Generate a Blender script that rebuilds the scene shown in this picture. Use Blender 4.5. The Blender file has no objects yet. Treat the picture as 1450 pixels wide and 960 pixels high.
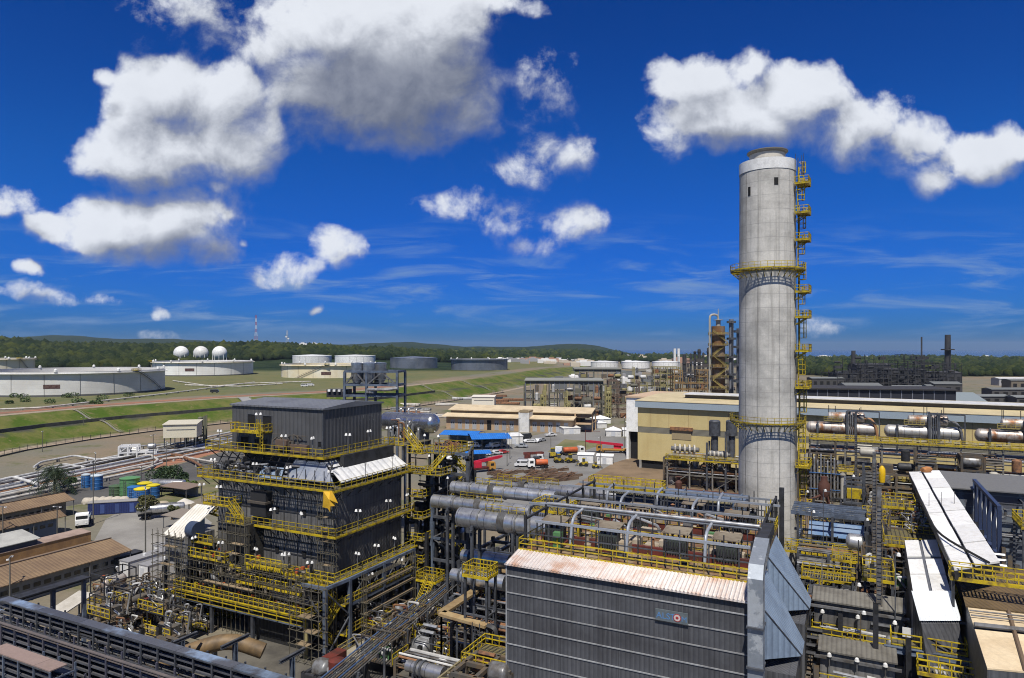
import bpy, math, random
import numpy as np
from mathutils import Vector, Matrix
random.seed(7)
S = bpy.context.scene
COL = S.collection
PI = math.pi
F_PX, HOR, CAMH = 967.0, 492.0, 38.0          # focal length in photo pixels, horizon row, camera height

# ------------------------------------------------------------------ camera, sky, sun, exposure
cd = bpy.data.cameras.new("camera"); cam = bpy.data.objects.new("camera", cd); COL.objects.link(cam)
cam.location = (0, 0, CAMH); cam.rotation_euler = (PI/2, 0, 0)
cd.sensor_width = 36; cd.lens = 36*F_PX/1450; cd.shift_y = (HOR-480)/1450
cd.clip_start = .5; cd.clip_end = 60000
S.camera = cam
S.render.resolution_x, S.render.resolution_y = 1024, 678
S.view_settings.view_transform = 'Standard'; S.view_settings.look = 'None'
S.view_settings.gamma = 1; S.view_settings.use_curve_mapping = False
S.view_settings.exposure = 0.25
S.render.engine = 'CYCLES'
S.cycles.filter_width = 1.05; S.cycles.use_adaptive_sampling = True; S.cycles.adaptive_threshold = .02; S.cycles.max_bounces = 5; S.cycles.diffuse_bounces = 2; S.cycles.glossy_bounces = 2
S.cycles.volume_bounces = 0; S.cycles.transparent_max_bounces = 8
SUN_EL, SUN_AZ = math.radians(60), math.radians(187)     # azimuth clockwise from +Y
sdir = Vector((math.sin(SUN_AZ)*math.cos(SUN_EL), math.cos(SUN_AZ)*math.cos(SUN_EL), math.sin(SUN_EL)))
sl = bpy.data.lights.new("sun", 'SUN'); sl.energy = 4.6; sl.angle = math.radians(.53); sl.color = (1, .95, .86)
so = bpy.data.objects.new("sun", sl); COL.objects.link(so); so.rotation_euler = sdir.to_track_quat('Z', 'Y').to_euler()

class NT:
    """tiny node-graph builder"""
    def __init__(s, tree): s.t = tree
    def n(s, typ, **kw):
        nd = s.t.nodes.new(typ)
        for k, v in kw.items(): setattr(nd, k, v)
        return nd
    def put(s, sock, v):
        if isinstance(v, bpy.types.NodeSocket): s.t.links.new(v, sock)
        elif v is not None:
            if isinstance(v, (tuple, list)) and len(v) == 3 and sock.type == 'RGBA': v = (*v, 1)
            sock.default_value = v
    def m(s, op, a, b=None, c=None, clamp=False):
        nd = s.n('ShaderNodeMath', operation=op, use_clamp=clamp)
        for i, v in enumerate((a, b, c)):
            if v is not None: s.put(nd.inputs[i], v)
        return nd.outputs[0]
    def vm(s, op, a, b=None, out=0):
        nd = s.n('ShaderNodeVectorMath', operation=op); s.put(nd.inputs[0], a)
        if b is not None: s.put(nd.inputs[1], b)
        return nd.outputs[out]
    def noise(s, vec, scale, detail=4, rough=.55, dist=0):
        nd = s.n('ShaderNodeTexNoise'); s.put(nd.inputs['Vector'], vec)
        nd.inputs['Scale'].default_value = scale; nd.inputs['Detail'].default_value = detail
        nd.inputs['Roughness'].default_value = rough; nd.inputs['Distortion'].default_value = dist
        return nd.outputs[0]
    def mix(s, f, a, b, mode='MIX'):
        nd = s.n('ShaderNodeMix', data_type='RGBA', blend_type=mode)
        s.put(nd.inputs[0], f); s.put(nd.inputs[6], a); s.put(nd.inputs[7], b)
        return nd.outputs[2]
    def step(s, x, lo, hi, a=0., b=1., smooth=True):
        nd = s.n('ShaderNodeMapRange', interpolation_type='SMOOTHSTEP' if smooth else 'LINEAR', clamp=True)
        s.put(nd.inputs[0], x)
        for i, v in zip((1, 2, 3, 4), (lo, hi, a, b)): s.put(nd.inputs[i], v)
        return nd.outputs[0]
    def scale(s, vec, sc):
        nd = s.n('ShaderNodeMapping'); s.put(nd.inputs[0], vec); nd.inputs['Scale'].default_value = sc
        return nd.outputs[0]

# ------------------------------------------------------------------ sky with cumulus clouds (laid out by direction)
W = bpy.data.worlds.new("World"); S.world = W; W.use_nodes = True
g = NT(W.node_tree); W.node_tree.nodes.clear()
sky = g.n('ShaderNodeTexSky', sky_type='NISHITA'); sky.sun_disc = False
sky.sun_elevation = SUN_EL; sky.sun_rotation = SUN_AZ
sky.altitude = 0; sky.air_density = 1.0; sky.dust_density = .35; sky.ozone_density = 3.5
tc = g.n('ShaderNodeTexCoord'); sep = g.n('ShaderNodeSeparateXYZ'); g.put(sep.inputs[0], tc.outputs['Generated'])
yy = g.m('MAXIMUM', sep.outputs[1], .05)
u = g.m('DIVIDE', sep.outputs[0], yy); v = g.m('DIVIDE', sep.outputs[2], yy)
cb = g.n('ShaderNodeCombineXYZ'); g.put(cb.inputs[0], u); g.put(cb.inputs[1], v)
P = cb.outputs[0]
def cloud_field(P, blobs, SM=0):
    cur = None
    for cx, cy, rx, ry, w in blobs:
        if SM: rx, ry = rx*SM, ry*SM
        c = ((cx-725)/F_PX, (HOR-cy)/F_PX, 0)
        d = g.vm('SUBTRACT', P, c)
        d = g.vm('MULTIPLY', d, (F_PX/rx, F_PX/ry, 0))
        q = g.vm('DOT_PRODUCT', d, d, out=1)
        f = g.m('MULTIPLY_ADD', q, -w, w)
        cur = f if cur is None else g.m('SMOOTH_MAX', cur, f, .25)
    return cur
wn = g.n('ShaderNodeTexNoise'); g.put(wn.inputs['Vector'], P); wn.inputs['Scale'].default_value = 9; wn.inputs['Detail'].default_value = 3
warp = g.vm('MULTIPLY', g.vm('SUBTRACT', wn.outputs[1], (.5, .5, .5)), (.075, .06, 0))
PW = g.vm('ADD', P, warp)
BLOBS = [  # px centre, radii, weight : left cumulus, upper big cloud, lower left, right cloud, small ones
 (190,150,62,80,1.1),(250,125,80,66,1.2),(310,145,80,75,1.2),(220,212,125,66,1.4),(310,205,90,70,1.2),(150,215,60,50,.9),(360,185,55,70,.8),(145,105,22,18,.7),
 (480,40,150,75,1.3),(600,40,120,95,1.3),(560,110,165,110,1.5),(450,120,100,85,1.),(640,130,85,80,.95),(690,10,75,28,.7),(395,60,70,55,.8),(560,185,130,35,.8),
 (200,318,130,60,1.35),(150,330,90,40,.9),(270,300,90,50,.9),(75,325,46,24,.9),(290,350,60,32,.7),(310,265,16,16,.8),
 (475,352,42,34,.62),(402,380,46,26,.5),(38,386,30,15,.6),(15,295,48,26,.5),
 (985,115,70,48,1.),(1060,95,45,32,.8),(1040,165,125,60,1.3),(1130,140,85,55,1.2),(1200,185,110,52,.95),(950,190,48,45,.65),(1290,205,75,42,.75),(1385,220,75,40,.95),(1430,205,48,28,.9),(1330,245,50,30,.8),
 (768,130,44,50,.2),(790,212,52,44,.40),(740,242,60,26,.25),(805,315,50,36,.42),(765,348,60,20,.34),(715,308,60,28,.26),(640,290,55,18,.18),
 (250,15,80,45,.3),(320,55,70,36,.28),(448,430,14,8,.5),(345,337,12,8,.5),(1160,466,40,10,.1),(225,437,14,7,.25),(150,422,30,8,.3),(60,420,70,14,.28),(225,470,40,8,.15)]
Fb = cloud_field(PW, BLOBS)
PO_ = g.vm('ADD', PW, (-.018, .045, 0))
Fo = cloud_field(PO_, BLOBS[:44])
n1 = g.noise(P, 12, 9, .60, .25)
ns = g.noise(P, 12, 7, .6, .25); n2 = g.noise(g.vm('ADD', P, (-.010, .020, 0)), 12, 7, .6, .25)
n3 = g.noise(P, 52, 4, .6)
F = g.m('ADD', g.m('MULTIPLY_ADD', g.m('SUBTRACT', n1, .5), 2.3, Fb), g.m('MULTIPLY', g.m('SUBTRACT', n3, .5), .6))
coarse = g.m('SUBTRACT', Fb, Fo)                       # positive near sunlit tops, negative under the base
soft = g.step(coarse, -.30, .25, 1.4, .62)            # crisp tops, ragged translucent bases
alpha = g.m('MULTIPLY', g.step(F, -.08, soft), g.step(Fb, -.75, -.1, 0, 1))
alpha = g.m('MULTIPLY', alpha, .97)
lit = g.m('MULTIPLY_ADD', coarse, 1.15, g.m('MULTIPLY', g.m('SUBTRACT', ns, n2), 2.5))
lit = g.step(lit, -.62, .92, .0, 1.)
DARK = [(550,140,170,90,1.2),(480,165,110,55,1.),(650,120,80,70,.9),(600,190,110,35,.9),(200,262,130,26,.5),(260,355,110,28,.7),(180,355,100,22,.6),(1050,205,110,26,.4),(1220,215,120,28,.4),(300,350,50,30,.6)]
dk = g.step(g.m('ADD', g.m('MAXIMUM', cloud_field(PW, DARK), 0), g.m('MULTIPLY', g.m('SUBTRACT', n1, .5), .5)), -.15, 1.05)
bright = g.m('MULTIPLY', g.m('MULTIPLY_ADD', lit, .72, .28), g.m('MULTIPLY_ADD', dk, -.72, 1.))
ccol = g.mix(bright, (.080, .10, .16), (.70, .73, .785))
# thin streaky veil near the horizon
st = g.noise(g.scale(P, (2.0, 14., 1)), 2.6, 6, .6, .6)
veil = g.m('MULTIPLY', g.step(st, .46, .72), g.m('MULTIPLY', g.step(v, .0, .04), g.step(v, .22, .09)))
veil = g.m('MULTIPLY', veil, .8)
# deepen the blue of the clear sky
hs = g.n('ShaderNodeHueSaturation'); hs.inputs['Saturation'].default_value = 1.22; hs.inputs['Value'].default_value = 1.
g.put(hs.inputs['Color'], sky.outputs[0])
skyc = g.mix(1., hs.outputs[0], (.42, .82, 1.32), 'MULTIPLY')
gm = g.n('ShaderNodeGamma'); gm.inputs[1].default_value = 1.35
g.put(gm.inputs[0], skyc)
skyl = g.mix(1., g.mix(1., gm.outputs[0], (.0274, .0280, .0276), 'MULTIPLY'), g.mix(g.step(v, .0, .34), (.17, .47, .93), (.60, 1.03, 1.02)), 'MULTIPLY')
front = g.step(sep.outputs[1], .05, .2)
base = g.mix(g.m('MULTIPLY', veil, front), skyl, (.16, .27, .48))
full = g.mix(g.m('MULTIPLY', alpha, front), base, ccol)
# rest of the sky (overhead, behind): dim grey cloud added to neutralise the blue fill
else_ = g.m('MAXIMUM', g.m('SUBTRACT', 1., front), g.step(v, .58, .95))
oc_ = g.step(g.noise(tc.outputs['Generated'], 3.2, 4, .6), .44, .60)
oc_ = g.m('MULTIPLY', g.m('MULTIPLY', oc_, else_), g.step(sep.outputs[2], .02, .15))
full = g.mix(g.m('MULTIPLY', oc_, .85), full, (.17, .17, .175))
bg = g.n('ShaderNodeBackground'); g.put(bg.inputs[0], full); bg.inputs[1].default_value = 1.0
wo = g.n('ShaderNodeOutputWorld'); g.put(wo.inputs[0], bg.outputs[0])

# ------------------------------------------------------------------ mesh builder
def V(*a): return Vector(a)
class MB:
    def __init__(s): s.v = []; s.f = []; s.sm = []; s.mi = []; s.k = 0; s.X = None
    def add(s, vs, fs, smooth=False):
        o = len(s.v)
        if s.X is not None: vs = [s.X @ Vector(p) for p in vs]
        s.v.extend([tuple(p) for p in vs])
        for f in fs: s.f.append([i+o for i in f]); s.sm.append(smooth); s.mi.append(s.k)
        return s
    def mat(s, k): s.k = k; return s
    def box(s, x0, x1, y0, y1, z0, z1):
        return s.add([(x0,y0,z0),(x1,y0,z0),(x1,y1,z0),(x0,y1,z0),(x0,y0,z1),(x1,y0,z1),(x1,y1,z1),(x0,y1,z1)],
              [(3,2,1,0),(4,5,6,7),(0,1,5,4),(1,2,6,5),(2,3,7,6),(3,0,4,7)])
    def cbox(s, c, sz): return s.box(c[0]-sz[0]/2, c[0]+sz[0]/2, c[1]-sz[1]/2, c[1]+sz[1]/2, c[2], c[2]+sz[2])
    def hexa(s, p):  # 8 points, bottom 4 ccw then top 4
        return s.add(p, [(3,2,1,0),(4,5,6,7),(0,1,5,4),(1,2,6,5),(2,3,7,6),(3,0,4,7)])
    def beam(s, p, q, w, h=None, caps=True):
        p = Vector(p); q = Vector(q); h = h or w; d = q-p
        if d.length < 1e-6: return s
        d.normalize(); up = V(0,0,1) if abs(d.z) < .95 else V(0,1,0)
        a = d.cross(up).normalized()*w/2; b = a.cross(d).normalized()*h/2
        vs = [p-a-b, p+a-b, p+a+b, p-a+b, q-a-b, q+a-b, q+a+b, q-a+b]
        fs = [(0,1,5,4),(1,2,6,5),(2,3,7,6),(3,0,4,7)]
        if caps: fs += [(3,2,1,0),(4,5,6,7)]
        return s.add(vs, fs)
    def ibeam(s, p, q, w, h):
        p = Vector(p); q = Vector(q); d = (q-p).normalized(); up = V(0,0,1) if abs(d.z) < .95 else V(0,1,0)
        a = d.cross(up).normalized(); b = a.cross(d).normalized()
        o = b*(h/2-.04); s.beam(p+o, q+o, w, .08); s.beam(p-o, q-o, w, .08) if abs(d.z) < .95 else s.beam(p-o, q-o, w, .08)
        return s.beam(p, q, .08, h-.1)
    def frame_of(s, d):
        d = d.normalized(); up = V(0,0,1) if abs(d.z) < .9 else V(0,1,0)
        a = d.cross(up).normalized(); return a, a.cross(d).normalized()
    def tube(s, p, q, r, n=10, r2=None, caps=True):
        return s.path([p, q], r, n, caps, r2)
    def path(s, pts, r, n=8, caps=True, r2=None):
        pts = [Vector(p) for p in pts]; m = len(pts); vs = []; fs = []
        a = None
        for i, p in enumerate(pts):
            if i == 0: d = pts[1]-pts[0]
            elif i == m-1: d = pts[-1]-pts[-2]
            else: d = (pts[i+1]-pts[i]).normalized()+(pts[i]-pts[i-1]).normalized()
            d.normalize()
            if a is None: a, b = s.frame_of(d)
            else:
                a = (a-d*a.dot(d)).normalized(); b = a.cross(d).normalized()
            rr = r if r2 is None else r+(r2-r)*i/(m-1)
            k = 1
            if 0 < i < m-1:
                cs = d.dot((pts[i]-pts[i-1]).normalized()); k = min(1/max(cs, .5), 1.5)
            for j in range(n):
                t = 2*PI*j/n; vs.append(p+(a*math.cos(t)+b*math.sin(t))*rr*(1 if k == 1 else (1+(k-1)*.5)))
        for i in range(m-1):
            for j in range(n):
                fs.append((i*n+j, i*n+(j+1)%n, (i+1)*n+(j+1)%n, (i+1)*n+j))
        s.add(vs, fs, True)
        if caps:
            s.add(vs[:n], [tuple(range(n))]); s.add(vs[-n:], [tuple(reversed(range(n)))])
        return s
    def bend(s, pts, r, n=8, rad=.6, k=4):
        """tube along a polyline with rounded elbows"""
        pts = [Vector(p) for p in pts]; out = [pts[0]]
        for i in range(1, len(pts)-1):
            p = pts[i]; d0 = (pts[i-1]-p); d1 = (pts[i+1]-p)
            t = min(rad, d0.length*.45, d1.length*.45)
            a = p+d0.normalized()*t; b = p+d1.normalized()*t
            for j in range(k+1):
                w = j/k; out.append(a*(1-w)**2+p*2*w*(1-w)+b*w*w)
        out.append(pts[-1]); return s.path(out, r, n)
    def lathe(s, prof, n=24, c=(0,0,0), axis=None, smooth=True, a0=0, a1=2*PI):
        vs = []; fs = []; full = abs(a1-a0-2*PI) < 1e-6; m = n if full else n+1
        c = Vector(c); az = Vector(axis).normalized() if axis else V(0,0,1)
        if axis: ax, ay = s.frame_of(az)
        else: ax, ay = V(1,0,0), V(0,1,0)
        for r, z in prof:
            for j in range(m):
                t = a0+(a1-a0)*j/n; vs.append(c+ax*(r*math.cos(t))+ay*(r*math.sin(t))+az*z)
        flip = axis is not None and ax.cross(ay).dot(az) < 0
        for i in range(len(prof)-1):
            for j in range(n):
                q = (i*m+j, i*m+(j+1) % m, (i+1)*m+(j+1) % m, (i+1)*m+j)
                fs.append(q[::-1] if flip else q)
        return s.add(vs, fs, smooth)
    def vessel(s, p, q, r, n=20, dish=.5):
        p = Vector(p); q = Vector(q); L = (q-p).length
        prof = [(0.001, -r*dish)]+[(r*math.sin(t), -r*dish*math.cos(t)) for t in (.35, .7, 1.05, 1.35)]+[(r, 0), (r, L)]
        prof += [(r*math.sin(t), L+r*dish*math.cos(t)) for t in (1.35, 1.05, .7, .35)]+[(0.001, L+r*dish)]
        return s.lathe(prof, n, p, q-p)
    def quad(s, *p): return s.add(p, [tuple(range(len(p)))])
    def slab(s, pts, th):
        """polygon extruded down by th"""
        n = len(pts); lo = [(p[0], p[1], p[2]-th) for p in pts]
        return s.add(list(pts)+lo, [tuple(range(n)), tuple(range(2*n-1, n-1, -1))]+[(i, i+n, (i+1) % n+n, (i+1) % n) for i in range(n)])
    def rail(s, pts, h=1.1, sp=1.6, w=.06, closed=False, toe=True):
        pts = [Vector(p) for p in pts]
        if closed: pts = pts+[pts[0]]
        for p, q in zip(pts[:-1], pts[1:]):
            L = (q-p).length; n = max(1, round(L/sp))
            for z in (h, h*.55): s.beam(p+V(0,0,z), q+V(0,0,z), w, caps=False)
            if toe: s.beam(p+V(0,0,.06), q+V(0,0,.06), .02, .10, caps=False)
            for i in range(n+1):
                c = p+(q-p)*i/n; s.beam(c, c+V(0,0,h), w, caps=False)
        return s
    def ladder(s, p, h, d=(1,0,0), w=.5, cage=True, out=(0,-1,0), t=.06, cs=1.):
        p = Vector(p); d = Vector(d).normalized(); o = Vector(out).normalized()
        for k in (-1, 1): s.beam(p+d*w/2*k, p+d*w/2*k+V(0,0,h), t, caps=False)
        n = int(h/.45)
        for i in range(1, n): s.beam(p-d*w/2+V(0,0,i*.45), p+d*w/2+V(0,0,i*.45), t*.7, caps=False)
        if cage:
            arc = [d*.4*cs*math.cos(a)+o*(.12+.62*cs*math.sin(a)) for a in (0, .6, 1.2, 1.94, 2.54, PI)]
            z = 2.2
            while z < h+.9:
                pp = [p+x+V(0,0,z) for x in arc]
                for a, b in zip(pp[:-1], pp[1:]): s.beam(a, b, t*.9, caps=False)
                z += .9
            for x in arc[1:-1]: s.beam(p+x+V(0,0,2.2), p+x+V(0,0,h+.9), t*.7, caps=False)
        return s
    def stair(s, p, q, w=.9, rail=True):
        """flight from p (low) to q (high), width along the horizontal normal"""
        p = Vector(p); q = Vector(q); d = q-p; hd = V(d.x, d.y, 0); nrm = V(-hd.y, hd.x, 0).normalized()*w/2
        for k in (-1, 1):
            s.beam(p+nrm*k, q+nrm*k, .07, .24)
            if rail:
                for z in (.55, 1.0): s.beam(p+nrm*k+V(0,0,z), q+nrm*k+V(0,0,z), .06, caps=False)
                m = max(2, int(d.length/1.4))
                for i in range(m+1):
                    c = p+d*i/m+nrm*k; s.beam(c, c+V(0,0,1.), .06, caps=False)
        n = max(3, int(d.z/.3))
        for i in range(1, n):
            c = p+d*i/n; e = hd.normalized()*.13
            s.add([c-nrm-e, c+nrm-e, c+nrm+e, c-nrm+e], [(0, 1, 2, 3)])
        return s
    def grate(s, x0, x1, y0, y1, z, th=.05, pitch=.30, fill=.45):
        """open grating: bars across the shorter side"""
        if x1-x0 > y1-y0:
            n = max(1, int((x1-x0)/pitch))
            for i in range(n): x = x0+(x1-x0)*i/n; s.box(x, x+pitch*fill, y0, y1, z-th, z)
            s.box(x0, x1, y0, y0+.05, z-th-.004, z-.004).box(x0, x1, y1-.05, y1, z-th-.004, z-.004)
        else:
            n = max(1, int((y1-y0)/pitch))
            for i in range(n): y = y0+(y1-y0)*i/n; s.box(x0, x1, y, y+pitch*fill, z-th, z)
            s.box(x0, x0+.05, y0, y1, z-th-.004, z-.004).box(x1-.05, x1, y0, y1, z-th-.004, z-.004)
        return s
    def truss(s, p, q, h, n, w=.12, side=None):
        """flat lattice girder from p to q, depth h below"""
        p = Vector(p); q = Vector(q); dn = V(0,0,-h) if side is None else Vector(side)
        s.beam(p, q, w); s.beam(p+dn, q+dn, w)
        for i in range(n):
            a = p+(q-p)*i/n; b = p+(q-p)*(i+1)/n
            s.beam(a, a+dn, w*.7, caps=False); s.beam(a+dn if i % 2 else a, b if i % 2 else b+dn, w*.7, caps=False)
        s.beam(q, q+dn, w*.7)
        return s
    def blob(s, c, r, sub=1, jit=.2, sq=(1,1,1)):
        vs, fs = ICO[sub]; c = Vector(c)
        return s.add([c+V(p[0]*r*sq[0], p[1]*r*sq[1], p[2]*r*sq[2])*(1+random.uniform(-jit, jit)) for p in vs], fs, True)
    def build(s, name, mat, parent=None, loc=None, rotz=0, angle=35):
        me = bpy.data.meshes.new(name); me.from_pydata(s.v, [], s.f)
        me.polygons.foreach_set('use_smooth', s.sm); 
        if any(s.mi): me.polygons.foreach_set('material_index', s.mi)
        for m in (mat if isinstance(mat, (list, tuple)) else [mat]): me.materials.append(m)
        me.update()
        if any(s.sm): me.set_sharp_from_angle(angle=math.radians(angle))
        o = bpy.data.objects.new(name, me); COL.objects.link(o)
        if parent is not None: o.parent = parent
        if loc is not None: o.location = loc
        o.rotation_euler.z = rotz
        return o
def _ico():
    import bmesh
    out = {}
    for k in (1, 2, 3):
        b = bmesh.new(); bmesh.ops.create_icosphere(b, subdivisions=k, radius=1)
        out[k] = ([tuple(v.co) for v in b.verts], [tuple(v.index for v in f.verts) for f in b.faces]); b.free()
    return out
ICO = _ico()

def tag(o, label, cat, group=None, kind=None):
    o['label'] = label; o['category'] = cat
    if group: o['group'] = group
    if kind: o['kind'] = kind
    return o
def thing(name, label, cat, loc=(0,0,0), rotz=0, group=None):
    o = bpy.data.objects.new(name, None); COL.objects.link(o)
    o.empty_display_size = .5; o.location = loc; o.rotation_euler.z = rotz
    return tag(o, label, cat, group)
def inst(src, loc, parent, rotz=0, sc=None):
    o = src.copy(); COL.objects.link(o); o.parent = parent; o.location = loc; o.rotation_euler.z = rotz
    if sc: o.scale = sc
    return o
def copy_tree(o, loc, rotz, label=None, group=None, sc=None, parent=None):
    c = o.copy(); COL.objects.link(c)
    if parent is None:
        c.location = loc; c.rotation_euler.z = rotz
        if sc: c.scale = (sc, sc, sc) if not isinstance(sc, tuple) else sc
        if label: c['label'] = label
        if group: c['group'] = group
    else: c.parent = parent
    for ch in list(o.children): copy_tree(ch, None, None, parent=c)
    return c
# pixel helpers: where a photo pixel lies in the place
def G(px, py, z=0.):
    Y = (CAMH-z)*F_PX/(py-HOR); return V((px-725)/F_PX*Y, Y, z)
def AT(px, Y, z=0.): return V((px-725)/F_PX*Y, Y, z)
def ZAT(py, Y): return CAMH-(py-HOR)*Y/F_PX
ROT = math.radians(-26.5); CA, SA = math.cos(-ROT), math.sin(-ROT)   # plant grid: local x = (CA,-SA), local y = (SA,CA)
def L2W(o, a, b, z=0): return V(o[0]+a*CA+b*SA, o[1]-a*SA+b*CA, z)

# ------------------------------------------------------------------ materials
MATS = {}
def M(name, col, rough=.6, metal=0., col2=None, sc=.6, amt=(.4, .65), streak=0., scol=None, corr=None, bump=0., bsc=8., lines=None, spec=.4, stsc=(1.6, 1.6, .12), band=0.):
    if name in MATS: return MATS[name]
    m = bpy.data.materials.new(name); m.use_nodes = True; t = NT(m.node_tree); bs = m.node_tree.nodes['Principled BSDF']
    oc = t.n('ShaderNodeTexCoord').outputs['Object']
    c = (*col, 1)
    sep = None
    def xyz():
        nonlocal sep
        if sep is None:
            sep = t.n('ShaderNodeSeparateXYZ'); t.put(sep.inputs[0], oc)
        return sep
    h = None
    if col2 is not None:
        c = t.mix(t.step(t.noise(oc, sc, 6, .62), *amt), c, (*col2, 1))
    orr = t.n('ShaderNodeObjectInfo').outputs['Random']
    c = t.mix(1., c, t.mix(orr, (.78, .77, .76, 1), (1.1, 1.1, 1.1, 1)), 'MULTIPLY') if name not in ('weathered_grey_cladding', 'chimney_concrete') else c
    # a fine grain so nothing is perfectly uniform
    gr = t.noise(oc, 3.1, 5, .7)
    c = t.mix(1., c, t.mix(gr, (.72, .72, .72, 1), (1.2, 1.2, 1.2, 1)), 'MULTIPLY')
    if streak:
        sn = t.step(t.noise(t.scale(oc, stsc), 1., 5, .65), .48, .75)
        c = t.mix(t.m('MULTIPLY', sn, streak), c, (*(scol or tuple(x*.35 for x in col)), 1))
    if band:
        c = t.mix(t.m('MULTIPLY', t.step(t.noise(t.scale(oc, (.10, .10, .62)), 1., 6, .7), .42, .7), band), c, t.mix(1., c, (.62, .61, .60, 1), 'MULTIPLY'))
        c = t.mix(t.m('MULTIPLY', t.step(t.noise(oc, .22, 6, .75), .56, .74), band), c, t.mix(1., c, (.5, .49, .47, 1), 'MULTIPLY'))
    if corr:
        ax, per, dep = corr
        s3 = xyz()
        k = s3.outputs['XYZ'.index(ax.upper())] if len(ax) == 1 else t.m('ADD', s3.outputs[0], s3.outputs[1])
        w = t.m('SINE', t.m('MULTIPLY', k, 2*PI/per))
        h = t.m('MULTIPLY', w, dep)
        c = t.mix(t.step(w, -.95, -.3, .38, 0.), c, t.mix(1., c, (.35, .35, .38, 1), 'MULTIPLY'))
    if lines:
        ax, per, wid, lc = lines
        k = xyz().outputs['XYZ'.index(ax.upper())]
        fr = t.m('FRACT', t.m('DIVIDE', k, per))
        c = t.mix(t.m('MULTIPLY', t.m('LESS_THAN', fr, wid/per), lc[3]), c, (*lc[:3], 1))
    t.put(bs.inputs['Base Color'], c)
    bs.inputs['Metallic'].default_value = metal
    rn = t.m('MULTIPLY_ADD', t.noise(oc, 1.3, 3), .3, rough-.15); t.put(bs.inputs['Roughness'], t.m('MAXIMUM', rn, .05))
    bs.inputs['Specular IOR Level'].default_value = spec
    if bump or h is not None:
        bn = t.n('ShaderNodeBump'); bn.inputs['Strength'].default_value = .8; bn.inputs['Distance'].default_value = 1.
        hh = h
        if bump:
            nb = t.m('MULTIPLY', t.noise(oc, bsc, 4), bump); hh = nb if h is None else t.m('ADD', h, nb)
        t.put(bn.inputs['Height'], hh); t.put(bs.inputs['Normal'], bn.outputs[0])
    MATS[name] = m; return m
yellow = M('yellow_paint', (.52, .39, .012), .55, col2=(.20, .14, .03), sc=1.3, amt=(.42, .68), streak=.35, scol=(.16, .09, .03), stsc=(1.5, 1.5, .5))
ygrate = M('platform_grating', (.20, .17, .07), .7, col2=(.12, .11, .08), sc=2.5, lines=('X', .5, .12, (.03, .03, .03, .8)))
steel = M('painted_steel', (.085, .092, .108), .5, col2=(.045, .047, .052), sc=.8, streak=.3)
bsteel = M('blue_grey_steel', (.12, .15, .205), .45, col2=(.065, .08, .11), sc=.7, streak=.25)
dsteel = M('dark_steel', (.035, .036, .042), .6, col2=(.02, .02, .02), sc=.9)
msteel = M('weathered_steel', (.085, .08, .072), .65, col2=(.14, .10, .06), sc=.9)
silver = M('aluminium_cladding', (.60, .61, .62), .33, .78, col2=(.42, .42, .42), sc=.9, lines=('X', 1.9, .08, (.12, .12, .13, .8)))
silverp = M('bright_pipe_lagging', (.50, .51, .52), .38, .6, col2=(.33, .33, .33), sc=1.2)
greyp = M('grey_pipe', (.22, .225, .235), .45, .3, col2=(.12, .11, .10), sc=1.0)
whitep = M('white_pipe', (.52, .52, .51), .5, col2=(.34, .34, .33), sc=.5)
rustp = M('rusty_pipe', (.27, .13, .06), .75, col2=(.11, .06, .04), sc=1.2)
bluep = M('blue_pipe', (.06, .16, .38), .5)
redp = M('red_oxide_paint', (.14, .03, .022), .6, col2=(.07, .025, .02), sc=1.)
black = M('black_opening', (.010, .010, .011), .8)
rubber = M('tyre_rubber', (.018, .018, .018), .85)
glass = M('dark_glass', (.02, .025, .03), .12, spec=.6)
clad = M('dark_wall_cladding', (.175, .172, .17), .55, col2=(.11, .108, .106), sc=.22, streak=.4, scol=(.05, .048, .045), corr=('xy', .62, .02), lines=('Z', 1.83, .07, (.04, .04, .04, .6)))
cladtop = M('grey_wall_cladding', (.120, .123, .130), .5, col2=(.092, .093, .097), sc=.2, streak=.22, corr=('xy', .72, .03))
cladA = M('weathered_grey_cladding', (.095, .098, .108), .5, col2=(.055, .055, .060), sc=.22, amt=(.35, .7), streak=.5, scol=(.15, .15, .155), corr=('xy', .42, .02), lines=('X', 2.75, .05, (.03, .03, .032, .6)), stsc=(2.6, 2.6, .10))
roofgrey = M('grey_sheet_roof', (.17, .18, .20), .5, col2=(.13, .135, .15), sc=.25, corr=('x', .8, .02))
whitesheet = M('white_sheet', (.82, .82, .80), .45, col2=(.66, .67, .68), sc=.4, streak=.12, corr=('y', 1.25, .02))
whitesheetx = M('white_sheet_across', (.82, .82, .80), .45, col2=(.68, .69, .70), sc=.4, corr=('x', .33, .03))
white = M('white_paint', (.80, .80, .78), .4, col2=(.66, .66, .64), sc=.6)
rustlip = M('rust_streaked_sheet', (.70, .64, .60), .5, col2=(.50, .27, .16), sc=.5, amt=(.45, .8), streak=.55, scol=(.50, .22, .11), stsc=(3., .25, .25), corr=('x', .33, .05))
deckrust = M('rusty_deck_plate', (.29, .22, .135), .7, col2=(.16, .08, .04), sc=.5, amt=(.35, .6), bump=.01)
tanpanel = M('tan_panel', (.42, .36, .28), .6, col2=(.28, .22, .15), sc=.7)
yelwall = M('yellow_wall', (.70, .58, .28), .6, col2=(.64, .52, .24), sc=.15, streak=.25, scol=(.38, .26, .10), lines=('X', 7.5, .10, (.30, .22, .10, .55)), stsc=(.5, .5, .04))
yelroof = M('pale_yellow_roof', (.66, .56, .34), .6, col2=(.56, .47, .28), sc=.2)
eave = M('pale_blue_eave', (.33, .40, .46), .5)
beige = M('beige_wall', (.52, .37, .23), .7, col2=(.45, .31, .19), sc=.3)
beigeroof = M('beige_roof', (.66, .54, .36), .6, col2=(.55, .44, .29), sc=.2, streak=.2, stsc=(.3, 1.5, 1))
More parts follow.
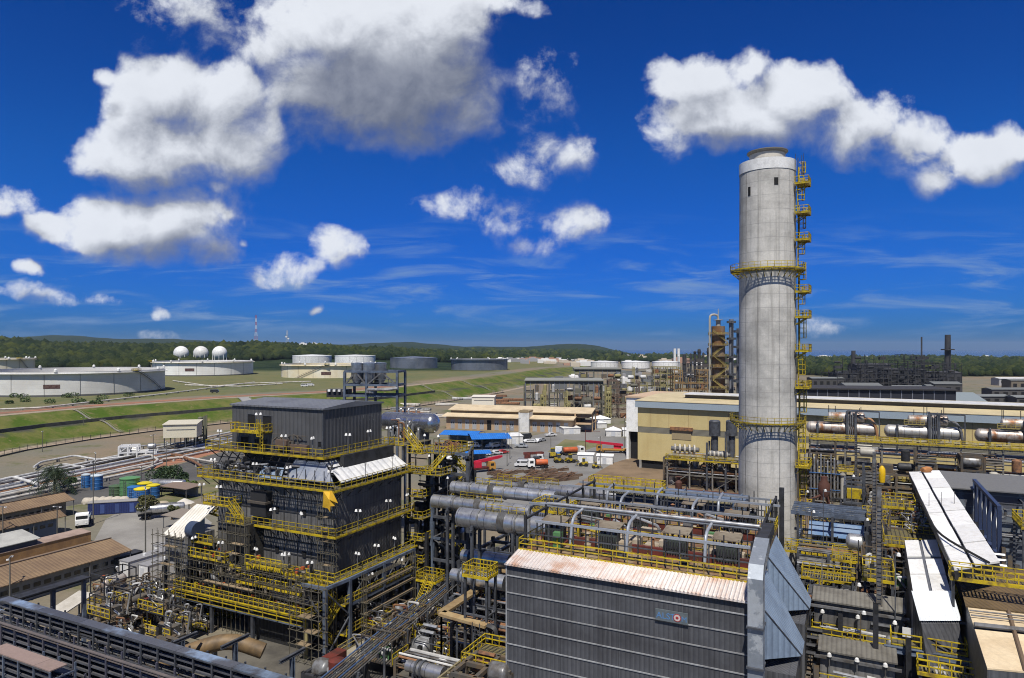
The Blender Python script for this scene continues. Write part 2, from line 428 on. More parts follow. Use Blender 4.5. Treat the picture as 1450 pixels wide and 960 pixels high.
brownroof = M('brown_tile_roof', (.235, .16, .092), .8, col2=(.165, .11, .068), sc=.22, amt=(.35, .7), corr=('y', .55, .02), streak=.35, scol=(.11, .075, .05), stsc=(1.2, .1, .3))
blueroof = M('blue_sheet_roof', (.02, .17, .56), .45, col2=(.02, .13, .45), sc=.4, corr=('x', .8, .02))
bluepaint = M('blue_plastic', (.03, .14, .38), .45)
greenpaint = M('green_plastic', (.09, .22, .09), .5)
shedwall = M('shed_wall', (.23, .24, .24), .7, col2=(.17, .175, .175), sc=.4)
concrete = M('concrete', (.36, .35, .32), .8, col2=(.26, .25, .23), sc=.5, streak=.2, bump=.01)
stackc = M('chimney_concrete', (.60, .58, .535), .8, col2=(.37, .36, .335), sc=.16, amt=(.38, .68), streak=.75, scol=(.23, .22, .20), stsc=(.9, .9, .035), lines=('Z', 2.5, .08, (.27, .265, .25, .7)), bump=.02, bsc=2, band=.34)
blotch = M('tank_paint', (.84, .84, .81), .5, col2=(.72, .71, .68), sc=.06, streak=.3, scol=(.55, .50, .42), stsc=(.12, .12, .02), lines=('Z', 2.45, .14, (.45, .45, .44, .6)))
beigetank = M('beige_tank_paint', (.66, .57, .38), .6, col2=(.72, .68, .56), sc=.05, streak=.35, scol=(.5, .38, .2), stsc=(.2, .2, .02))
greytank = M('grey_tank_plate', (.20, .22, .26), .4, .4, col2=(.13, .15, .18), sc=.06, lines=('Z', 2.4, .12, (.08, .08, .09, .6)))
orange = M('orange_paint', (.50, .11, .03), .5, col2=(.36, .09, .04), sc=1.)
red = M('red_paint', (.50, .02, .05), .45)
tarp = M('yellow_tarpaulin', (.72, .42, .03), .6, bump=.05, bsc=1.5)
hoodblue = M('pale_blue_sheet', (.26, .34, .45), .45, col2=(.20, .26, .35), sc=.4, corr=('y', .5, .015))
boxduct = M('blue_grey_duct_plate', (.13, .18, .27), .5, col2=(.085, .11, .16), sc=.4)
patchy = M('patched_galvanised_sheet', (.27, .30, .34), .4, .4, col2=(.46, .49, .52), sc=.55, amt=(.5, .56))
rustvessel = M('rust_stained_lagging', (.50, .46, .42), .5, .45, col2=(.24, .11, .05), sc=.32, amt=(.45, .62), lines=('X', 1.6, .10, (.16, .13, .11, .8)))
rustcol = M('rusty_column_lagging', (.26, .20, .15), .7, .2, col2=(.20, .10, .035), sc=.12, amt=(.4, .6), streak=.5, scol=(.12, .07, .03), stsc=(.6, .6, .05))
dimplant = M('cloud_shade_steel', (.028, .03, .036), .8, col2=(.05, .048, .05), sc=.1)  # cloud shadow over the far refinery is put into this dark colour
asphalt = M('asphalt', (.115, .112, .105), .85, col2=(.085, .083, .08), sc=.08, bump=.004)
yardc = M('concrete_yard', (.25, .24, .22), .85, col2=(.18, .17, .155), sc=.07, streak=.0, bump=.005)
dirt = M('bare_earth', (.26, .185, .115), .9, col2=(.17, .12, .075), sc=.08, bump=.03, bsc=2)
redsoil = M('red_soil', (.30, .13, .075), .9, col2=(.2, .11, .07), sc=.1, bump=.03)
palegravel = M('gravel_track', (.36, .29, .21), .9, col2=(.28, .22, .16), sc=.1)
bark = M('bark', (.12, .085, .055), .9, bump=.02)
leafmat = M('leaf_green', (.045, .085, .022), .6, col2=(.075, .11, .028), sc=.7)
leafdark = M('dark_leaf', (.022, .05, .018), .6, col2=(.045, .075, .022), sc=.6)
# ================================================================== GROUND, HILLS, SEA, FOREST
FOOT = np.array([tuple(G(x, y))[:2] for x, y in [(-120,664),(0,638),(100,622),(200,609),(365,592),(470,584),(560,577),(640,565),(700,555),(745,546),(800,533),(840,524)]])
FOOT = np.vstack([FOOT[0]+(FOOT[0]-FOOT[1])*3, FOOT, FOOT[-1]+np.array([60., 900.])])
def bank_s(x, y):
    """signed distance to the foot of the bank, positive uphill (left)"""
    x = np.asarray(x, float); y = np.asarray(y, float)
    best = np.full(x.shape, 1e9); sg = np.ones(x.shape)
    for a, b in zip(FOOT[:-1], FOOT[1:]):
        d = b-a; L = d@d
        t = np.clip(((x-a[0])*d[0]+(y-a[1])*d[1])/L, 0, 1)
        ex, ey = x-a[0]-t*d[0], y-a[1]-t*d[1]
        ds = np.hypot(ex, ey); cr = d[0]*(y-a[1])-d[1]*(x-a[0])
        k = ds < best-1e-6
        best = np.where(k, ds, best); sg = np.where(k, np.sign(cr), sg)
    return best*sg
def sstep(x, a, b):
    t = np.clip((x-a)/(b-a), 0, 1); return t*t*(3-2*t)
NEAR = np.array([(-1500,476),(-300,478),(0,481),(60,483),(130,487),(200,487),(300,488),(360,486),(430,489),(500,492),(560,494),(620,500),(700,503),(800,507),(900,513),(1000,516),(1100,517),(1450,518),(2900,518)], float)
FAR = np.array([(-1500,476),(-200,479),(0,480),(60,477),(100,476.5),(160,482),(220,479.5),(290,481),(340,484),(400,485),(440,488.5),(490,490),(540,487),(580,485.5),(620,487.5),(660,490),(700,489.5),(740,490.5),(780,488.5),(815,487.5),(850,490),(890,495),(930,503),(1000,506),(2900,507)], float)
def terrain(x, y):
    x = np.asarray(x, float); y = np.asarray(y, float)
    s = bank_s(x, y)
    z = 4.6*sstep(s, 0, 13)+4.4*sstep(s, 17, 31)
    px = 725+F_PX*x/np.maximum(y, 60)
    right = sstep(px, 820, 960)
    Yn = 1500.; zn = CAMH-(np.interp(px, NEAR[:,0], NEAR[:,1])-HOR)*Yn/F_PX-13
    w = sstep(y, 850, Yn)
    z = z*(1-w)+np.maximum(zn, -4)*w
    zmid = np.where(px < 880, 6., -6.)
    w2 = sstep(y, Yn+60, 2600); z = z*(1-w2)+zmid*w2
    Yf = 5200.; zf = CAMH-(np.interp(px, FAR[:,0], FAR[:,1])-HOR)*Yf/F_PX
    w3 = sstep(y, 2900, Yf); z = z*(1-w3)+zf*w3
    w4 = sstep(y, Yf, 8000); z = z*(1-w4)+(-60.)*w4
    # the coast on the right: land drops to the sea
    w5 = sstep(y, 2600, 4300)*right; z = z*(1-w5)+(-46.)*w5
    rough = (np.sin(x*.011+1)*np.cos(y*.009)+.5*np.sin(x*.027+y*.021))*sstep(y, 1000, 1600)*4
    rough += (np.sin(x*.0031+2)*np.cos(y*.0017+.6))*sstep(y, 2400, 3500)*9*(1-right)
    return z+rough
def tz(x, y): return float(terrain(np.array([x]), np.array([y]))[0])
us = np.linspace(-1.7, 1.7, 341)
ys = np.concatenate([np.linspace(-110, 60, 10), 60*np.exp(np.linspace(0.03, math.log(10500/60), 330))])
UU, YY = np.meshgrid(us, ys); XX = UU*(np.maximum(YY, 0)*.95+130)
ZZ = terrain(XX, YY)
nv = len(us); idx = np.arange(len(ys)*nv).reshape(len(ys), nv)
quads = np.stack([idx[:-1,:-1], idx[:-1,1:], idx[1:,1:], idx[1:,:-1]], -1).reshape(-1, 4)
me = bpy.data.meshes.new('ground'); me.from_pydata(np.stack([XX, YY, ZZ], -1).reshape(-1, 3).tolist(), [], quads.tolist())
me.polygons.foreach_set('use_smooth', [True]*len(quads))
ss = bank_s(XX, YY)+np.sin(XX*.09)*np.cos(YY*.07+1)*2.2+np.random.default_rng(3).normal(0, 1.1, XX.shape)*(YY > 150); pxg = 725+F_PX*XX/np.maximum(YY, 60)
grass = np.clip(sstep(ss, -1.5, 1.5)*(1-sstep(ss, 31, 40))+.0, 0, 1)
grass = np.maximum(grass, sstep(ss, 50, 75)*.62)
ditch = sstep(ss, 12.2, 12.8)*(1-sstep(ss, 15.2, 15.8))
forest = sstep(YY, 800, 900)*np.where(pxg < 700, 1, 0)*sstep(ss, 20, 40)
forest = np.maximum(forest, sstep(YY, 1750, 1950))
forest = np.maximum(forest, sstep(YY, 850, 960)*sstep(pxg, 1120, 1180))
ca = me.color_attributes.new('zone', 'FLOAT_COLOR', 'POINT')
ca.data.foreach_set('color', np.stack([grass, ditch, forest, np.ones_like(grass)], -1).astype(np.float32).ravel())
gm_ = bpy.data.materials.new('ground_cover'); gm_.use_nodes = True; t = NT(gm_.node_tree); bs = gm_.node_tree.nodes['Principled BSDF']
at = t.n('ShaderNodeAttribute'); at.attribute_name = 'zone'; sp = t.n('ShaderNodeSeparateColor'); t.put(sp.inputs[0], at.outputs['Color'])
oc = t.n('ShaderNodeTexCoord').outputs['Object']
big = t.noise(oc, .011, 6, .6); mid = t.noise(oc, .06, 6, .7); fine = t.noise(oc, .9, 5, .7)
gravel = t.mix(t.step(big, .4, .62), (.165, .155, .12), (.21, .165, .115))
gravel = t.mix(t.step(mid, .52, .68), gravel, (.10, .11, .045))
gcol = t.mix(t.step(mid, .36, .62), (.055, .095, .012), (.13, .13, .04))
gcol = t.mix(t.step(t.noise(oc, .25, 4, .7), .56, .74), gcol, (.19, .15, .075))
fcol = t.mix(t.step(t.noise(oc, .02, 7, .72), .38, .62), (.012, .025, .012), (.03, .047, .02))
c = t.mix(t.m('MULTIPLY', sp.outputs[0], t.step(t.m('ADD', mid, sp.outputs[0]), .55, .95)), gravel, gcol)
c = t.mix(sp.outputs[1], c, (.055, .055, .05)); c = t.mix(sp.outputs[2], c, fcol)
c = t.mix(1., c, t.mix(fine, (.7, .7, .7, 1), (1.25, 1.25, 1.25, 1)), 'MULTIPLY')
t.put(bs.inputs['Base Color'], c); bs.inputs['Roughness'].default_value = .95; bs.inputs['Specular IOR Level'].default_value = .1
bn = t.n('ShaderNodeBump'); bn.inputs['Distance'].default_value = 1.; bn.inputs['Strength'].default_value = .5
t.put(bn.inputs['Height'], t.m('ADD', t.m('MULTIPLY', fine, .25), t.m('MULTIPLY', t.m('MULTIPLY', t.noise(oc, .035, 8, .75), sp.outputs[2]), 24.)))
t.put(bs.inputs['Normal'], bn.outputs[0])
me.materials.append(gm_); go = bpy.data.objects.new('ground', me); COL.objects.link(go); go['kind'] = 'structure'

seam = M('sea_water', (.012, .055, .11), .25, spec=.5)
sea = MB().quad((-16000, 2300, -26), (16000, 2300, -26), (22000, 19000, -26), (-22000, 19000, -26)).build('sea', seam); sea['kind'] = 'structure'

def sheet(name, pts, mat, z=.012):
    """flat ground surface from photo pixels"""
    o = MB().quad(*[(*tuple(G(x, y))[:2], z) for x, y in pts]).build(name, mat); o['kind'] = 'structure'; return o
def strip(name, pts, w, mat, dz=.06, sub=14):
    """track that follows the terrain; pts world xy"""
    pts = [Vector((p[0], p[1])) for p in pts]; cl = []
    for a, b in zip(pts[:-1], pts[1:]):
        for i in range(sub): cl.append(a+(b-a)*i/sub)
    cl.append(pts[-1]); vs = []; fs = []
    for i, p in enumerate(cl):
        d = (cl[min(i+1, len(cl)-1)]-cl[max(i-1, 0)]).normalized(); n = Vector((-d.y, d.x))
        for k in (-.5, -.17, .17, .5):
            q = p+n*w*k; vs.append((q.x, q.y, tz(q.x, q.y)+dz))
    for i in range(len(cl)-1):
        for k in range(3): fs.append((i*4+k, i*4+k+1, (i+1)*4+k+1, (i+1)*4+k))
    o = MB().add(vs, fs, True).build(name, mat); o['kind'] = 'structure'; return o
# plant floor, yards and roads
a0 = [L2W((0, 0), x, y) for x, y in ((-95, -40), (140, -40), (140, 165), (-50, 165))]
o = MB().quad(*[(p.x, p.y, .012) for p in a0]).build('plant_floor', M('plant_floor_concrete', (.125, .115, .095), .85, col2=(.055, .05, .043), sc=.13, amt=(.35, .65), streak=.0, bump=.01)); o['kind'] = 'structure'
sheet('asphalt_yard', [(590,716),(640,640),(838,600),(905,630),(900,665),(850,720)], M('yard_asphalt', (.22, .215, .205), .85, col2=(.165, .16, .15), sc=.05, bump=.004), .02)
sheet('earth_yard', [(790,700),(870,655),(905,645),(1080,690),(1180,700),(1140,760),(900,735)], dirt, .024)
sheet('earth_verge', [(775,640),(800,622),(858,627),(812,644)], M('dry_grass_patch', (.20, .18, .09), .9, col2=(.12, .13, .05), sc=.1), .028)
sheet('concrete_yard', [(120,790),(150,735),(185,716),(262,712),(300,740),(290,770),(215,792)], yardc, .02)
sheet('road', [(-60,742),(-60,706),(230,664),(345,632),(345,668),(262,684),(100,716)], asphalt, .024)
sheet('red_soil_verge', [(-60,700),(100,671),(230,655),(345,627),(345,631),(230,662),(100,679)], redsoil, .022)
sheet('grass_verge', [(185,716),(215,690),(270,680),(330,672),(330,690),(262,712)], M('verge_grass', (.12, .13, .05), .95, col2=(.2, .17, .1), sc=.15, bump=.05), .016)
foot = [Vector(p) for p in FOOT]
def offs(d, i0, i1):
    out = []
    for i in range(i0, i1):
        dd = (foot[i+1]-foot[i-1]).normalized(); n = Vector((-dd.y, dd.x)); out.append(foot[i]+n*d)
    return out
strip('gravel_track', offs(37, 1, 10), 7, palegravel)
strip('red_soil_strip', offs(47, 1, 9), 9, redsoil, .05)
strip('foot_track', offs(-5, 1, 11), 5, palegravel, .05)

# forest: one mass of small crowns on the hills
def forest_mass(name, label, n, region, seed, rr=(4., 8.5), hue=0):
    rng = np.random.default_rng(seed)
    vs0, fs0 = ICO[1]; vs0 = np.array(vs0); fs0 = np.array(fs0)
    xs = []; ysl = []
    while len(xs) < n:
        X, Y = region(rng, n)
        xs.extend(X.tolist()); ysl.extend(Y.tolist())
    X = np.array(xs[:n]); Y = np.array(ysl[:n]); Z = terrain(X, Y)
    r = rng.uniform(*rr, n)*(1+.0002*Y)
    vv = vs0[None]*(1+rng.uniform(-.33, .3, (n, len(vs0), 1)))*r[:,None,None]*np.stack([np.ones(n), np.ones(n), rng.uniform(.75, 1.15, n)], -1)[:,None]
    vv += np.stack([X, Y, Z+r*.55], -1)[:,None]
    ff = fs0[None]+(np.arange(n)*len(vs0))[:,None,None]
    me = bpy.data.meshes.new(name); me.vertices.add(n*len(vs0)); me.vertices.foreach_set('co', vv.ravel())
    nf = n*len(fs0); me.loops.add(nf*3); me.loops.foreach_set('vertex_index', ff.ravel())
    me.polygons.add(nf); me.polygons.foreach_set('loop_start', np.arange(nf)*3); me.polygons.foreach_set('loop_total', np.full(nf, 3))
    ca = me.attributes.new('tint', 'FLOAT', 'POINT'); ca.data.foreach_set('value', np.repeat(rng.uniform(0, 1, n), len(vs0)).astype(np.float32))
    me.update(calc_edges=True)
    if 'forest_leaves' not in MATS:
        m = bpy.data.materials.new('forest_leaves'); m.use_nodes = True; t = NT(m.node_tree); b = m.node_tree.nodes['Principled BSDF']
        a = t.n('ShaderNodeAttribute'); a.attribute_name = 'tint'
        oc = t.n('ShaderNodeTexCoord').outputs['Object']
        c = t.mix(a.outputs['Fac'], (.012, .027, .010), (.045, .064, .021))
        c = t.mix(t.step(t.noise(oc, .009, 6, .65), .42, .62), c, t.mix(1., c, (2.0, 1.65, 1.0, 1), 'MULTIPLY'))
        c = t.mix(1., c, t.mix(t.noise(oc, .55, 5, .75), (.35, .35, .35, 1), (1.6, 1.6, 1.6, 1)), 'MULTIPLY')
        t.put(b.inputs['Base Color'], c); b.inputs['Roughness'].default_value = .8; b.inputs['Specular IOR Level'].default_value = .15
        bn = t.n('ShaderNodeBump'); bn.inputs['Distance'].default_value = 1.; t.put(bn.inputs['Height'], t.m('MULTIPLY', t.noise(oc, .5, 4, .8), 5.)); t.put(b.inputs['Normal'], bn.outputs[0])
        MATS['forest_leaves'] = m
    me.materials.append(MATS['forest_leaves'])
    o = bpy.data.objects.new(name, me); COL.objects.link(o); tag(o, label, 'forest', kind='stuff'); return o
def reg_left(rng, n):
    px = rng.uniform(-260, 690, n); Y = 880+(1750-880)*rng.uniform(0, 1, n)**1.1
    k = Y > np.interp(px, [-260, 0, 200, 330, 420, 560, 690], [760, 800, 900, 1050, 1150, 1180, 1330])
    px, Y = px[k], Y[k]; return (px-725)/F_PX*Y, Y
def reg_mid(rng, n):
    px = rng.uniform(-200, 960, n); Y = rng.uniform(1750, 3300, n); return (px-725)/F_PX*Y, Y
def reg_right(rng, n):
    px = rng.uniform(1100, 1720, n); Y = rng.uniform(900, 2500, n)
    k = (Y > np.interp(px, [1100, 1180, 1300, 1360, 1460], [1000, 900, 960, 860, 820])); px, Y = px[k], Y[k]; return (px-725)/F_PX*Y, Y
forest_mass('forest', 'dense green wood covering the low hill behind the tank farm', 11000, reg_left, 1)
forest_mass('forest', 'far wood on the plain before the blue ridge in the middle', 6000, reg_mid, 2, (5, 9))
forest_mass('forest', 'flat wood stretching to the coast behind the dark refinery units', 7000, reg_right, 3, (4, 7.5))
def reg_coast(rng, n):
    px = rng.uniform(880, 1100, n); Y = rng.uniform(1700, 3000, n); return (px-725)/F_PX*Y, Y
forest_mass('forest', 'thin line of wood behind the white tanks and the twin chimneys', 1800, reg_coast, 4, (4, 7))

# the air over the whole place
hz = MB().box(-23500, 23500, -250, 20500, -70, 190).build('haze', bpy.data.materials.new('thin_air'))
hm = hz.data.materials[0]; hm.use_nodes = True; hm.node_tree.nodes.clear(); t = NT(hm.node_tree)
pv = t.n('ShaderNodeVolumePrincipled'); pv.inputs['Color'].default_value = (.62, .78, 1, 1); pv.inputs['Density'].default_value = .00004; pv.inputs['Anisotropy'].default_value = .2
mo = t.n('ShaderNodeOutputMaterial'); t.t.links.new(pv.outputs[0], mo.inputs['Volume']); hz['kind'] = 'stuff'
# ================================================================== CHIMNEY
def make_chimney():
    Y = 125.; X = (1086.5-725)/F_PX*Y; R0, R1 = 5.05, 4.82; H = 71.6
    t = thing('concrete_chimney', 'tall round concrete chimney with yellow ladders and ring platforms', 'chimney', (X, Y, 0), 0)
    rr = lambda z: R0+(R1-R0)*z/H
    prof = [(rr(z), z) for z in np.linspace(0, H, 30)]
    MB().lathe(prof+[(R1-.5, H), (R1-.5, H-1)], 96).build('shaft', stackc, t)
    MB().lathe([(R1+.09, H-1.95), (R1+.11, H-.0), (R1-.35, H+.12), (R1-.9, H+.1)], 72).build('top_band', white, t)
    MB().lathe([(3.1, H-.2), (3.1, H+1.7), (3.4, H+1.8), (3.45, H+2.05), (3.0, H+2.05), (2.95, H-3)], 56).build('flue_liner', M('flue_plate', (.62, .58, .50), .6, col2=(.5, .47, .41), sc=.5), t)
    MB().lathe([(3.12, H+1.55), (3.55, H+1.95), (3.55, H+2.1), (3.05, H+2.1)], 56).build('flue_collar', M('collar_grey', (.20, .19, .17), .6), t)
    # small openings in the shaft
    for ang, z, w, h in ((-1.62, H-4.3, .7, 1.3), (-2.6, H-5.6, .5, 1.6)):
        a = V(math.cos(ang), math.sin(ang), 0)*(rr(z)+.01); m = MB(); m.X = Matrix.Translation(a+V(0,0,z))@Matrix.Rotation(ang+PI/2, 4, 'Z')
        m.box(-w/2, w/2, -.04, .05, -h/2, h/2).build('opening', black, t)
    # two full ring platforms on brackets
    for zc in (ZAT(379, Y-5), ZAT(600, Y-5)):
        r = rr(zc); d = MB(); n = 72; ro = r+1.55
        d.lathe([(ro-.12, zc), (ro, zc), (ro, zc-.22), (ro-.12, zc-.22), (ro-.12, zc)], n, smooth=False)
        for i in range(160):
            a = 2*PI*i/160; d.beam(((r+.03)*math.cos(a), (r+.03)*math.sin(a), zc-.03), ((ro-.1)*math.cos(a), (ro-.1)*math.sin(a), zc-.03), .1, .05)
        deck = d.build('ring_platform', ygrate, t)
        b = MB().lathe([(r+.02, zc-.3), (r+.2, zc-.3), (r+.2, zc-.12), (r+.02, zc-.12)], 48, smooth=False)
        for i in range(28):
            a = 2*PI*i/28; c, s = math.cos(a), math.sin(a)
            b.beam((r*c, r*s, zc-.14), (ro*c, ro*s, zc-.14), .14, .2); b.beam((r*c, r*s, zc-1.5), (ro*.985*c, ro*.985*s, zc-.2), .1)
        b.build('bracket', yellow, deck)
        rl = MB(); pts = [(ro*math.cos(2*PI*i/n), ro*math.sin(2*PI*i/n), zc) for i in range(n+1)]
        for p, q in zip(pts[:-1], pts[1:]):
            for z in (.55, 1.1): rl.beam(V(*p)+V(0,0,z), V(*q)+V(0,0,z), .07, caps=False)
            rl.beam(V(*p)+V(0,0,.05), V(*q)+V(0,0,.05), .04, .22, caps=False)
        for i in range(0, n, 2): rl.beam(pts[i], V(*pts[i])+V(0,0,1.1), .07, caps=False)
        rl.build('guard_rail', yellow, deck)
    # caged ladder with resting platforms on the right side
    th = -.52; er = V(math.cos(th), math.sin(th), 0); et = V(-math.sin(th), math.cos(th), 0)
    zs = [2.5, 9.5, 17., 24.2, 31., 37.5, 43.5, 48, 52.4, 57.2, 62., 67.2]
    for i in range(len(zs)):
        z0 = zs[i]; z1 = zs[i+1] if i < len(zs)-1 else H-1.2; side = .75 if i % 2 else -.75
        r = rr(z0)
        MB().ladder(er*(r+.45)+et*side+V(0,0,z0), z1-z0, d=et, w=.9, out=er, t=.11, cs=1.7).build('caged_ladder', yellow, t)
        if z0 in (24.2, 52.4): continue
        m = MB(); m.X = Matrix.Translation(er*(r+.05)+V(0,0,z0))@Matrix.Rotation(th, 4, 'Z')
        m.box(0, 2.3, -1.9, 1.9, -.08, 0).box(0, 2.3, -1.9, -1.82, -.3, 0).box(0, 2.3, 1.82, 1.9, -.3, 0).box(2.22, 2.3, -1.8, 1.8, -.3, -.08)
        for k in (-1.4, 0, 1.4): m.beam((0, k, -1.4), (1.8, k, -.15), .12)
        pl = m.build('rest_platform', yellow, t)
        m2 = MB(); m2.X = m.X; m2.rail([(0.05,-1.86,0),(2.26,-1.86,0),(2.26,1.86,0),(.05,1.86,0)], sp=.7, w=.1).build('guard_rail', yellow, pl)
    for s_, tt in ((1.5, .06), (-1.5, .05), (1.9, .04)):
        MB().path([er*(rr(z)+.2)+et*s_+V(0,0,z) for z in (0, 30, H+.8)], tt, 6).build('conduit', steel, t)
    for k, (s_, h) in enumerate(((-1.6, 3.6), (-.6, 2.6), (.4, 2.9), (1.2, 4.6), (1.8, 3.2))):
        MB().tube(er*(R1+1.2)+et*s_+V(0,0,H-3.2), er*(R1+1.2)+et*s_+V(0,0,H-3.2+h), .045, 6).build('lightning_rod', steel, t)
    # vertical form joints
    for ang in (-1.05, -1.52, -2.25, -2.75):
        MB().path([V(math.cos(ang), math.sin(ang), 0)*(rr(z)+.02)+V(0,0,z) for z in (0, H-2)], .035, 5).build('conduit', greyp, t)
    m = MB().box(-6.5, -6.5+.0, 0, 0, 0, 0)
    return t
make_chimney()

# ================================================================== TANK FARM
def make_tank(label, px, pyb, D, H, mat, zb, Y=None, floating=True, stair_az=None, plaque=None, group=None, topcol=None, px_c=None, cone=0.):
    base = AT(px, Y, zb)
    t = thing('storage_tank', label, 'storage tank', base, 0, group)
    R = D/2
    prof = [(R, 0), (R, H)]
    MB().lathe([(R+.02, .0), (R+.06, 1.1), (R+.0, 1.15)], 96).build('base_ring', M('tank_base_band', (.10, .10, .10), .8), t)
    if floating:
        MB().lathe(prof+[(R-.12, H), (R-.12, H-5.)], 96).build('shell', mat, t)
        MB().lathe([(R, H-1.35), (R+1.9, H-1.2), (R+1.9, H-.95), (R+.05, H-.95)], 96, smooth=False).build('wind_girder', topcol or mat, t)
        MB().lathe([(R+.06, H-.1), (R+.12, H+.08), (R-.2, H+.08), (R-.2, H-.12)], 96).build('rim', white, t)
        MB().lathe([(R-.13, H-4.6), (R-5, H-4.9), (.01, H-4.9)], 64).build('floating_roof', M('tank_roof_deck', (.22, .21, .20), .8), t)
    else:
        MB().lathe(prof, 96).build('shell', mat, t)
        MB().lathe([(R+.15, H-.1), (R+.15, H+.1), (R*.5, H+cone*.6), (.01, H+cone)], 96).build('roof', topcol or mat, t)
        MB().lathe([(R+.16, H-.25), (R+.3, H-.1), (R+.2, H+.14)], 96).build('rim', white if mat is not greytank else greytank, t)
    if stair_az is not None:
        a0, a1 = stair_az; m = MB(); pts = []
        for i in range(13):
            a = a0+(a1-a0)*i/12; pts.append(V(math.cos(a), math.sin(a), 0)*(R+1.0)+V(0,0,.3+(H-.3)*i/12))
        m.path(pts, .28, 4)
        m.path([p+V(0,0,1.2) for p in pts], .1, 4)
        for p in pts: m.beam(p, p+V(0,0,1.2), .1)
        m.build('spiral_stair', M('stair_steel', (.16, .15, .13), .7), t)
        p = pts[-1]; q = MB(); q.X = Matrix.Translation(p)
        q.box(-2, 2, -2, 2, -.1, 0); q.rail([(-2,-2,0),(2,-2,0),(2,2,0),(-2,2,0)], sp=1.3, w=.14, closed=True); q.build('gauge_platform', yellow, t)
    if plaque:
        az, w, h, zc = plaque; m = MB(); n = 6; vs = []
        for i in range(n+1):
            a = az+(i/n-.5)*w/R
            for z in (zc-h/2, zc+h/2): vs.append((math.cos(a)*(R+.08), math.sin(a)*(R+.08), z))
        m.add(vs, [(2*i, 2*i+2, 2*i+3, 2*i+1) for i in range(n)])
        m.build('name_board', M('tank_board', (.075, .035, .03), .6, col2=(.13, .08, .07), sc=.8), t)
    # ladders / drain pipes as dark verticals
    k = 9 if floating else 5
    for i in range(k):
        a = -PI/2+(i-k/2)*.34+.11
        MB().tube((math.cos(a)*(R+.15), math.sin(a)*(R+.15), 0), (math.cos(a)*(R+.15), math.sin(a)*(R+.15), H-1.2), .11, 5).build('drain_pipe', greyp, t)
    if floating:
        for i in range(10):
            a = -PI+.1+i*.62; m = MB(); m.X = Matrix.Translation((math.cos(a)*(R+.3), math.sin(a)*(R+.3), H))
            m.lathe([(.9, 0), (.9, 1.2), (.2, 1.9), (.01, 1.9)], 10).build('foam_chamber', white, t)
    return t
c1 = AT(112, 452, 9)
make_tank('huge white open-topped tank with a dark board, nearest the left edge', 106, 0, 106, 14.6, blotch, 9, Y=450, stair_az=(.15, -.35), plaque=(-1.22, 8.5, 2.4, 6.0))
make_tank('wide white open-topped tank with three white spheres rising behind it', 289, 0, 99, 14.6, blotch, 9, Y=735, stair_az=(-2.15, -2.75), plaque=(-1.42, 9, 3., 6.5), topcol=beigetank)
make_tank('white tank half streaked beige with a diagonal stair on its shell', 466, 0, 92, 14.2, beigetank, 7.5, Y=690, stair_az=(-2.05, -1.35), plaque=(-1.37, 9, 3., 6.0), topcol=beigetank)
make_tank('beige rimmed tank at the left photo edge behind the huge white tank', -10, 0, 70, 15, beigetank, 12, Y=690, stair_az=(.1, -.3))
make_tank('white fixed-roof tank, left of the two behind the beige streaked tank', 442, 0, 54, 15.5, white, 11, Y=980, floating=False, cone=1.5)
make_tank('white fixed-roof tank, right of the two behind the beige streaked tank', 503, 0, 56, 15.5, white, 11, Y=965, floating=False, cone=1.5)
make_tank('bare grey steel tank with flat conical roof, the left of the grey pair', 586, 0, 66, 15, greytank, 8.2, Y=960, floating=False, cone=2.6)
make_tank('bare grey steel tank with pale rim, the right of the grey pair', 679, 0, 74, 15, greytank, 8, Y=900, floating=True)
for px, lab in ((856, 'far white tank at the left of the row of three beyond the racks'), (900, 'far white tank in the middle of the row of three beyond the racks'), (943, 'far white tank at the right end of the row, before the twin white chimneys')):
    make_tank(lab, px, 0, 45, 11.5, white, 3, Y=1120, floating=False, cone=2.)
def sphere_tank(px, label):
    Y = 1020.; base = AT(px, Y, 9); r = 10.6; t = thing('gas_sphere', label, 'spherical tank', base, 0, 'white gas spheres behind the tanks')
    zc = 20.5; MB().lathe([(r*math.sin(a), zc-r*math.cos(a)) for a in np.linspace(.001, PI-.001, 24)], 40).build('sphere', white, t)
    for i in range(10):
        a = 2*PI*i/10; MB().tube((r*.95*math.cos(a), r*.95*math.sin(a), 0), (r*.95*math.cos(a), r*.95*math.sin(a), zc), .45, 8).build('leg', white, t)
    MB().lathe([(1.6, zc+r-.4), (1.6, zc+r+.5), (.01, zc+r+.5)], 12).build('top_platform', greyp, t)
sphere_tank(256.5, 'white gas sphere on legs, leftmost of three'); sphere_tank(284.5, 'white gas sphere on legs, the middle one of three'); sphere_tank(311, 'white gas sphere on legs, rightmost of three')

# concrete channel wall along the bank
m = MB(); pts = [p for p in offs(14, 1, 9)]
fine = []
for a, b in zip(pts[:-1], pts[1:]):
    for i in range(10): fine.append(a+(b-a)*i/10)
fine.append(pts[-1])
for a, b in zip(fine[:-1], fine[1:]):
    za, zb_ = tz(a.x, a.y), tz(b.x, b.y)
    m.beam((a.x, a.y, za+.7), (b.x, b.y, zb_+.7), .5, 1.5, caps=False)
w_ = m.build('retaining_wall', M('stained_concrete', (.10, .10, .09), .9, col2=(.06, .06, .055), sc=.3)); tag(w_, 'low dark concrete channel wall running along the grass bank', 'wall')
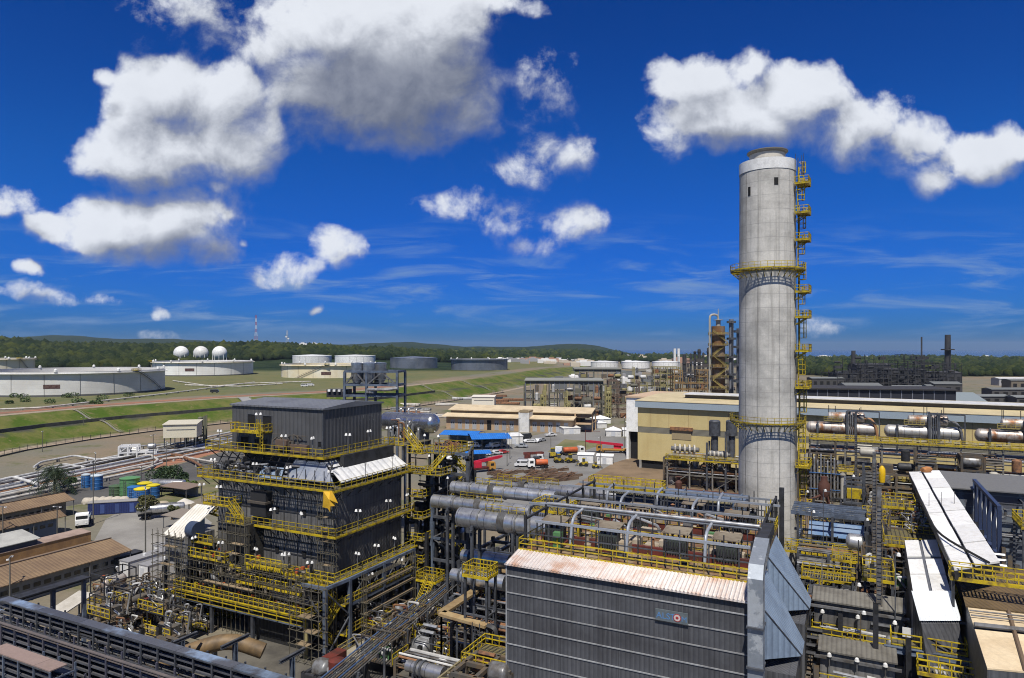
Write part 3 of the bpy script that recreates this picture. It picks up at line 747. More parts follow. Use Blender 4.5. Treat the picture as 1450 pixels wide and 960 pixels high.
# fence line at foot of the bank
m = MB(); pts = offs(-10.5, 1, 10); pl = []
for a, b in zip(pts[:-1], pts[1:]):
    n = max(1, int((b-a).length/4)); pl += [a+(b-a)*i/n for i in range(n)]
ft = thing('fence', 'long dark wire fence along the track below the grass bank', 'fence')
for a, b in zip(pl[:-1], pl[1:]):
    m.beam((a.x, a.y, 1.9), (b.x, b.y, 1.9), .08, caps=False); m.beam((a.x, a.y, 1.), (b.x, b.y, 1.), .06, caps=False); m.beam((a.x, a.y, .3), (b.x, b.y, .3), .08, .5, caps=False)
    m.beam((a.x, a.y, 0), (a.x, a.y, 2.3), .12)
m.build('wire_panel', dsteel, ft)
# stairs of concrete down the bank
for px0, py0, px1, py1, lab in ((187,643,203,668,'pale yellow stair climbing the bank beside the palm'), (520,629-0,530,655,'')):
    pass
def bank_stair(d_i, f, w, label, mat):
    a = foot[d_i]; b = foot[d_i+1]; p = a+(b-a)*f; d = (b-a).normalized(); n = Vector((-d.y, d.x)); vs = []; fs = []
    N = 18; w *= .7
    for i in range(N+1):
        for k in (-.5, .5):
            q = p+n*(-1+32*i/N)+d*w*k; vs.append((q.x, q.y, tz(q.x, q.y)+.35))
    for i in range(N): fs.append((2*i, 2*i+1, 2*i+3, 2*i+2))
    m = MB().add(vs, fs)
    for k in (-.5, .5):
        for i in range(N):
            q0 = p+n*(-1+32*i/N)+d*w*k; q1 = p+n*(-1+32*(i+1)/N)+d*w*k
            m.beam((q0.x, q0.y, tz(q0.x, q0.y)+1.), (q1.x, q1.y, tz(q1.x, q1.y)+1.), .08, .1, caps=False)
    tag(m.build('bank_stair', mat), label, 'stair')
pale = M('pale_concrete', (.26, .25, .2), .8)
bank_stair(5, .12, 9, 'broad grey concrete spillway down the grass bank left of the boiler house', M('grey_concrete', (.24, .24, .24), .8))
bank_stair(3, .7, 1.6, 'thin pale stair down the grass bank left of the spillway', pale)
bank_stair(9, .0, 2, 'thin pale stair on the green bank beyond the cream trailer', pale)
bank_stair(8, .1, 1.8, 'pale stair on the bank left of the cream trailer', pale)

# ================================================================== MASTS, FAR COLUMNS AND FLARES
def mast(label, px, Y, top, w, zb, red_white):
    b = AT(px, Y, zb); H = ZAT(top, Y)-zb; t = thing('radio_mast', label, 'radio mast', b, .3)
    n = 9
    for k in range(n):
        m = MB(); z0, z1 = H*k/n, H*(k+1)/n; w0 = w*(1-.75*k/n); w1 = w*(1-.75*(k+1)/n)
        cs = [(-1,-1),(1,-1),(1,1),(-1,1)]
        for i in range(4):
            a = cs[i]; c = cs[(i+1) % 4]
            m.beam((a[0]*w0, a[1]*w0, z0), (a[0]*w1, a[1]*w1, z1), .5); m.beam((a[0]*w0, a[1]*w0, z0), (c[0]*w1, c[1]*w1, z1), .3); m.beam((a[0]*w1, a[1]*w1, z1), (c[0]*w1, c[1]*w1, z1), .3)
        m.build('lattice_section', (white if k % 2 else M('mast_red', (.45, .10, .07), .6)) if red_white else M('mast_grey', (.45, .47, .5), .5), t)
    return t
mast('tall red and white lattice mast on the wooded hill', 362.5, 1500, 446, 3.0, 40, True)
mt = mast('shorter grey mast with pale dish aerials, right of the red and white mast', 406.5, 1500, 468, 3.2, 36, False)
for z, a in ((22, 1.2), (26, -1.)):
    m = MB(); m.lathe([(.01, 0), (1.6, .2), (2.2, .8)], 14, (a*2, -2, z), (0, -1, .1)).build('dish_aerial', white, mt)
def chimney_far(name, label, px, Y, top, r, mat, cat='chimney', extra=None, r2=None, zb=0):
    b = AT(px, Y, zb); H = ZAT(top, Y)-zb; t = thing(name, label, cat, b)
    MB().lathe([(r, 0), (r2 or r, H), ((r2 or r)*.75, H), ((r2 or r)*.75, H-2)], 20).build('shaft', mat, t)
    if extra: extra(t, H)
    return t
for px, lab in ((955.5, 'thin white chimney, the left of the far twin pair'), (961, 'thin white chimney, the right of the far twin pair')):
    chimney_far('white_chimney', lab, px, 1300, 493.5, 2.5, white, zb=-5)
def rust_extra(t, H):
    for z in np.arange(6, H-2, 5.5):
        m = MB().lathe([(3.5, z), (5.0, z), (5.0, z-.25), (3.5, z-.25)], 20, smooth=False); d = m.build('ring_platform', msteel, t)
        r_ = MB(); n = 16
        for i in range(n):
            a, b = 2*PI*i/n, 2*PI*(i+1)/n
            for h in (.6, 1.2): r_.beam((5*math.cos(a), 5*math.sin(a), z+h), (5*math.cos(b), 5*math.sin(b), z+h), .14, caps=False)
            r_.beam((5*math.cos(a), 5*math.sin(a), z), (5*math.cos(a), 5*math.sin(a), z+1.2), .14, caps=False)
        r_.build('guard_rail', M('dull_yellow_steel', (.33, .26, .08), .6), d)
    MB().bend([(0, 0, H-.5), (0, 0, H+6), (-4.6, -1, H+6), (-4.6, -1, 0)], .55, 10, 2.5).build('overhead_pipe', M('pale_lagged_pipe', (.42, .40, .35), .5), t)
    MB().lathe([(1.2, H), (1.2, H+3), (2.4, H+3.1), (2.4, H+3.4), (.3, H+3.4), (.2, H+9), (.01, H+9)], 14).build('top_nozzle', M('pale_lagged_pipe', (.42, .40, .35), .5), t)
    for i in range(7):
        z = 3+i*6.2; MB().stair((-3.8+0*(i % 2), -3.9, z) if i % 2 else (3.8, -3.9, z), (3.8, -3.9, z+6.) if i % 2 else (-3.8, -3.9, z+6), .8).build('stair_flight', M('dull_yellow_steel', (.33, .26, .08), .6), t)
chimney_far('distillation_column', 'fat rusty brown column with pale pipe on top, left of the concrete chimney', 1017, 350, 462, 3.35, rustcol, 'column', rust_extra)
def slim_extra(t, H):
    for z in (H-2, H*.8, H*.62, H*.45): MB().lathe([(1.2, z), (2.3, z), (2.3, z+1.1), (2.2, z+1.1), (2.2, z+.1), (1.2, z+.1)], 16, smooth=False).build('ring_platform', steel, t)
    MB().ladder((0, -1.4, 2), H-4, t=.12).build('caged_ladder', steel, t)
chimney_far('slender_column', 'slender grey column between the rusty column and the concrete chimney', 1035.5, 350, 452, 1.15, M('slim_column_steel', (.14, .16, .20), .5, col2=(.2, .2, .22), sc=.2), 'column', slim_extra)
chimney_far('slender_column', 'dark slim column almost hidden at the concrete chimney left flank', 1045.5, 330, 465, .9, steel, 'column', slim_extra)
def flare_extra(t, H):
    MB().lathe([(2.6, H-18), (7, H-18), (7, H-16.6), (6.6, H-16.6), (6.6, H-17.6), (2.6, H-17.6)], 18, smooth=False).build('ring_platform', dimplant, t)
    MB().ladder((0, -3.6, 4), H-20, t=.3, w=1.2).build('caged_ladder', dimplant, t)
chimney_far('dark_chimney', 'thick dark chimney with a ring platform at the far right refinery', 1342, 800, 474, 3.6, dimplant, 'chimney', flare_extra, 3.0)
chimney_far('dark_chimney', 'short dark chimney at the left end of the far refinery', 1208.5, 800, 496.5, 2.3, dimplant, 'chimney', slim_extra)
t = chimney_far('flare_stack', 'thin dark flare stack of the far refinery, red at its foot', 1305, 820, 477, .9, dimplant, 'flare stack', None)
for i in range(12):
    z = i*2.4; m = MB()
    for a in range(3):
        c0 = (2.4*math.cos(a*2.1), 2.4*math.sin(a*2.1)); c1_ = (2.4*math.cos(a*2.1+2.1), 2.4*math.sin(a*2.1+2.1))
        m.beam((*c0, z), (*c0, z+2.4), .3); m.beam((*c0, z), (*c1_, z+2.4), .22)
    m.build('lattice_section', M('dark_red_steel', (.12, .03, .03), .7) if i < 6 else dimplant, t)

# ================================================================== FAR REFINERY (right), steel units, cloud shadow put into their colour
def process_block(label, px0, px1, Y, zt, seed, mat, depth=26, name='process_unit', bay=6., lv=5., group=None, accents=None, fill=.5, zb=0, rotz=0):
    """open steel frame several storeys high, filled with vessels and pipes"""
    rng = random.Random(seed); p0 = AT(px0, Y, zb); Wd = AT(px1, Y).x-p0.x
    if rotz: Wd /= math.cos(rotz)
    t = thing(name, label, 'process unit', p0, rotz, group); n = max(2, int(Wd/bay)); H = zt-zb; nl = max(1, int(H/lv))
    fr = MB(); hs = []
    for i in range(n+1):
        hh = H*rng.choice((1, 1, .8, .6)); hs.append(hh)
        for y in (0, depth/2, depth):
            fr.beam((Wd*i/n, y, 0), (Wd*i/n, y, hh), .45, caps=False)
    for k in range(1, nl+1):
        z = H*k/nl
        for i in range(n):
            if min(hs[i], hs[i+1]) >= z-.1:
                for y in (0, depth/2, depth): fr.beam((Wd*i/n, y, z), (Wd*(i+1)/n, y, z), .4)
                fr.beam((Wd*i/n, 0, z), (Wd*i/n, depth, z), .4)
                if rng.random() < .3: fr.beam((Wd*i/n, 0, z-H/nl), (Wd*(i+1)/n, 0, z), .25)
    fr.build('steel_frame', mat, t)
    acc = accents or [mat]
    for i in range(n):
        for k in range(nl):
            if rng.random() > fill: continue
            m = MB(); x = Wd*(i+.5)/n; z = H*k/nl; y = rng.uniform(2, depth*.6); q = rng.random()
            if q < .3: m.vessel((x-bay*.35, y, z+1.6), (x+bay*.35, y, z+1.6), rng.uniform(.8, 1.3), 12); nm = 'drum'
            elif q < .5: m.lathe([(.9, z), (.9, z+H/nl*.8), (.5, z+H/nl*.9), (.01, z+H/nl*.92)], 12, (x, y, 0)); nm = 'vertical_vessel'
            elif q < .75:
                for j in range(4): m.tube((x-bay*.5, y+j*.7, z+.5+j*.5), (x+bay*.5, y+j*.7, z+.5+j*.5), .22, 6)
                nm = 'pipe_bank'
            else: m.box(x-bay*.4, x+bay*.4, y, y+3, z, z+H/nl*.6); nm = 'equipment_box'
            m.build(nm, rng.choice(acc), t)
    return t
for px0, px1, zt, lab, sd in ((1186,1218,26,'low shade-toned frame at the left end of the far refinery',11),(1218,1262,30,'dark refinery frame between the short chimney and the thin flare',12),(1258,1300,24,'wide dark refinery frame left of the thin flare stack',13),(1296,1336,30,'dark refinery frame round the foot of the thin flare stack',14),(1330,1362,22,'dark refinery frame round the foot of the thick chimney',15)):
    process_block(lab, px0, px1, 640, zt+1, sd, dimplant, 34, bay=7, lv=4, fill=.75)
def low_hall(label, px0, px1, py, Y, h, mat, roofm, depth=18, name='industrial_hall', zb=0, cat='hall', rot=-.12):
    p0 = AT(px0, Y, zb); Wd = (AT(px1, Y).x-p0.x)/math.cos(rot); t = thing(name, label, cat, p0, rot)
    MB().box(0, Wd, 0, depth, 0, h).build('wall', mat, t)
    m = MB(); m.add([(-.6,-.6,h),(Wd+.6,-.6,h),(Wd+.6,depth/2,h+depth*.10),(-.6,depth/2,h+depth*.10)], [(0,1,2,3)]); m.add([(-.6,depth/2,h+depth*.10),(Wd+.6,depth/2,h+depth*.10),(Wd+.6,depth+.6,h),(-.6,depth+.6,h)], [(0,1,2,3)])
    m.add([(-.1,-.1,h-.05),(-.1,depth+.1,h-.05),(-.1,depth/2,h+depth*.1)], [(0,1,2)]); m.add([(Wd+.1,-.1,h-.05),(Wd+.1,depth+.1,h-.05),(Wd+.1,depth/2,h+depth*.1)], [(0,1,2)])
    m.build('roof', roofm, t)
    n = max(2, int(Wd/6))
    for i in range(n):
        MB().box(Wd*(i+.25)/n, Wd*(i+.75)/n, -.06, .05, h*.35, h*.7).build('window', black, t)
    return t
dimwall = M('dim_wall', (.07, .068, .068), .8); dimroof = M('dim_roof', (.16, .17, .17), .7)
low_hall('low shed with pale ridge before the left of the dark refinery', 1198, 1246, 0, 520, 9, dimwall, dimroof)
low_hall('long low shed before the middle of the dark refinery', 1270, 1316, 0, 520, 7, dimwall, dimroof)
low_hall('low shed right of the small blue box at the dark refinery', 1324, 1360, 0, 560, 8, dimwall, dimroof)
low_hall('grey-roofed open hall beyond the yellow hall at right', 1352, 1398, 0, 330, 10, M('hall_dark_wall', (.09, .08, .07), .8), M('hall_grey_roof', (.20, .235, .25), .6), 50, rot=-.25)
low_hall('small pale blue box building before the dark refinery', 1313, 1320, 0, 500, 10, M('pale_blue_wall', (.16, .20, .24), .7), dimroof, 8)
for px0, px1, h, Y, lab in ((1187,1214,13,655,'shade-toned block at the left of the far refinery skyline'),(1214,1262,20,690,'large shade-toned block behind the frames left of the thin flare'),(1258,1312,16,660,'long shade-toned block behind the frames at the thin flare'),(1308,1362,12,690,'shade-toned block behind the frames at the thick dark chimney')):
    low_hall(lab, px0, px1, 0, Y, h, dimplant, dimplant, 20, name='refinery_block', cat='building', rot=0)
# dark louvred cooling bank
def louvre_bank(label, px0, px1, Y, zt, h, rot, nper=4.4, cm=None, rm=None):
    p0 = AT(px0, Y, 0); Wd = (AT(px1, Y).x-p0.x)/math.cos(rot)*.93; t = thing('air_cooler_bank', label, 'air cooler', p0, rot)
    MB().box(0, Wd, 0, 26, zt-h, zt-.6).build('casing', cm or M('dark_louvre', (.018, .02, .03), .7), t)
    MB().box(-.5, Wd+.5, -1, 27, zt-.6, zt).build('roof', rm or M('dark_cooler_roof', (.035, .033, .034), .8), t)
    n = int(Wd/nper)
    src = MB().box(-.16, .16, -.25, 0, 0, zt).build('post', M('cooler_post', (.17, .18, .22), .6), t)
    for i in range(1, min(n, 95)): inst(src, (i*Wd/n, 0, 0), t)
    return t
louvre_bank('long dark louvred cooler bank running behind the yellow hall at right', 1128, 1345, 330, 18.5, 7.5, -.18)
# scattered dark low buildings at far right + pale ones
rng = random.Random(5)
for k, (px, Y, w, h, mt_, lab) in enumerate([(1150,640,30,9,dimwall,'low dark building at the left of the far refinery by the chimney ladder'),(1405,520,34,6,dimwall,'low dark shed at far right beyond the grey-roofed hall'),(1432,600,40,9,M('dim_beige', (.20, .17, .13), .8),'dim beige block near the right photo edge'),(1380,460,24,5,dimwall,'low dark store right of the grey-roofed hall'),(1440,450,40,5,dimwall,'low dark store at the right photo edge'),(1415,680,30,7,M('dim_white', (.42, .42, .42), .8),'pale long shed before the wood at the right edge')]):
    low_hall(lab, px, px+w*F_PX/Y, 0, Y, h, mt_, dimroof if k < 5 else white, 12, name='low_building', cat='building', rot=0)
# the port town on the coast
tag_n = 0
def far_block(px, Y, w, d, h, mat, label, group, zb=None, name='town_building'):
    p = AT(px, Y, 0); zb = tz(p.x, p.y) if zb is None else zb
    m = MB().box(0, w, 0, d, 0, h); m.box(w*.2, w*.6, d*.2, d*.6, h, h*1.25)
    o = m.build(name, mat, None, (p.x, p.y, zb-1)); tag(o, label, 'building', group)
tw = [M('town_white', (.75, .74, .72), .7), M('town_cream', (.55, .48, .38), .8), M('town_grey', (.32, .32, .33), .8), M('town_tile', (.40, .24, .17), .8)]
for i in range(70):
    px = rng.uniform(700, 850); Y = rng.uniform(1250, 2000); far_block(px, Y, rng.uniform(12, 42), rng.uniform(10, 25), rng.uniform(4, 10), rng.choice(tw), 'small pale building in the far township under the blue hill', 'far township under the hill')
for i in range(70):
    px = rng.choice((rng.uniform(1126, 1205), rng.uniform(1126, 1260), rng.uniform(1330, 1500))); Y = rng.uniform(3000, 3900); far_block(px, Y, rng.uniform(20, 70), 30, rng.uniform(4, 13), rng.choice(tw[:1]*3+tw[2:3]), 'tiny pale building of the port on the far coast', 'far port on the coast')
for i in range(26):
    px = rng.uniform(880, 1040); Y = rng.uniform(1500, 2600); far_block(px, Y, rng.uniform(12, 40), 20, rng.uniform(5, 16), rng.choice(tw), 'far pale plant building beside the twin white chimneys', 'far plant buildings beside the twin chimneys')
for px, Y, lab in ((424, 1480, 'tiny white house on the wooded hill, the left of two'), (440, 1480, 'tiny white house on the wooded hill, the right of two')):
    far_block(px, Y, 16, 10, 7, tw[0], lab, 'houses on the wooded hill', zb=ZAT(490, Y))
for i, (px, pt) in enumerate(((978,492),(984,489),(990,486),(996,491),(1003,484),(969,493))):
    Y = 700; b = AT(px, Y, 0); t = thing('slender_column', 'dark far process column left of the rusty column', 'column', b, 0, 'dark far columns left of the rusty column')
    h = ZAT(pt+9, Y); MB().lathe([(1.1+i % 3*.3, 0), (1.1+i % 3*.3, h), (.01, h+1)], 12).build('shaft', dimplant, t)
    for z in np.arange(9, h, 12): MB().lathe([(1., z), (2.3, z), (2.3, z+.8), (2.2, z+.1), (1., z+.1)], 12, smooth=False).build('ring_platform', dimplant, t)
process_block('dim far process frame behind the yellow framed racks by the rusty column', 972, 1046, 600, 30, 21, M('dim_brown_steel', (.075, .065, .06), .8), 30, bay=8, fill=.8)
# ================================================================== BOILER HOUSE (left)
BO = (-24.9, 90.0)
def boiler():
    t = thing('boiler_house', 'tall dark boiler house with yellow railed galleries and a grey top house', 'boiler house', (BO[0], BO[1], 0), ROT)
    def part(nm, m, mat, par=None): return m.build(nm, mat, par or t)
    # --- top house
    zt, zb = 29.75, 23.8
    part('top_house', MB().box(-16.8, 0, 0, 12.5, zb, zt), cladtop)
    m = MB(); m.hexa([(-17.05,-.25,zt),(.25,-.25,zt),(.25,12.75,zt),(-17.05,12.75,zt),(-17.05,-.25,zt+.22),(.25,-.25,zt+.22),(.25,12.75,zt+.22),(-17.05,12.75,zt+.22)])
    m.hexa([(-17.05,-.25,zt+.22),(.25,-.25,zt+.22),(.25,12.75,zt+.22),(-17.05,12.75,zt+.22),(-17.05,6.2,zt+.75),(.25,6.2,zt+.75),(.25,6.3,zt+.75),(-17.05,6.3,zt+.75)])
    rf = part('roof', m, roofgrey)
    part('corner_trim', MB().box(-.12, .05, -.06, .1, zb, zt), steel)
    for x0, x1, z0, z1 in ((-13.6,-12.2,26.9,28.6),(-10.7,-9.2,26.7,28.5),(-14.9,-13.6,24.,25.4),(-12.3,-10.2,24.,25.2),(-.75,-.25,24.9,25.5)):
        w = part('door_opening', MB().box(x0, x1, -.05, .06, z0, z1), black)
        f = MB()
        for a, b in (((x0-.08,-.07,z0),(x0-.08,-.07,z1)),((x1+.08,-.07,z0),(x1+.08,-.07,z1)),((x0-.12,-.07,z1+.06),(x1+.12,-.07,z1+.06))): f.beam(a, b, .1)
        part('frame', f, steel, w)
    part('side_balcony', MB().box(-15.4,-9.,-1.5,-.02,26.35,26.45).box(-15.4,-9.,-1.56,-1.5,26.2,26.45), yellow)
    part('guard_rail', MB().rail([(-15.4,-.1,26.45),(-15.4,-1.5,26.45),(-9.,-1.5,26.45),(-9.,-.1,26.45)], sp=.9, w=.07), yellow)
    part('caged_ladder', MB().ladder((-9.3,-1.7,23.8), 3.6, d=(1,0,0), out=(0,-1,0), t=.08), yellow)
    # pipes & small things on the front face of the top house
    m = MB(); rng = random.Random(3)
    for i in range(7): m.bend([(-8.5+i*.75,-.5,23.9),(-8.5+i*.75,-.5,25+rng.random()*1.4),(-8.+i*.75,-.1,25.+rng.random()*1.4)], .07, 6, .2)
    m.beam((-8.6,-.45,26.2),(-2.6,-.45,26.2), .08); m.beam((-8.6,-.45,24.9),(-2.6,-.45,24.9), .08)
    part('pipework', m, msteel)
    part('filter_housing', MB().box(-7.6,-5.6,-.9,-.1,24.4,25.5).box(-5.3,-2.3,-.6,-.1,23.9,25.0), M('rust_brown_housing', (.13, .09, .07), .7))
    # --- galleries: deck, kerb, rail
    def gallery(x0, x1, y0, y1, z, ix0, ix1, iy0, iy1, sides='flr', sp=1.25, dbl=False):
        m = MB()
        for (a, b, c, d) in ((x0, x1, y0, iy0), (x0, ix0, iy0, y1), (ix1, x1, iy0, y1)):
            if b-a > .05 and d-c > .05: m.grate(a, b, c, d, z)
        dk = part('gallery_deck', m, ygrate)
        k = MB(); k.box(x0, x1, y0-.06, y0, z-.2, z+.02); k.box(x0-.06, x0, y0, y1, z-.2, z+.02); k.box(x1, x1+.06, y0, y1, z-.2, z+.02)
        part('edge_channel', k, yellow, dk)
        r = MB(); pts = {'f': [(x0, y0, z), (x1, y0, z)], 'l': [(x0, y1, z), (x0, y0, z)], 'r': [(x1, y0, z), (x1, y1, z)]}
        for s_ in sides: r.rail(pts[s_], sp=sp, w=.062)
        part('guard_rail', r, yellow, dk)
        b = MB()   # brackets below
        for x in np.arange(x0+.5, x1, 2.2): b.beam((x, y0+.1, z-.1), (x, iy0, z-.1), .14, .22); b.beam((x, y0+.2, z-.2), (x, iy0+.1, z-1.5), .1)
        for y in np.arange(iy0+.6, y1, 2.2): b.beam((x1-.1, y, z-.1), (ix1, y, z-.1), .14, .22); b.beam((x1-.2, y, z-.2), (ix1-.05, y, z-1.5), .1)
        b.beam((x0+.2, y0+.15, z-.2), (x1-.2, y0+.15, z-.2), .1); b.beam((x1-.15, y0+.2, z-.2), (x1-.15, y1, z-.2), .1); b.beam((x0+.2, iy0-.02, z-.14), (x1-.2, iy0-.02, z-.14), .08); b.beam((x1-.15, y0, z-.2), (x1-.15, iy0+.4, z-.2), .1)
        part('bracket', b, dsteel, dk)
        return dk
    gallery(-20.2, 1.6, -1.7, 13.5, 23.75, -16.8, 0, 0, 12.5)
    gallery(-20.2, 4.6, -3.1, 14.2, 20.0, -18.4, 3.1, -1.5, 13.5, sp=1.1)
    gallery(-9.8, 4.6, -2.9, 14.2, 14.2, -9.0, 3.2, -1.4, 13.5, sides='fr', sp=1.1)
    gallery(-11., 4.9, -3.4, 15, 8.8, -10.6, 3.2, -1.4, 13.5, sides='fr', sp=1.1)
    # partial galleries, left front
    def small_gallery(x0, x1, y0, y1, z, sides='flr'):
        dk = part('gallery_deck', MB().grate(x0, x1, y0, y1, z), ygrate)
        part('edge_channel', MB().box(x0-.05, x1+.05, y0-.06, y0, z-.2, z+.02).box(x0-.05, x0, y0, y1, z-.2, z+.02), yellow, dk)
        r = MB(); pts = {'f': [(x0, y0, z), (x1, y0, z)], 'l': [(x0, y1, z), (x0, y0, z)], 'r': [(x1, y0, z), (x1, y1, z)], 'b': [(x0, y1, z), (x1, y1, z)]}
        for s_ in sides: r.rail(pts[s_], sp=.9, w=.075)
        part('guard_rail', r, yellow, dk); return dk
    small_gallery(-18.6, -13.5, -3.4, -1.3, 16.4); small_gallery(-13.2, -9.9, -4.2, -1.3, 14.6, 'f')
    part('stair_flight', MB().stair((-11.4,-3.3,14.6), (-13.3,-3.3,16.4), .9), yellow)
    small_gallery(-20.5, -12, -5.4, -2.5, 9.6); small_gallery(-20.3, -15, -4.9, -2.5, 11.4, 'f')
    small_gallery(-21, 2.9, -6.2, -2.2, 5.0); part('guard_rail', MB().rail([(-21,-6.26,3.9),(2.9,-6.26,3.9)], sp=2.4, w=.1), yellow)
    small_gallery(-9.5, 1.0, -5.0, -3.0, 7.2, 'f'); small_gallery(-1.5, 4.9, -4.6, -3.2, 8.8, 'fl')
    small_gallery(-8.5, -2.2, -5.2, -3.2, 9.9, 'f')
    # right-hand lower gallery, two levels
    small_gallery(3.4, 5.4, -2, 17.5, 5.6, 'r'); small_gallery(3.4, 5.2, -1.5, 9, 1.6, 'r')
    # --- casing
    for z0, z1, g_ in ((14.2, 19.9, 0), (8.8, 14.1, 0)):
        part('casing_wall', MB().box(-18.2, 3.0, -1.2, 13.3, z0, z1), clad)
        b = MB(); nb = 3
        for i in range(1, nb):
            z = z0+(z1-z0)*i/nb; b.beam((-18.2,-1.23,z), (3.0,-1.23,z), .08, .16)
        for x in np.arange(-17.4, 3, 2.35): b.beam((x,-1.22,z0), (x,-1.22,z1), .1, .06)
        part('buckstay', b, dsteel)
        wn_ = MB()
        for x in (-7.2, -2.4, 0.3): wn_.box(x, x+.6, -1.33, -1.21, z0+1.6, z0+2.4)
        part('inspection_hatch', wn_, black)
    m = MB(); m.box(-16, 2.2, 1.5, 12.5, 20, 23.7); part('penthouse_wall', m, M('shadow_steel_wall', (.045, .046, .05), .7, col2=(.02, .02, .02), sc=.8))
    # bottom hopper
    m = MB(); m.hexa([(-12, 4, 2.6), (-1.5, 4, 2.6), (-1.5, 9.5, 2.6), (-12, 9.5, 2.6), (-18.2,-1.2,8.7), (3.,-1.2,8.7), (3.,13.3,8.7), (-18.2,13.3,8.7)]); part('furnace_hopper', m, clad)
    part('added_shade_slab', MB().box(-21, 2.8, -6.0, 12.5, 4.45, 4.6), black)  # solid slab added beneath the grating to shade the opening below
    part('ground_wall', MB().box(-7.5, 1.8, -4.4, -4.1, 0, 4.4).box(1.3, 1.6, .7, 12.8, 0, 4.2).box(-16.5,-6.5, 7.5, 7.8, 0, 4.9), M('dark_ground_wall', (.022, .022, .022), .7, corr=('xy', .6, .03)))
    # --- sloping skirt roofs under the top gallery
    m = MB(); m.slab([(.9,-.6,23.1), (3.9,-1.0,20.75), (3.9,13.6,20.75), (.9,12.7,23.1)], .12); part('white_canopy', m, whitesheet)
    m = MB()
    for y in np.arange(-.4, 13, 1.62): m.beam((1.15,y,23.3), (2.1,y,22.25), .1, .12)
    m.beam((1.95,-.7,22.35), (1.95,13,22.35), .1, .1); m.beam((1.0,-.6,23.2), (1.0,12.7,23.2), .14, .14); part('canopy_rib', m, dsteel)
    part('silver_canopy', MB().slab([(-4.4,-2.3,20.85), (3.7,-2.2,20.85), (.9,-.6,23.0), (-4.4,-.6,23.0)], .1), M('silver_sheet', (.50, .53, .58), .4, .5, col2=(.30, .36, .46), sc=.35, lines=('X', 2.2, .1, (.1, .1, .11, .8))))
    m = MB()
    for x in np.arange(-18, 3.5, 1.55): m.beam((x,-2.3,20.3), (x,-.3,23.2), .12); m.beam((x,-2.2,20), (x,-2.2,22.2), .08)
    for z, y in ((20.9,-2.0),(21.7,-1.45),(22.5,-.9)): m.beam((-18.5,y,z), (3.2,y,z), .1)
    part('canopy_frame', m, dsteel)
    m = MB(); rng = random.Random(9)
    for i in range(38):
        x = rng.uniform(-18, -4.4); z = rng.uniform(20.2, 22.4); q = rng.random()
        m = MB()
        if q < .5: m.tube((x,-2.1,z), (x+rng.uniform(.4, 2),-2.1+rng.uniform(0, 1),z+rng.uniform(-.3, .3)), rng.uniform(.08, .25), 7)
        else: m.box(x, x+rng.uniform(.3, .9), -2.2, -1.5, z, z+rng.uniform(.2, .8))
        part('pipe', m, M('mixed_metal', (.25, .26, .28), .45, .4, col2=(.05, .05, .055), sc=.7, amt=(.4, .5)))
    part('lagging_sheet', MB().slab([(-9.5,-2.25,20.6), (-5.2,-2.25,20.6), (-5.6,-1.3,21.9), (-9.2,-1.3,21.9)], .08), hoodblue)
    # --- burner boxes and scaffolded duct on the front
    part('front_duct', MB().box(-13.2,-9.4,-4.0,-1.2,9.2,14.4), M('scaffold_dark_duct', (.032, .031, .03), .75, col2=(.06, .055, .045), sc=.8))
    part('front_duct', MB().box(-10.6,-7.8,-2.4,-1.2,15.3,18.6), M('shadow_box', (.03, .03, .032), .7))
    part('duct_cover', MB().box(-10.9,-7.6,-2.7,-1.2,17.0,17.3), M('brown_cover', (.10, .085, .07), .7))
    m = MB()
    for x in (-16.5,-12.5,-5.5,-1.8):
        m.bend([(x,-1.2,7.2),(x,-3.6,7.2),(x+1.2,-4.2,6.0),(x+3.6,-4.2,6.0)], .42, 10, .7)
    part('burner_duct', m, greyp)
    m = MB(); rng = random.Random(21)
    for i in range(80):
        x = rng.uniform(-20, 2.4); z = rng.choice((5.1, 5.1, 6.2, 7.3, 8., 9.7)); y = rng.uniform(-5.6,-2.4); q = rng.random()
        m = MB()
        if q < .45: m.tube((x,y,z), (x,y,z+rng.uniform(.5, 1.6)), rng.uniform(.07, .2), 6)
        elif q < .8: m.tube((x,y,z+.5), (x+rng.uniform(.5, 3),y,z+.5), rng.uniform(.07, .22), 6)
        else: m.box(x, x+rng.uniform(.3, .9), y, y+.6, z, z+rng.uniform(.3, 1.))
        part('burner_pipe', m, M('mixed_pipe_metal', (.30, .26, .20), .5, .3, col2=(.04, .04, .04), sc=.9, amt=(.4, .5)))
    m = MB(); rng = random.Random(22)
    for i in range(26):
        x = rng.uniform(-20, 2.); y = rng.uniform(-5.6,-2.6); m.cbox((x,y,rng.choice((5.2, 6.2, 10.))), (rng.uniform(.2, .5), .3, rng.uniform(.2, .5)))
    part('valve_actuator', m, orange)
    m = MB(); rng = random.Random(23)
    for i in range(34):
        x = rng.uniform(-20, 2.); y = rng.uniform(-5.8,-2.6); z = rng.choice((5.2, 7.3, 8.9)); m.cbox((x,y,z), (rng.uniform(.2, .7), .25, rng.uniform(.2, .9)))
    part('yellow_fitting', m, yellow)
    # --- main columns and bracing
    cols = [(-20.5,-5.8),(-14,-5.8),(-6.5,-5.8),(2.7,-5.8),(5.0,-5.2),(5.3,-1.),(5.3,6),(5.3,13.2),(-18,13),(2.7,-1),(-18,-1)]
    for x, y in cols[:4]: part('column', MB().beam((x,y,0), (x,y,4.9), .38, .38), steel)
    for x, y in cols[4:8]: part('column', MB().beam((x,y,0), (x,y,8.7), .42, .42), bsteel)
    for x, y in cols[8:]: part('column', MB().beam((x,y,0), (x,y,8.8), .6, .6), dsteel)
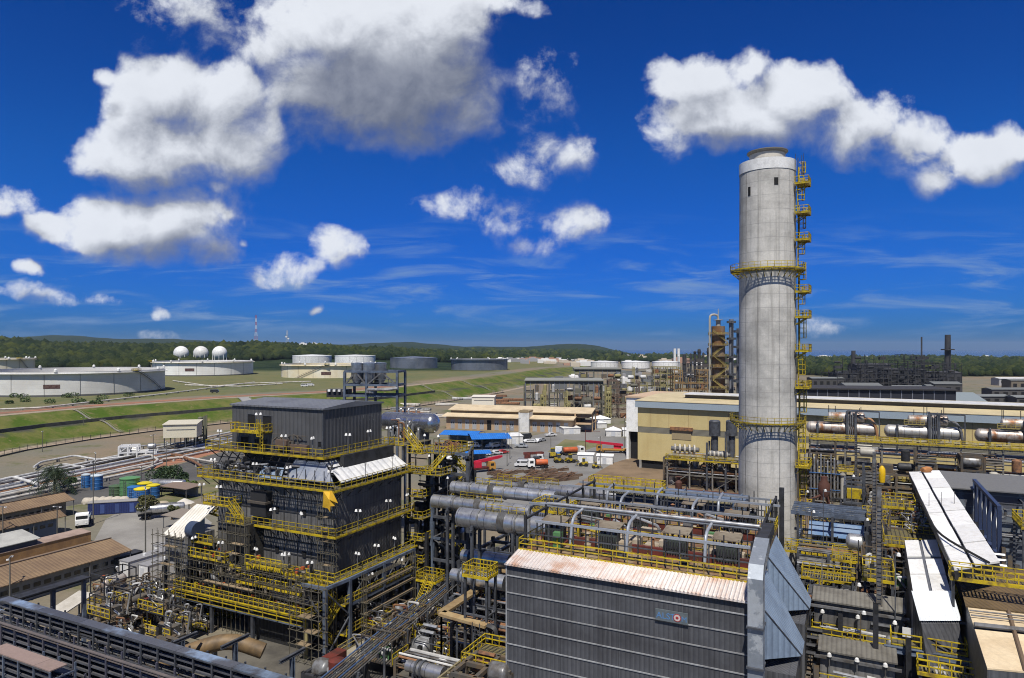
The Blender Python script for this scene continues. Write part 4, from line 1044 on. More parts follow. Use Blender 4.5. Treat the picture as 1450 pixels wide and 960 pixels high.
    m = MB(); m.beam((-21,-5.9,4.75), (2.8,-5.9,4.75), .3, .4); m.beam((-21,-5.9,3.7), (2.8,-5.9,3.7), .2, .25); m.beam((5,-5.2,8.6), (5.3,-1,8.6), .3, .4); m.beam((5.3,-1,8.6), (5.3,13.2,8.6), .3, .4); m.beam((1.2,-5.2,8.6), (5,-5.2,8.6), .3, .4); m.beam((5.3,-1,5.3), (5.3,17,5.3), .25, .35)
    part('floor_girder', m, bsteel)
    m = MB()
    for y0, y1 in ((-1, 2.6), (2.6, 6), (6, 9.5), (9.5, 13.2)):
        m.beam((5.25,y0,5.4), (5.25,y1,8.5), .16); 
    for a, b in (((1.4,-5.2,0),(5,-5.2,4.2)),((5,-5.2,4.2),(1.4,-5.2,8.4)),((5.1,-5.2,.2),(5.3,-1,4)),((5.3,-1,4),(5.1,-5.2,8.2))): m.beam(a, b, .16)
    part('diagonal_brace', m, steel)
    part('wall_panel', MB().box(2.4, 2.95, -6.1, -5.9, 0, 4.4), M('ochre_post', (.28, .24, .11), .7))
    # zig-zag stair in the front corner tower
    zz = [0, 2.9, 5.6, 8.8, 11.6, 14.2, 17.1, 20.]
    for i in range(len(zz)-1):
        if i >= 3: x, ya, yb = -19.2, -1.0, 4.0
        else: x, ya, yb = 3.4, -5.0, -1.6
        y0, y1 = (ya, yb) if i % 2 else (yb, ya)
        if i < 3: part('stair_flight', MB().stair((x+.8*(i % 2),y0,zz[i]), (x+.8*(i % 2),y1,zz[i+1]), .8), yellow)
        else: part('stair_flight', MB().stair((-20.,y0,zz[i]), (-20.,y1,zz[i+1]), .8), yellow)
    # hopper struts on the right
    m = MB()
    for y in np.arange(.5, 13.5, 1.9): m.beam((4.2,y,5.7), (3.2,y+.6,8.7), .13)
    part('strut', m, greyp)
    # floodlights on poles, the white twin heads
    def lamp():
        m = MB(); m.tube((0,0,0), (0,0,2.6), .045, 6); m.mat(1)
        for k in (-.28, .28): m.lathe([(.02, .16), (.13, .08), (.2, -.16), (.01, -.16)], 8, (k, 0, 2.5))
        m.mat(0); m.beam((-.3,0,2.66), (.3,0,2.66), .05); return m
    src = lamp().build('floodlight', [greyp, white], t); src.location = (-17.3,-1.75,23.8)
    for p in [(-9.8,-1.75,26.5),(-5.2,-1.75,23.8),(-.2,-1.75,23.8),(1.65,3,23.8),(1.65,7.5,23.8),(1.65,12,23.8),(-9,-3.1,20),(-3,-3.1,20),(3.9,-3,20),(4.6,3,20),(4.6,9,20),(-17,-3.1,20),(-6,-2.9,14.2),(-1,-2.9,14.2),(4.6,1.5,14.2),(4.6,8,14.2),(4.6,12.5,14.2),(-8.5,-3.4,8.8),(-3.6,-3.4,8.8),(-3.0,-3.4,8.8),(4.9,1,8.8),(4.9,5,8.8),(4.9,9,8.8),(-19,-3.3,16.4),(-15.5,-3.4,16.4),(-12.8,-5.4,9.6),(5.4,3,5.6),(5.4,10,5.6),(2.,-4.6,8.8),(-18,-5.4,9.6)]:
        inst(src, p, t, random.uniform(0, 3))
    return t
boiler()
# left flank of the boiler: fan house with pale sheet cover
t = thing('duct_casing', 'dark casing under a sloping pale sheet cover at the boiler left front', 'duct', L2W(BO, -21.5, -3.3, 0), ROT)
MB().box(-2.2, 2.4, -2.2, 2.2, 8.2, 12.0).build('casing_wall', clad, t)
MB().slab([(-2.4,-2.5,11.9), (1.7,-2.5,11.9), (2.6,2.2,15.3), (-1.3,2.2,15.3)], .15).build('sheet_cover', M('cream_sheet', (.80, .76, .68), .5, col2=(.66, .62, .54), sc=.4, corr=('x', .55, .02)), t)
MB().tube((1.9,-1.2,12.8), (3.3,-1.2,12.8), 1.15, 24).build('fan_drum', M('navy_drum', (.05, .07, .12), .4), t)
m = MB()
for x in (-2.2, 2.3):
    for y in (-2.1, 2.1): m.beam((x,y,0), (x,y,8.2), .3)
for z in (2.6, 5.3): 
    m.beam((-2.2,-2.1,z), (2.3,-2.1,z), .25); m.beam((2.3,-2.1,z), (2.3,2.1,z), .25); m.beam((-2.2,-2.1,z-2.5), (2.3,-2.1,z), .14)
m.build('support_frame', dsteel, t)
# scaffolding against the front
def scaffold(label, o, nx, nz, x0, x1, y0, y1, z0, z1, zb=0):
    t = thing('scaffolding', label, 'scaffolding', L2W(o, 0, 0, 0), ROT)
    m = MB()
    for i in range(nx+1):
        x = x0+(x1-x0)*i/nx
        for y in (y0, y1): m.beam((x,y,zb), (x,y,z1+.8), .06, caps=False)
    for k in range(nz+1):
        z = z0+(z1-z0)*k/nz
        for y in (y0, y1): m.beam((x0-.3,y,z), (x1+.3,y,z), .06, caps=False)
        for i in range(nx+1): x = x0+(x1-x0)*i/nx; m.beam((x,y0-.2,z), (x,y1+.2,z), .06, caps=False)
    m.build('tube_frame', M('scaffold_tube', (.16, .145, .11), .5, .3), t)
    rng = random.Random(int(x0*7)); 
    for k in range(1, nz):
        if rng.random() < .7:
            z = z0+(z1-z0)*k/nz; a = rng.uniform(x0, (x0+x1)/2); MB().box(a, a+(x1-x0)*.4, y0+.05, y1-.05, z, z+.05).build('plank_deck', M('plank', (.24, .18, .11), .8), t)
scaffold('tube scaffolding wrapped round the dark duct in front of the boiler', BO, 6, 7, -13.9, -8.9, -4.9, -4.2, 5.2, 14.6)
scaffold('long tube scaffolding across the boiler front along the burner gallery', BO, 18, 3, -20.6, 1.5, -5.9, -5.3, 5.4, 9.2, 5.02)
scaffold('tube scaffolding up the dark front corner of the boiler under the tarpaulin', BO, 3, 7, 1.6, 4.2, -2.8, -2.2, 8.9, 19.5)
scaffold('tube scaffolding at the left front of the boiler by the sheet cover', BO, 5, 8, -24.6, -18.7, -6.8, -6.1, 1.8, 12)
# yellow tarpaulin on the corner
m = MB(); N = 9; vs = []; 
star = [(-1.0,1.2),(-.2,1.1),(.35,1.3),(.8,.7),(1.35,-.3),(.75,-.2),(.7,-.75),(.2,-.7),(.1,-1.5),(-.45,-1.05),(-1.3,-.95),(-1.05,.1)]
vs = [(x*.80, -.25+.3*math.sin(3*x+2*z), z*.95) for x, z in star]; vs += [(.0,-.5,.15)]
vs2 = [(x, y+.07, z) for x, y, z in vs]
n = len(star); m.add(vs+vs2, [(i, (i+1) % n, n) for i in range(n)]+[((i+1) % n+n+1, i+n+1, 2*n+1) for i in range(n)]+[(i, i+n+1, (i+1) % n+n+1, (i+1) % n) for i in range(n)], True)
o = m.build('tarpaulin', tarp, None, L2W(BO, 4.3, -3.4, 19.0), ROT+.3); tag(o, 'bright yellow tarpaulin tied round the corner of the boiler gallery', 'tarpaulin')

# ---------------- service tower right of the boiler with the silver drum
def service_tower():
    t = thing('service_tower', 'open steel tower with diagonal bracing and yellow platforms right of the boiler', 'steel tower', L2W(BO, 0, 0, 0), ROT)
    xs, ys = (6.2, 12.4), (16.6, 23.2)
    for x, y, h in ((6.2,16.6,19.6),(12.4,16.6,21.4),(6.2,23.2,22.4),(9.2,23.2,22.4),(2.6,23.2,22.4),(6.2,20,22.4)): MB().ibeam((x,y,0), (x,y,h), .5, .5).build('column', bsteel if y < 17 and x < 10 else steel, t)
    zl = [3.2, 6.4, 9.6, 12.8, 16., 19.4, 22.4]
    for i, z in enumerate(zl):
        m = MB()
        m.beam((6.2,16.6,z), (12.4,16.6,z), .28, .4); m.beam((2.6,23.2,z), (9.2,23.2,z), .28, .4); m.beam((6.2,16.6,z), (6.2,23.2,z), .28, .4); m.beam((12.4,16.6,z), (9.2,23.2,z), .24, .34)
        m.beam((3.0,16.6,z), (6.2,16.6,z), .25, .35)
        m.build('floor_girder', bsteel if i % 2 == 0 else steel, t)
        z0 = zl[i-1] if i else 0
        m = MB()
        if i % 2: m.beam((xs[0],ys[0],z0), (xs[1],ys[0],z), .18); m.beam((12.4,16.6,z0), (9.2,23.2,z), .18)
        else: m.beam((xs[1],ys[0],z0), (xs[0],ys[0],z), .18); m.beam((9.2,23.2,z0), (12.4,16.6,z), .18)
        m.beam((xs[0],ys[0],z), (xs[0],ys[1],z0), .14)
        m.build('diagonal_brace', greyp, t)
        # yellow landing between boiler and tower + stairs
        d = MB().box(3.4, 6.1, 14.2, 17.2, z-.08, z).build('landing', ygrate, t)
        MB().rail([(3.4,14.2,z),(6.1,14.2,z),(6.1,17.2,z)], sp=.9, w=.075).build('guard_rail', yellow, d)
        if i: MB().stair((8.5 if i % 2 else 11., 18.2, z0), (11. if i % 2 else 8.5, 18.2, z), .8).build('stair_flight', yellow, t)
    d = MB().box(3.0, 10.2, 15.6, 22.0, 22.3, 22.4).build('top_platform', ygrate, t)
    MB().rail([(3.0,15.6,22.4),(10.2,15.6,22.4),(10.2,22.,22.4),(3.,22.,22.4)], sp=1.0, w=.08).build('guard_rail', yellow, d)
    d = MB().box(2.0, 9.5, 13.9, 18, 19.4, 19.5).build('top_platform', ygrate, t)
    MB().rail([(3.2,13.9,19.5),(9.5,13.9,19.5),(9.5,18,19.5)], sp=.9, w=.08).build('guard_rail', yellow, d)
    MB().stair((7.0,14.6,19.5), (9.4,15.4,22.4), .9).build('stair_flight', yellow, t); MB().stair((5.2,15.,22.4), (2.2,15.6,25.), .9).build('stair_flight', yellow, t)
    m = MB(); rng = random.Random(4)
    for i in range(70):
        x = rng.uniform(3, 11); y = rng.uniform(16, 22.5); z = rng.uniform(6, 21.5)
        m = MB()
        if rng.random() < .6: m.tube((x,y,z), (x+rng.uniform(-3, 3),y,z), rng.uniform(.08, .3), 7)
        else: m.tube((x,y,z), (x,y,z+rng.uniform(.8, 3)), rng.uniform(.06, .2), 6)
        m.build('pipe', rng.choice((MATS['mixed_metal'], silverp, greyp, msteel)), t)
    m = MB(); rng = random.Random(14)
    for i in range(16):
        x = rng.uniform(6., 9.2); y = rng.uniform(16, 21.5); MB().bend([(x,y,22.5),(x,y,23.+rng.random()*.9),(x+.7,y,23.+rng.random()*.9),(x+.7,y,22.5)], .08, 6, .2).build('valve_piping', rustp, t)
    for k in range(9):
        x, y = 3.2+k*.8, 15.5
        m = MB(); m.tube((x,y,22.4-(k % 3)*3), (x,y,25-(k % 3)*3), .05, 6); m.mat(1); m.lathe([(.02,.2),(.14,.1),(.2,-.14),(.01,-.14)], 8, (x,y,25-(k % 3)*3)); m.build('floodlight', [greyp, white], t)
    return t
service_tower()
p = L2W(BO, 0, 0, 0)
E = AT(612, 107.5, 26.0)
t = thing('silver_drum', 'shining silver horizontal drum with a domed end beside the boiler top house', 'pressure drum', (E.x, E.y, 26.0), ROT)
MB().vessel((-8.6,0,0), (0,0,0), 1.55, 32, .75).build('shell', M('polished_lagging', (.60, .63, .68), .25, .9, col2=(.48, .5, .54), sc=.6, lines=('X', 1.5, .06, (.2, .2, .22, .7))), t)
for x in (-7, -1.6):
    MB().hexa([(x-.25,-1.,-3.6),(x+.25,-1.,-3.6),(x+.25,1.,-3.6),(x-.25,1.,-3.6),(x-.25,-1.45,-.6),(x+.25,-1.45,-.6),(x+.25,1.45,-.6),(x-.25,1.45,-.6)]).build('saddle', steel, t)
for x in (-6, -4.5, -3): MB().bend([(x,0,1.3),(x,0,2.2),(x,1.2,2.2)], .16, 8, .4).build('nozzle_pipe', silverp, t)
# pipe tangle between the top house and drum
t = thing('pipe_manifold', 'tangle of silver pipes and valves between the top house and the silver drum', 'pipework', L2W(BO, 1.0, 14, 0), ROT)
MB().box(-2, 2.2, -.5, 7, 23.4, 23.5).build('deck', ygrate, t); MB().rail([(-2,-.5,23.5),(2.2,-.5,23.5)], sp=.8, w=.08).build('guard_rail', yellow, t)
for x, y in ((-1.8,-.3),(2.,-.3),(-1.8,6.8),(2.,6.8)): MB().beam((x,y,19 if y < 0 else 0), (x,y,23.4), .3).build('column', steel, t)
rng = random.Random(31)
for i in range(26):
    x, y = rng.uniform(-1.8, .9), rng.uniform(.4, 6.5); z = 23.5; h = rng.uniform(.8, 3.6)
    MB().bend([(x,y,z),(x,y,z+h),(x+rng.uniform(-1.2, 1),y+rng.uniform(-.5, 1.),z+h)], rng.uniform(.06, .18), 8, .4).build('pipe', rng.choice((silverp, greyp, silverp, rustp)), t)

# ---------------- cyclone tower behind
Y = 128.; ZS = lambda py: ZAT(py, Y)
b = AT(488, Y, 0)
t = thing('cyclone_tower', 'grey steel tower carrying silver hopper cylinders behind the boiler', 'silo tower', b, math.radians(-8))
Wt = (563-486)/F_PX*Y
for x in (0, Wt*.42, Wt):
    for y in (0, 5.): MB().ibeam((x,y,0), (x,y,ZS(526)), .42, .42).build('column', bsteel, t)
m = MB()
for z in (ZS(526), ZS(545), ZS(560), ZS(600)):
    for y in (0, 5): m.beam((0,y,z), (Wt,y,z), .3, .4)
    for x in (0, Wt): m.beam((x,0,z), (x,5,z), .3, .4)
m.build('floor_girder', bsteel, t)
m = MB()
for k in range(2):
    x0, x1 = (0, Wt*.42) if k == 0 else (Wt*.42, Wt); z0, z1 = ZS(545), ZS(527); xm = (x0+x1)/2
    m.beam((x0,0,z0), (xm,0,z1), .26); m.beam((xm,0,z1), (x1,0,z0), .26)
m.build('diagonal_brace', greyp, t)
for k, (x, y) in enumerate(((2.1,1.),(4.35,1.),(3.4,4.),(5.6,4.))):
    r = 1.13; zt = ZS(515)
    MB().lathe([(.25, ZS(547)), (r, ZS(537)), (r, zt), (r*1.03, zt), (r*1.03, zt+.1), (.01, zt+.25)], 24, (x,y,0)).build('hopper_cylinder', M('galvanised_hopper', (.46, .49, .54), .35, .75, col2=(.33, .36, .4), sc=.7, lines=('Z', 1.5, .06, (.2, .2, .22, .7))), t)
for k in range(3): MB().bend([(4.6+k*.5,-.3,ZS(556)),(4.6+k*.5,-.3,ZS(551)),(6.2+k*1.2,-.6,ZS(551)),(10.5,-.6,ZS(549))][:4 if k == 2 else 3], .3, 9, .7).build('duct_pipe', silverp, t)
MB().box(-4, .2, 1, 3.2, ZS(563), ZS(552)).build('conveyor_housing', dsteel, t)
for k in range(4): MB().box(-3.6+k*1., -3.1+k*1., .6, 1, ZS(555), ZS(552)).build('hood', white, t)
MB().box(.0, Wt, 0, 5, ZS(546), ZS(545.3)).build('deck', steel, t)
MB().rail([(0,0,ZS(545.3)),(Wt,0,ZS(545.3))], w=.08).build('guard_rail', steel, t)
# ================================================================== FILTER BUILDING (front, grey ribbed wall)
PO = (-.5, 65.0)
ZE, ZD = 17.5, 18.1
def filter_house():
    t = thing('filter_building', 'large grey ribbed filter building with a rust streaked eave in front', 'filter building', (PO[0], PO[1], 0), ROT)
    W_, D_ = 22.0, 24.0
    MB().box(0, W_, 0, D_, 0, ZE).build('wall', cladA, t)
    # horizontal flashing strips along front and right
    zs = [ZE-1.15-1.62*i for i in range(11)]
    m0 = MB().box(-.05, W_+.03, -.07, -.002, -.05, .05); src = m0.build('flashing_strip', M('pale_flashing', (.34, .35, .36), .5, col2=(.22, .22, .23), sc=.6), t); src.location = (0, 0, zs[0])
    for z in zs[1:]: inst(src, (0, 0, z), t)
    s2 = MB().box(W_+.002, W_+.07, 0, D_, -.05, .05).build('flashing_strip', MATS['pale_flashing'], t); s2.location = (0, 0, zs[0])
    for z in zs[1:]: inst(s2, (0, 0, z), t)
    MB().box(-.08, .05, -.08, .05, 0, ZE).build('corner_trim', MATS['pale_flashing'], t)
    # sloping ribbed eave sheet with real ribs
    m = MB(); n = 132; vs = []; fs = []
    for i in range(n+1):
        x = -.1+(W_+.1)*i/n; k = .05 if i % 2 else -.03
        vs += [(x,-.28,ZE+.02+k), (x,2.7,ZD+.06+k)]
    for i in range(n): fs.append((2*i, 2*i+2, 2*i+3, 2*i+1))
    m.add(vs, fs); m.beam((-.1,-.24,ZE-.06), (W_,-.24,ZE-.06), .1, .14)
    m.build('eave_sheet', rustlip, t)
    dk = MB().box(0, W_, 2.6, D_, ZE, ZD).build('roof_deck', deckrust, t)
    m = MB().box(0, W_, 2.55, 2.62, ZD-.1, ZD+.16); m.rail([(0,D_,ZD),(0,2.7,ZD),(W_,2.7,ZD),(W_,D_,ZD)], sp=1.35, w=.075)
    m.build('guard_rail', yellow, dk)
    rng = random.Random(41)
    for i in range(13): # walkway strips, tan panels and red beams on the deck
        x = rng.uniform(.5, 18); y = rng.choice((5.5, 8, 11, 13.5, 16, 18.5, 21)); MB().box(x, x+rng.uniform(1.6, 3.4), y, y+rng.uniform(.9, 1.6), ZD, ZD+.5+rng.random()*.9).build('insulator_box', tanpanel, t)
    for y in (6.6, 15.5):
        for x0, x1 in ((.6, 6.5), (7.2, 13.4), (14, 21.4)): MB().box(x0, x1, y, y+.35, ZD, ZD+.75).build('red_beam', redp, t)
    for y in (4.2, 10, 16, 21.6):
        MB().box(.2, W_-.2, y, y+.9, ZD+.02, ZD+.10).build('walkway', ygrate, t)
        MB().rail([(.4,y,ZD+.1),(W_-.4,y,ZD+.1)], sp=1.5, w=.065).build('guard_rail', yellow, t)
    for i in range(42):
        x, y = rng.uniform(.5, 21), rng.uniform(4, 23); q = rng.random(); m = MB()
        if q < .35: m.box(x, x+rng.uniform(.4, 1.), y, y+rng.uniform(.4, .8), ZD, ZD+rng.uniform(.6, 1.7)); m.build('control_cabinet', rng.choice((dsteel, msteel, greenpaint, greyp)), t)
        elif q < .7: m.bend([(x,y,ZD),(x,y,ZD+rng.uniform(.8, 2)),(x+rng.uniform(1, 3),y,ZD+1.2),(x+3,y,ZD)], rng.uniform(.07, .16), 7, .3); m.build('pipe', rng.choice((greyp, silverp, rustp, yellow)), t)
        else: m.lathe([(.35, 0), (.35, .5), (.18, .6), (.12, 1.5), (.26, 1.55), (.01, 1.7)], 12, (x,y,ZD)); m.build('insulator', rng.choice((rustp, dsteel, tanpanel)), t)
    # overhead pipe gantries, rows of thin posts carrying long rails
    for j, (y, zt) in enumerate(((3.3, 20.9), (8.5, 21.3), (14.5, 20.9), (19.5, 21.2), (23.6, 20.9))):
        m = MB(); m.beam((-1.6 if j else 1.5, y, zt), (W_+.6, y, zt), .2, .22); m.build('gantry_rail', M('galvanised_rail', (.40, .43, .47), .4, .5), t)
        MB().beam((.3, y, zt-1.3), (W_, y, zt-1.3), .1).build('gantry_rail', steel, t)
        n = 17
        for i in range(n+1):
            x = .4+(W_-.4)*i/n; MB().beam((x,y,ZD), (x,y,zt+(.8 if i % 3 == 0 else 0)), .10).build('gantry_post', dsteel if i % 2 else steel, t)
    for j, (y0, y1) in enumerate(((8.5, 5.6), (8.5, 5.6), (8.5, 5.6), (19.5, 16.6), (19.5, 16.6), (23.6, 21.), (23.6, 21.), (23.6, 21.))):
        x = (4.5, 10.2, 17.5, 6, 14, 3, 9, 16)[j]; zt = 21.3 if j < 3 else 21.1
        MB().bend([(x,y0,zt),(x,y1,zt-.2),(x,y1-.6,ZD+.4)], .15, 10, 1.0, 5).build('purge_pipe', M('galvanised_rail', (.4, .43, .47), .4, .5), t)
    MB().bend([(-2.0,9.2,ZD-1),(-2.,9.2,20.9),(.5,8.5,21.5),(W_-.2,8.5,21.5)], .19, 12, 1.4, 5).build('purge_pipe', silverp, t)
    for y in (3.3, 8.5, 14.5, 19.5, 23.6):
        for x in (.4, W_-.2): MB().beam((x,y,ZD), (x,y,21.4), .24).build('gantry_post', dsteel, t)
    for x in (.4, W_-.2):
        m = MB(); m.beam((x,3.3,21.), (x,23.6,21.2), .2); m.build('gantry_rail', dsteel, t)
    # right end: patched duct column that bends back over the deck
    m = MB(); x0, x1 = W_-.0, W_+1.15
    m.box(x0, x1, -1.15, .2, 0, 19.7); m.hexa([(x0,-1.15,19.7),(x1,-1.15,19.7),(x1,.2,19.7),(x0,.2,19.7),(x0,-.5,20.7),(x1,-.5,20.7),(x1,1.2,20.1),(x0,1.2,20.1)])
    m.hexa([(x0,-.5,20.7),(x1,-.5,20.7),(x1,1.2,20.1),(x0,1.2,20.1),(x0,3.6,21.8),(x1,3.6,21.8),(x1,4.,20.6),(x0,4.,20.6)])
    m.build('duct_riser', patchy, t)
    MB().hexa([(x0+.15,3.7,20.7),(x1-.15,3.7,20.7),(x1-.15,9.,20.8),(x0+.15,9.,20.8),(x0+.15,3.7,21.78),(x1-.15,3.7,21.78),(x1-.15,9.,21.8),(x0+.15,9.,21.8)]).build('duct_riser', dsteel, t)
    for z in (3, 6.2, 9.4, 12.6, 15.8): MB().box(x0-.08, x1+.08, -1.38, .28, z, z+.14).build('flange', steel, t)
    # pale blue wedge hoods on the right side
    for y in (1.2, 12.8):
        y1 = y+8.6; a, b = W_+.02, W_+3.6
        m = MB(); top0, top1 = (a, y, 17.6), (a, y1, 17.6); 
        m.add([(a,y,17.6),(a,y1,17.6),(b,y1-1.2,11.6),(b,y+4.2,11.6),(a,y,12.2),(a,y1,11.2)], [(0,3,2,1),(0,4,3),(1,2,5),(3,4,5,2)])
        m.build('hood', hoodblue, t)
        MB().beam((a,y,17.62), (b,y+4.2,11.62), .1).build('hood_edge', steel, t)
        MB().box(W_+.08, b-.3, y+1.2, y1-.2, 4, 11.1).build('hopper_wall', cladA, t)
    MB().beam((W_+.4,23.4,10), (W_+.4,23.4,22.4), .5).build('end_post', dsteel, t)
    for k in range(4): MB().ladder((W_-.6,22-2*k,ZD), 3.2, d=(0,1,0), out=(1,0,0), t=.08, cage=False).build('ladder', yellow, t)
    return t
filter_house()
# transformer units on the deck
def transformer(label, x, y, s=1.):
    t = thing('transformer_unit', label, 'transformer', L2W(PO, x, y, ZD), ROT, 'transformer units on the filter roof')
    MB().box(-.9, .9, -.6, .6, .35, 1.75).build('tank', M('transformer_green', (.05, .06, .055), .5), t)
    m = MB()
    for k in range(7): m.box(-.8+k*.25, -.72+k*.25, -.85, -.6, .5, 1.6)
    m.box(-.85, .85, -.66, -.58, .9, 1.1); m.build('cooling_fin', dsteel, t)
    for a in (-.5, .1, .6): MB().lathe([(.12, 1.75), (.16, 1.85), (.08, 1.95), (.14, 2.05), (.06, 2.3), (.01, 2.32)], 10, (a, .1, 0)).build('bushing', rustp, t)
    m = MB()
    for a in (-1.1, 1.1):
        for b in (-.8, .8): MB().beam((a,b,0), (a,b,2.55), .11).build('post', dsteel, t)
    MB().slab([(-1.25,-.95,2.5),(1.25,-.95,2.5),(1.25,.95,2.7),(-1.25,.95,2.7)], .09).build('canopy', M('weathered_canopy', (.21, .18, .135), .7, col2=(.14, .11, .08), sc=.7), t)
    MB().box(-1.1, 1.1, -.7, .7, 0, .35).build('skid', redp, t)
    return t
for i, (x, y, lab) in enumerate([(2.6,6.2,'canopied transformer unit, front row, at the left end of the filter roof'),(8.2,6.6,'canopied transformer unit, front row, second from the left on the filter roof'),(14.6,8.4,'canopied transformer unit, front row, third from the left on the filter roof'),(19.2,8.0,'canopied transformer unit in the front row beside the silver duct bend'),(3.2,22,'canopied transformer unit, middle row, at the left'),(8.6,23,'canopied transformer unit, middle row, at the centre'),(13.6,31,'canopied transformer unit, back row, before the blue box duct'),(18.6,25,'canopied transformer unit, middle row, at the right'),(19.,33.5,'canopied transformer unit, back row, nearest the chimney')]):
    transformer(lab, x, 4.6+(y-4)*.56)
# the maker's board on the wall
so_ = thing('wall_sign', 'small grey board with blue letters and a red ringed O on the ribbed wall', 'sign', L2W(PO, 14.35, -.02, 14.72), ROT)
MB().box(0, 2.75, -.14, -.05, 0, .95).build('board', M('sign_board', (.10, .12, .13), .5, col2=(.13, .15, .16), sc=1), so_)
MB().box(-.03, 2.78, -.16, -.03, -.06, 0).build('board_edge', dsteel, so_)
signblue = M('sign_blue', (.08, .20, .42), .5)
def letters(s_, x, size, mat, par, y=-.145):
    cu = bpy.data.curves.new('lettering', 'FONT'); cu.body = s_; cu.size = size; cu.extrude = .008; cu.align_x = 'LEFT'
    dg = None
    o = bpy.data.objects.new('lettering', cu); COL.objects.link(o); cu.materials.append(mat); o.parent = par; o.location = (x, y, .2); o.rotation_euler = (PI/2, 0, 0); return o
letters('ALST', .07, .74, signblue, so_); letters('M', 2.2, .62, signblue, so_)
MB().lathe([(.13, 0), (.27, 0), (.27, .03), (.13, .03)], 20, (1.86, -.145, .46), (0, -1, 0), smooth=False).build('letter_ring', M('sign_white', (.6, .5, .48), .5), so_)
MB().lathe([(.01, .03), (.16, .02), (.16, 0)], 14, (1.86, -.147, .46), (0, -1, 0)).build('letter_ring_centre', M('sign_red', (.36, .04, .04), .5), so_)
MB().lathe([(.27, 0), (.33, 0), (.33, .02), (.27, .02)], 20, (1.86, -.146, .46), (0, -1, 0), smooth=False).build('letter_ring_edge', MATS['sign_red'], so_)

# ================================================================== FLUE DUCTS between boiler tower and filters
def duct(label, p0, L, r, z, bands=3, taper=None, legs=True, group=None, mat=None):
    """cylinder duct running along the plant's x direction; p0 world point of its right end"""
    t = thing('flue_duct', label, 'duct', (p0[0], p0[1], z), ROT, group)
    prof_n = 28
    if taper: 
        (r2, La) = taper
        MB().lathe([(r2, 0), (r2, La-1.2), (r, La), (r, L)], prof_n, (-L, 0, 0), (1, 0, 0)).build('shell', mat or silver, t)
    else: MB().lathe([(.3, 0), (r, 0), (r, L), (.3, L)], prof_n, (-L, 0, 0), (1, 0, 0)).build('shell', mat or silver, t)
    for k in range(bands):
        x = -L+L*(k+.6)/bands; MB().lathe([(r, -.1), (r+.16, -.1), (r+.16, .1), (r, .1)], prof_n, (x, 0, 0), (1, 0, 0), smooth=False).build('flange_ring', greyp, t)
    x = -L*.62; m = MB()
    for k in range(5): m.lathe([(r, -.09), (r+.2, 0), (r, .09)], prof_n, (x+k*.2, 0, 0), (1, 0, 0))
    m.build('expansion_joint', greyp, t)
    if legs:
        for x in (-L*.85, -L*.3):
            MB().beam((x,-r*.8,-z), (x,-r*.8,-r*.6), .35).beam((x,r*.8,-z), (x,r*.8,-r*.6), .35).beam((x,-r-.2,-r-.1), (x,r+.2,-r-.1), .3).build('support_frame', steel, t)
    MB().box(-L*.75, -L*.4, -.2, .2, r-.02, r+.1).build('top_walkway', ygrate, t)
    MB().rail([(-L*.75,-.35,r),(-L*.4,-.35,r)], sp=1.1, h=.9, w=.06, toe=False).build('guard_rail', yellow, t)
    return t
duct('big silver flue duct nearest the filter roof, entering it at its left end', (7.2, 79.5), 15.4, 1.2, 16.6)
duct('silver flue duct, lower and nearer of the middle pair', (5.4, 88.9), 18.5, .92, 16.2)
duct('silver flue duct, upper and farther of the middle pair', (5.8, 90.9), 16, .85, 18.0, legs=False)
duct('long farthest silver flue duct leading to the blue box duct', (18., 99.6), 30, 1.0, 15.9, taper=(.72, 15))
t = thing('box_duct', 'long blue grey rectangular duct behind the filter roof toward the chimney', 'duct', L2W((18., 99.6), 0, 0, 0), ROT)
MB().box(-2.4, 15.5, -1.7, 1.7, 14.2, 17.6).build('casing', boxduct, t)
for x in np.arange(-1, 15.5, 2.6): MB().box(x, x+.16, -1.82, 1.82, 14.1, 17.74).build('stiffener', M('duct_stiffener', (.10, .14, .20), .5), t)
for x in (1, 8, 14.5): MB().beam((x,-1.4,0), (x,-1.4,14.2), .45).beam((x,1.4,0), (x,1.4,14.2), .45).build('support_frame', steel, t)
MB().box(-3, 14, -3.4, -1.9, 17.2, 17.3).build('walkway', ygrate, t)
# yellow platforms at the duct ends
def yellow_platform(label, o, x0, x1, y0, y1, z, stairs=None, legs=True, sp=.9, tall=1.1):
    t = thing('access_platform', label, 'platform', L2W(o, 0, 0, 0), ROT)
    MB().grate(x0, x1, y0, y1, z).build('deck', ygrate, t)
    MB().box(x0-.06, x1+.06, y0-.06, y0, z-.25, z+.05).box(x0-.06, x0, y0, y1, z-.25, z+.05).box(x1, x1+.06, y0, y1, z-.25, z+.05).build('edge_channel', yellow, t)
    MB().rail([(x0,y0,z),(x1,y0,z),(x1,y1,z),(x0,y1,z)], sp=sp, w=.085, closed=True, h=tall).build('guard_rail', yellow, t)
    if legs:
        for x in (x0+.2, x1-.2):
            for y in (y0+.2, y1-.2): MB().beam((x,y,0), (x,y,z-.1), .25).build('column', steel, t)
        m = MB()
        for k in range(1, max(2, int(z/3.5))):
            zz = z*k/max(2, int(z/3.5)); m.beam((x0+.2,y0+.2,zz), (x1-.2,y0+.2,zz), .18); m.beam((x1-.2,y0+.2,zz), (x1-.2,y1-.2,zz), .18); m.beam((x0+.2,y0+.2,zz-2), (x1-.2,y0+.2,zz), .12)
        if m.v: m.build('brace', steel, t)
    for a in stairs or []: MB().stair(*a).build('stair_flight', yellow, t)
    return t
yellow_platform('yellow platform at the right end of the middle silver ducts', PO, -7, -2.2, 21, 25, 17.4, sp=.6)
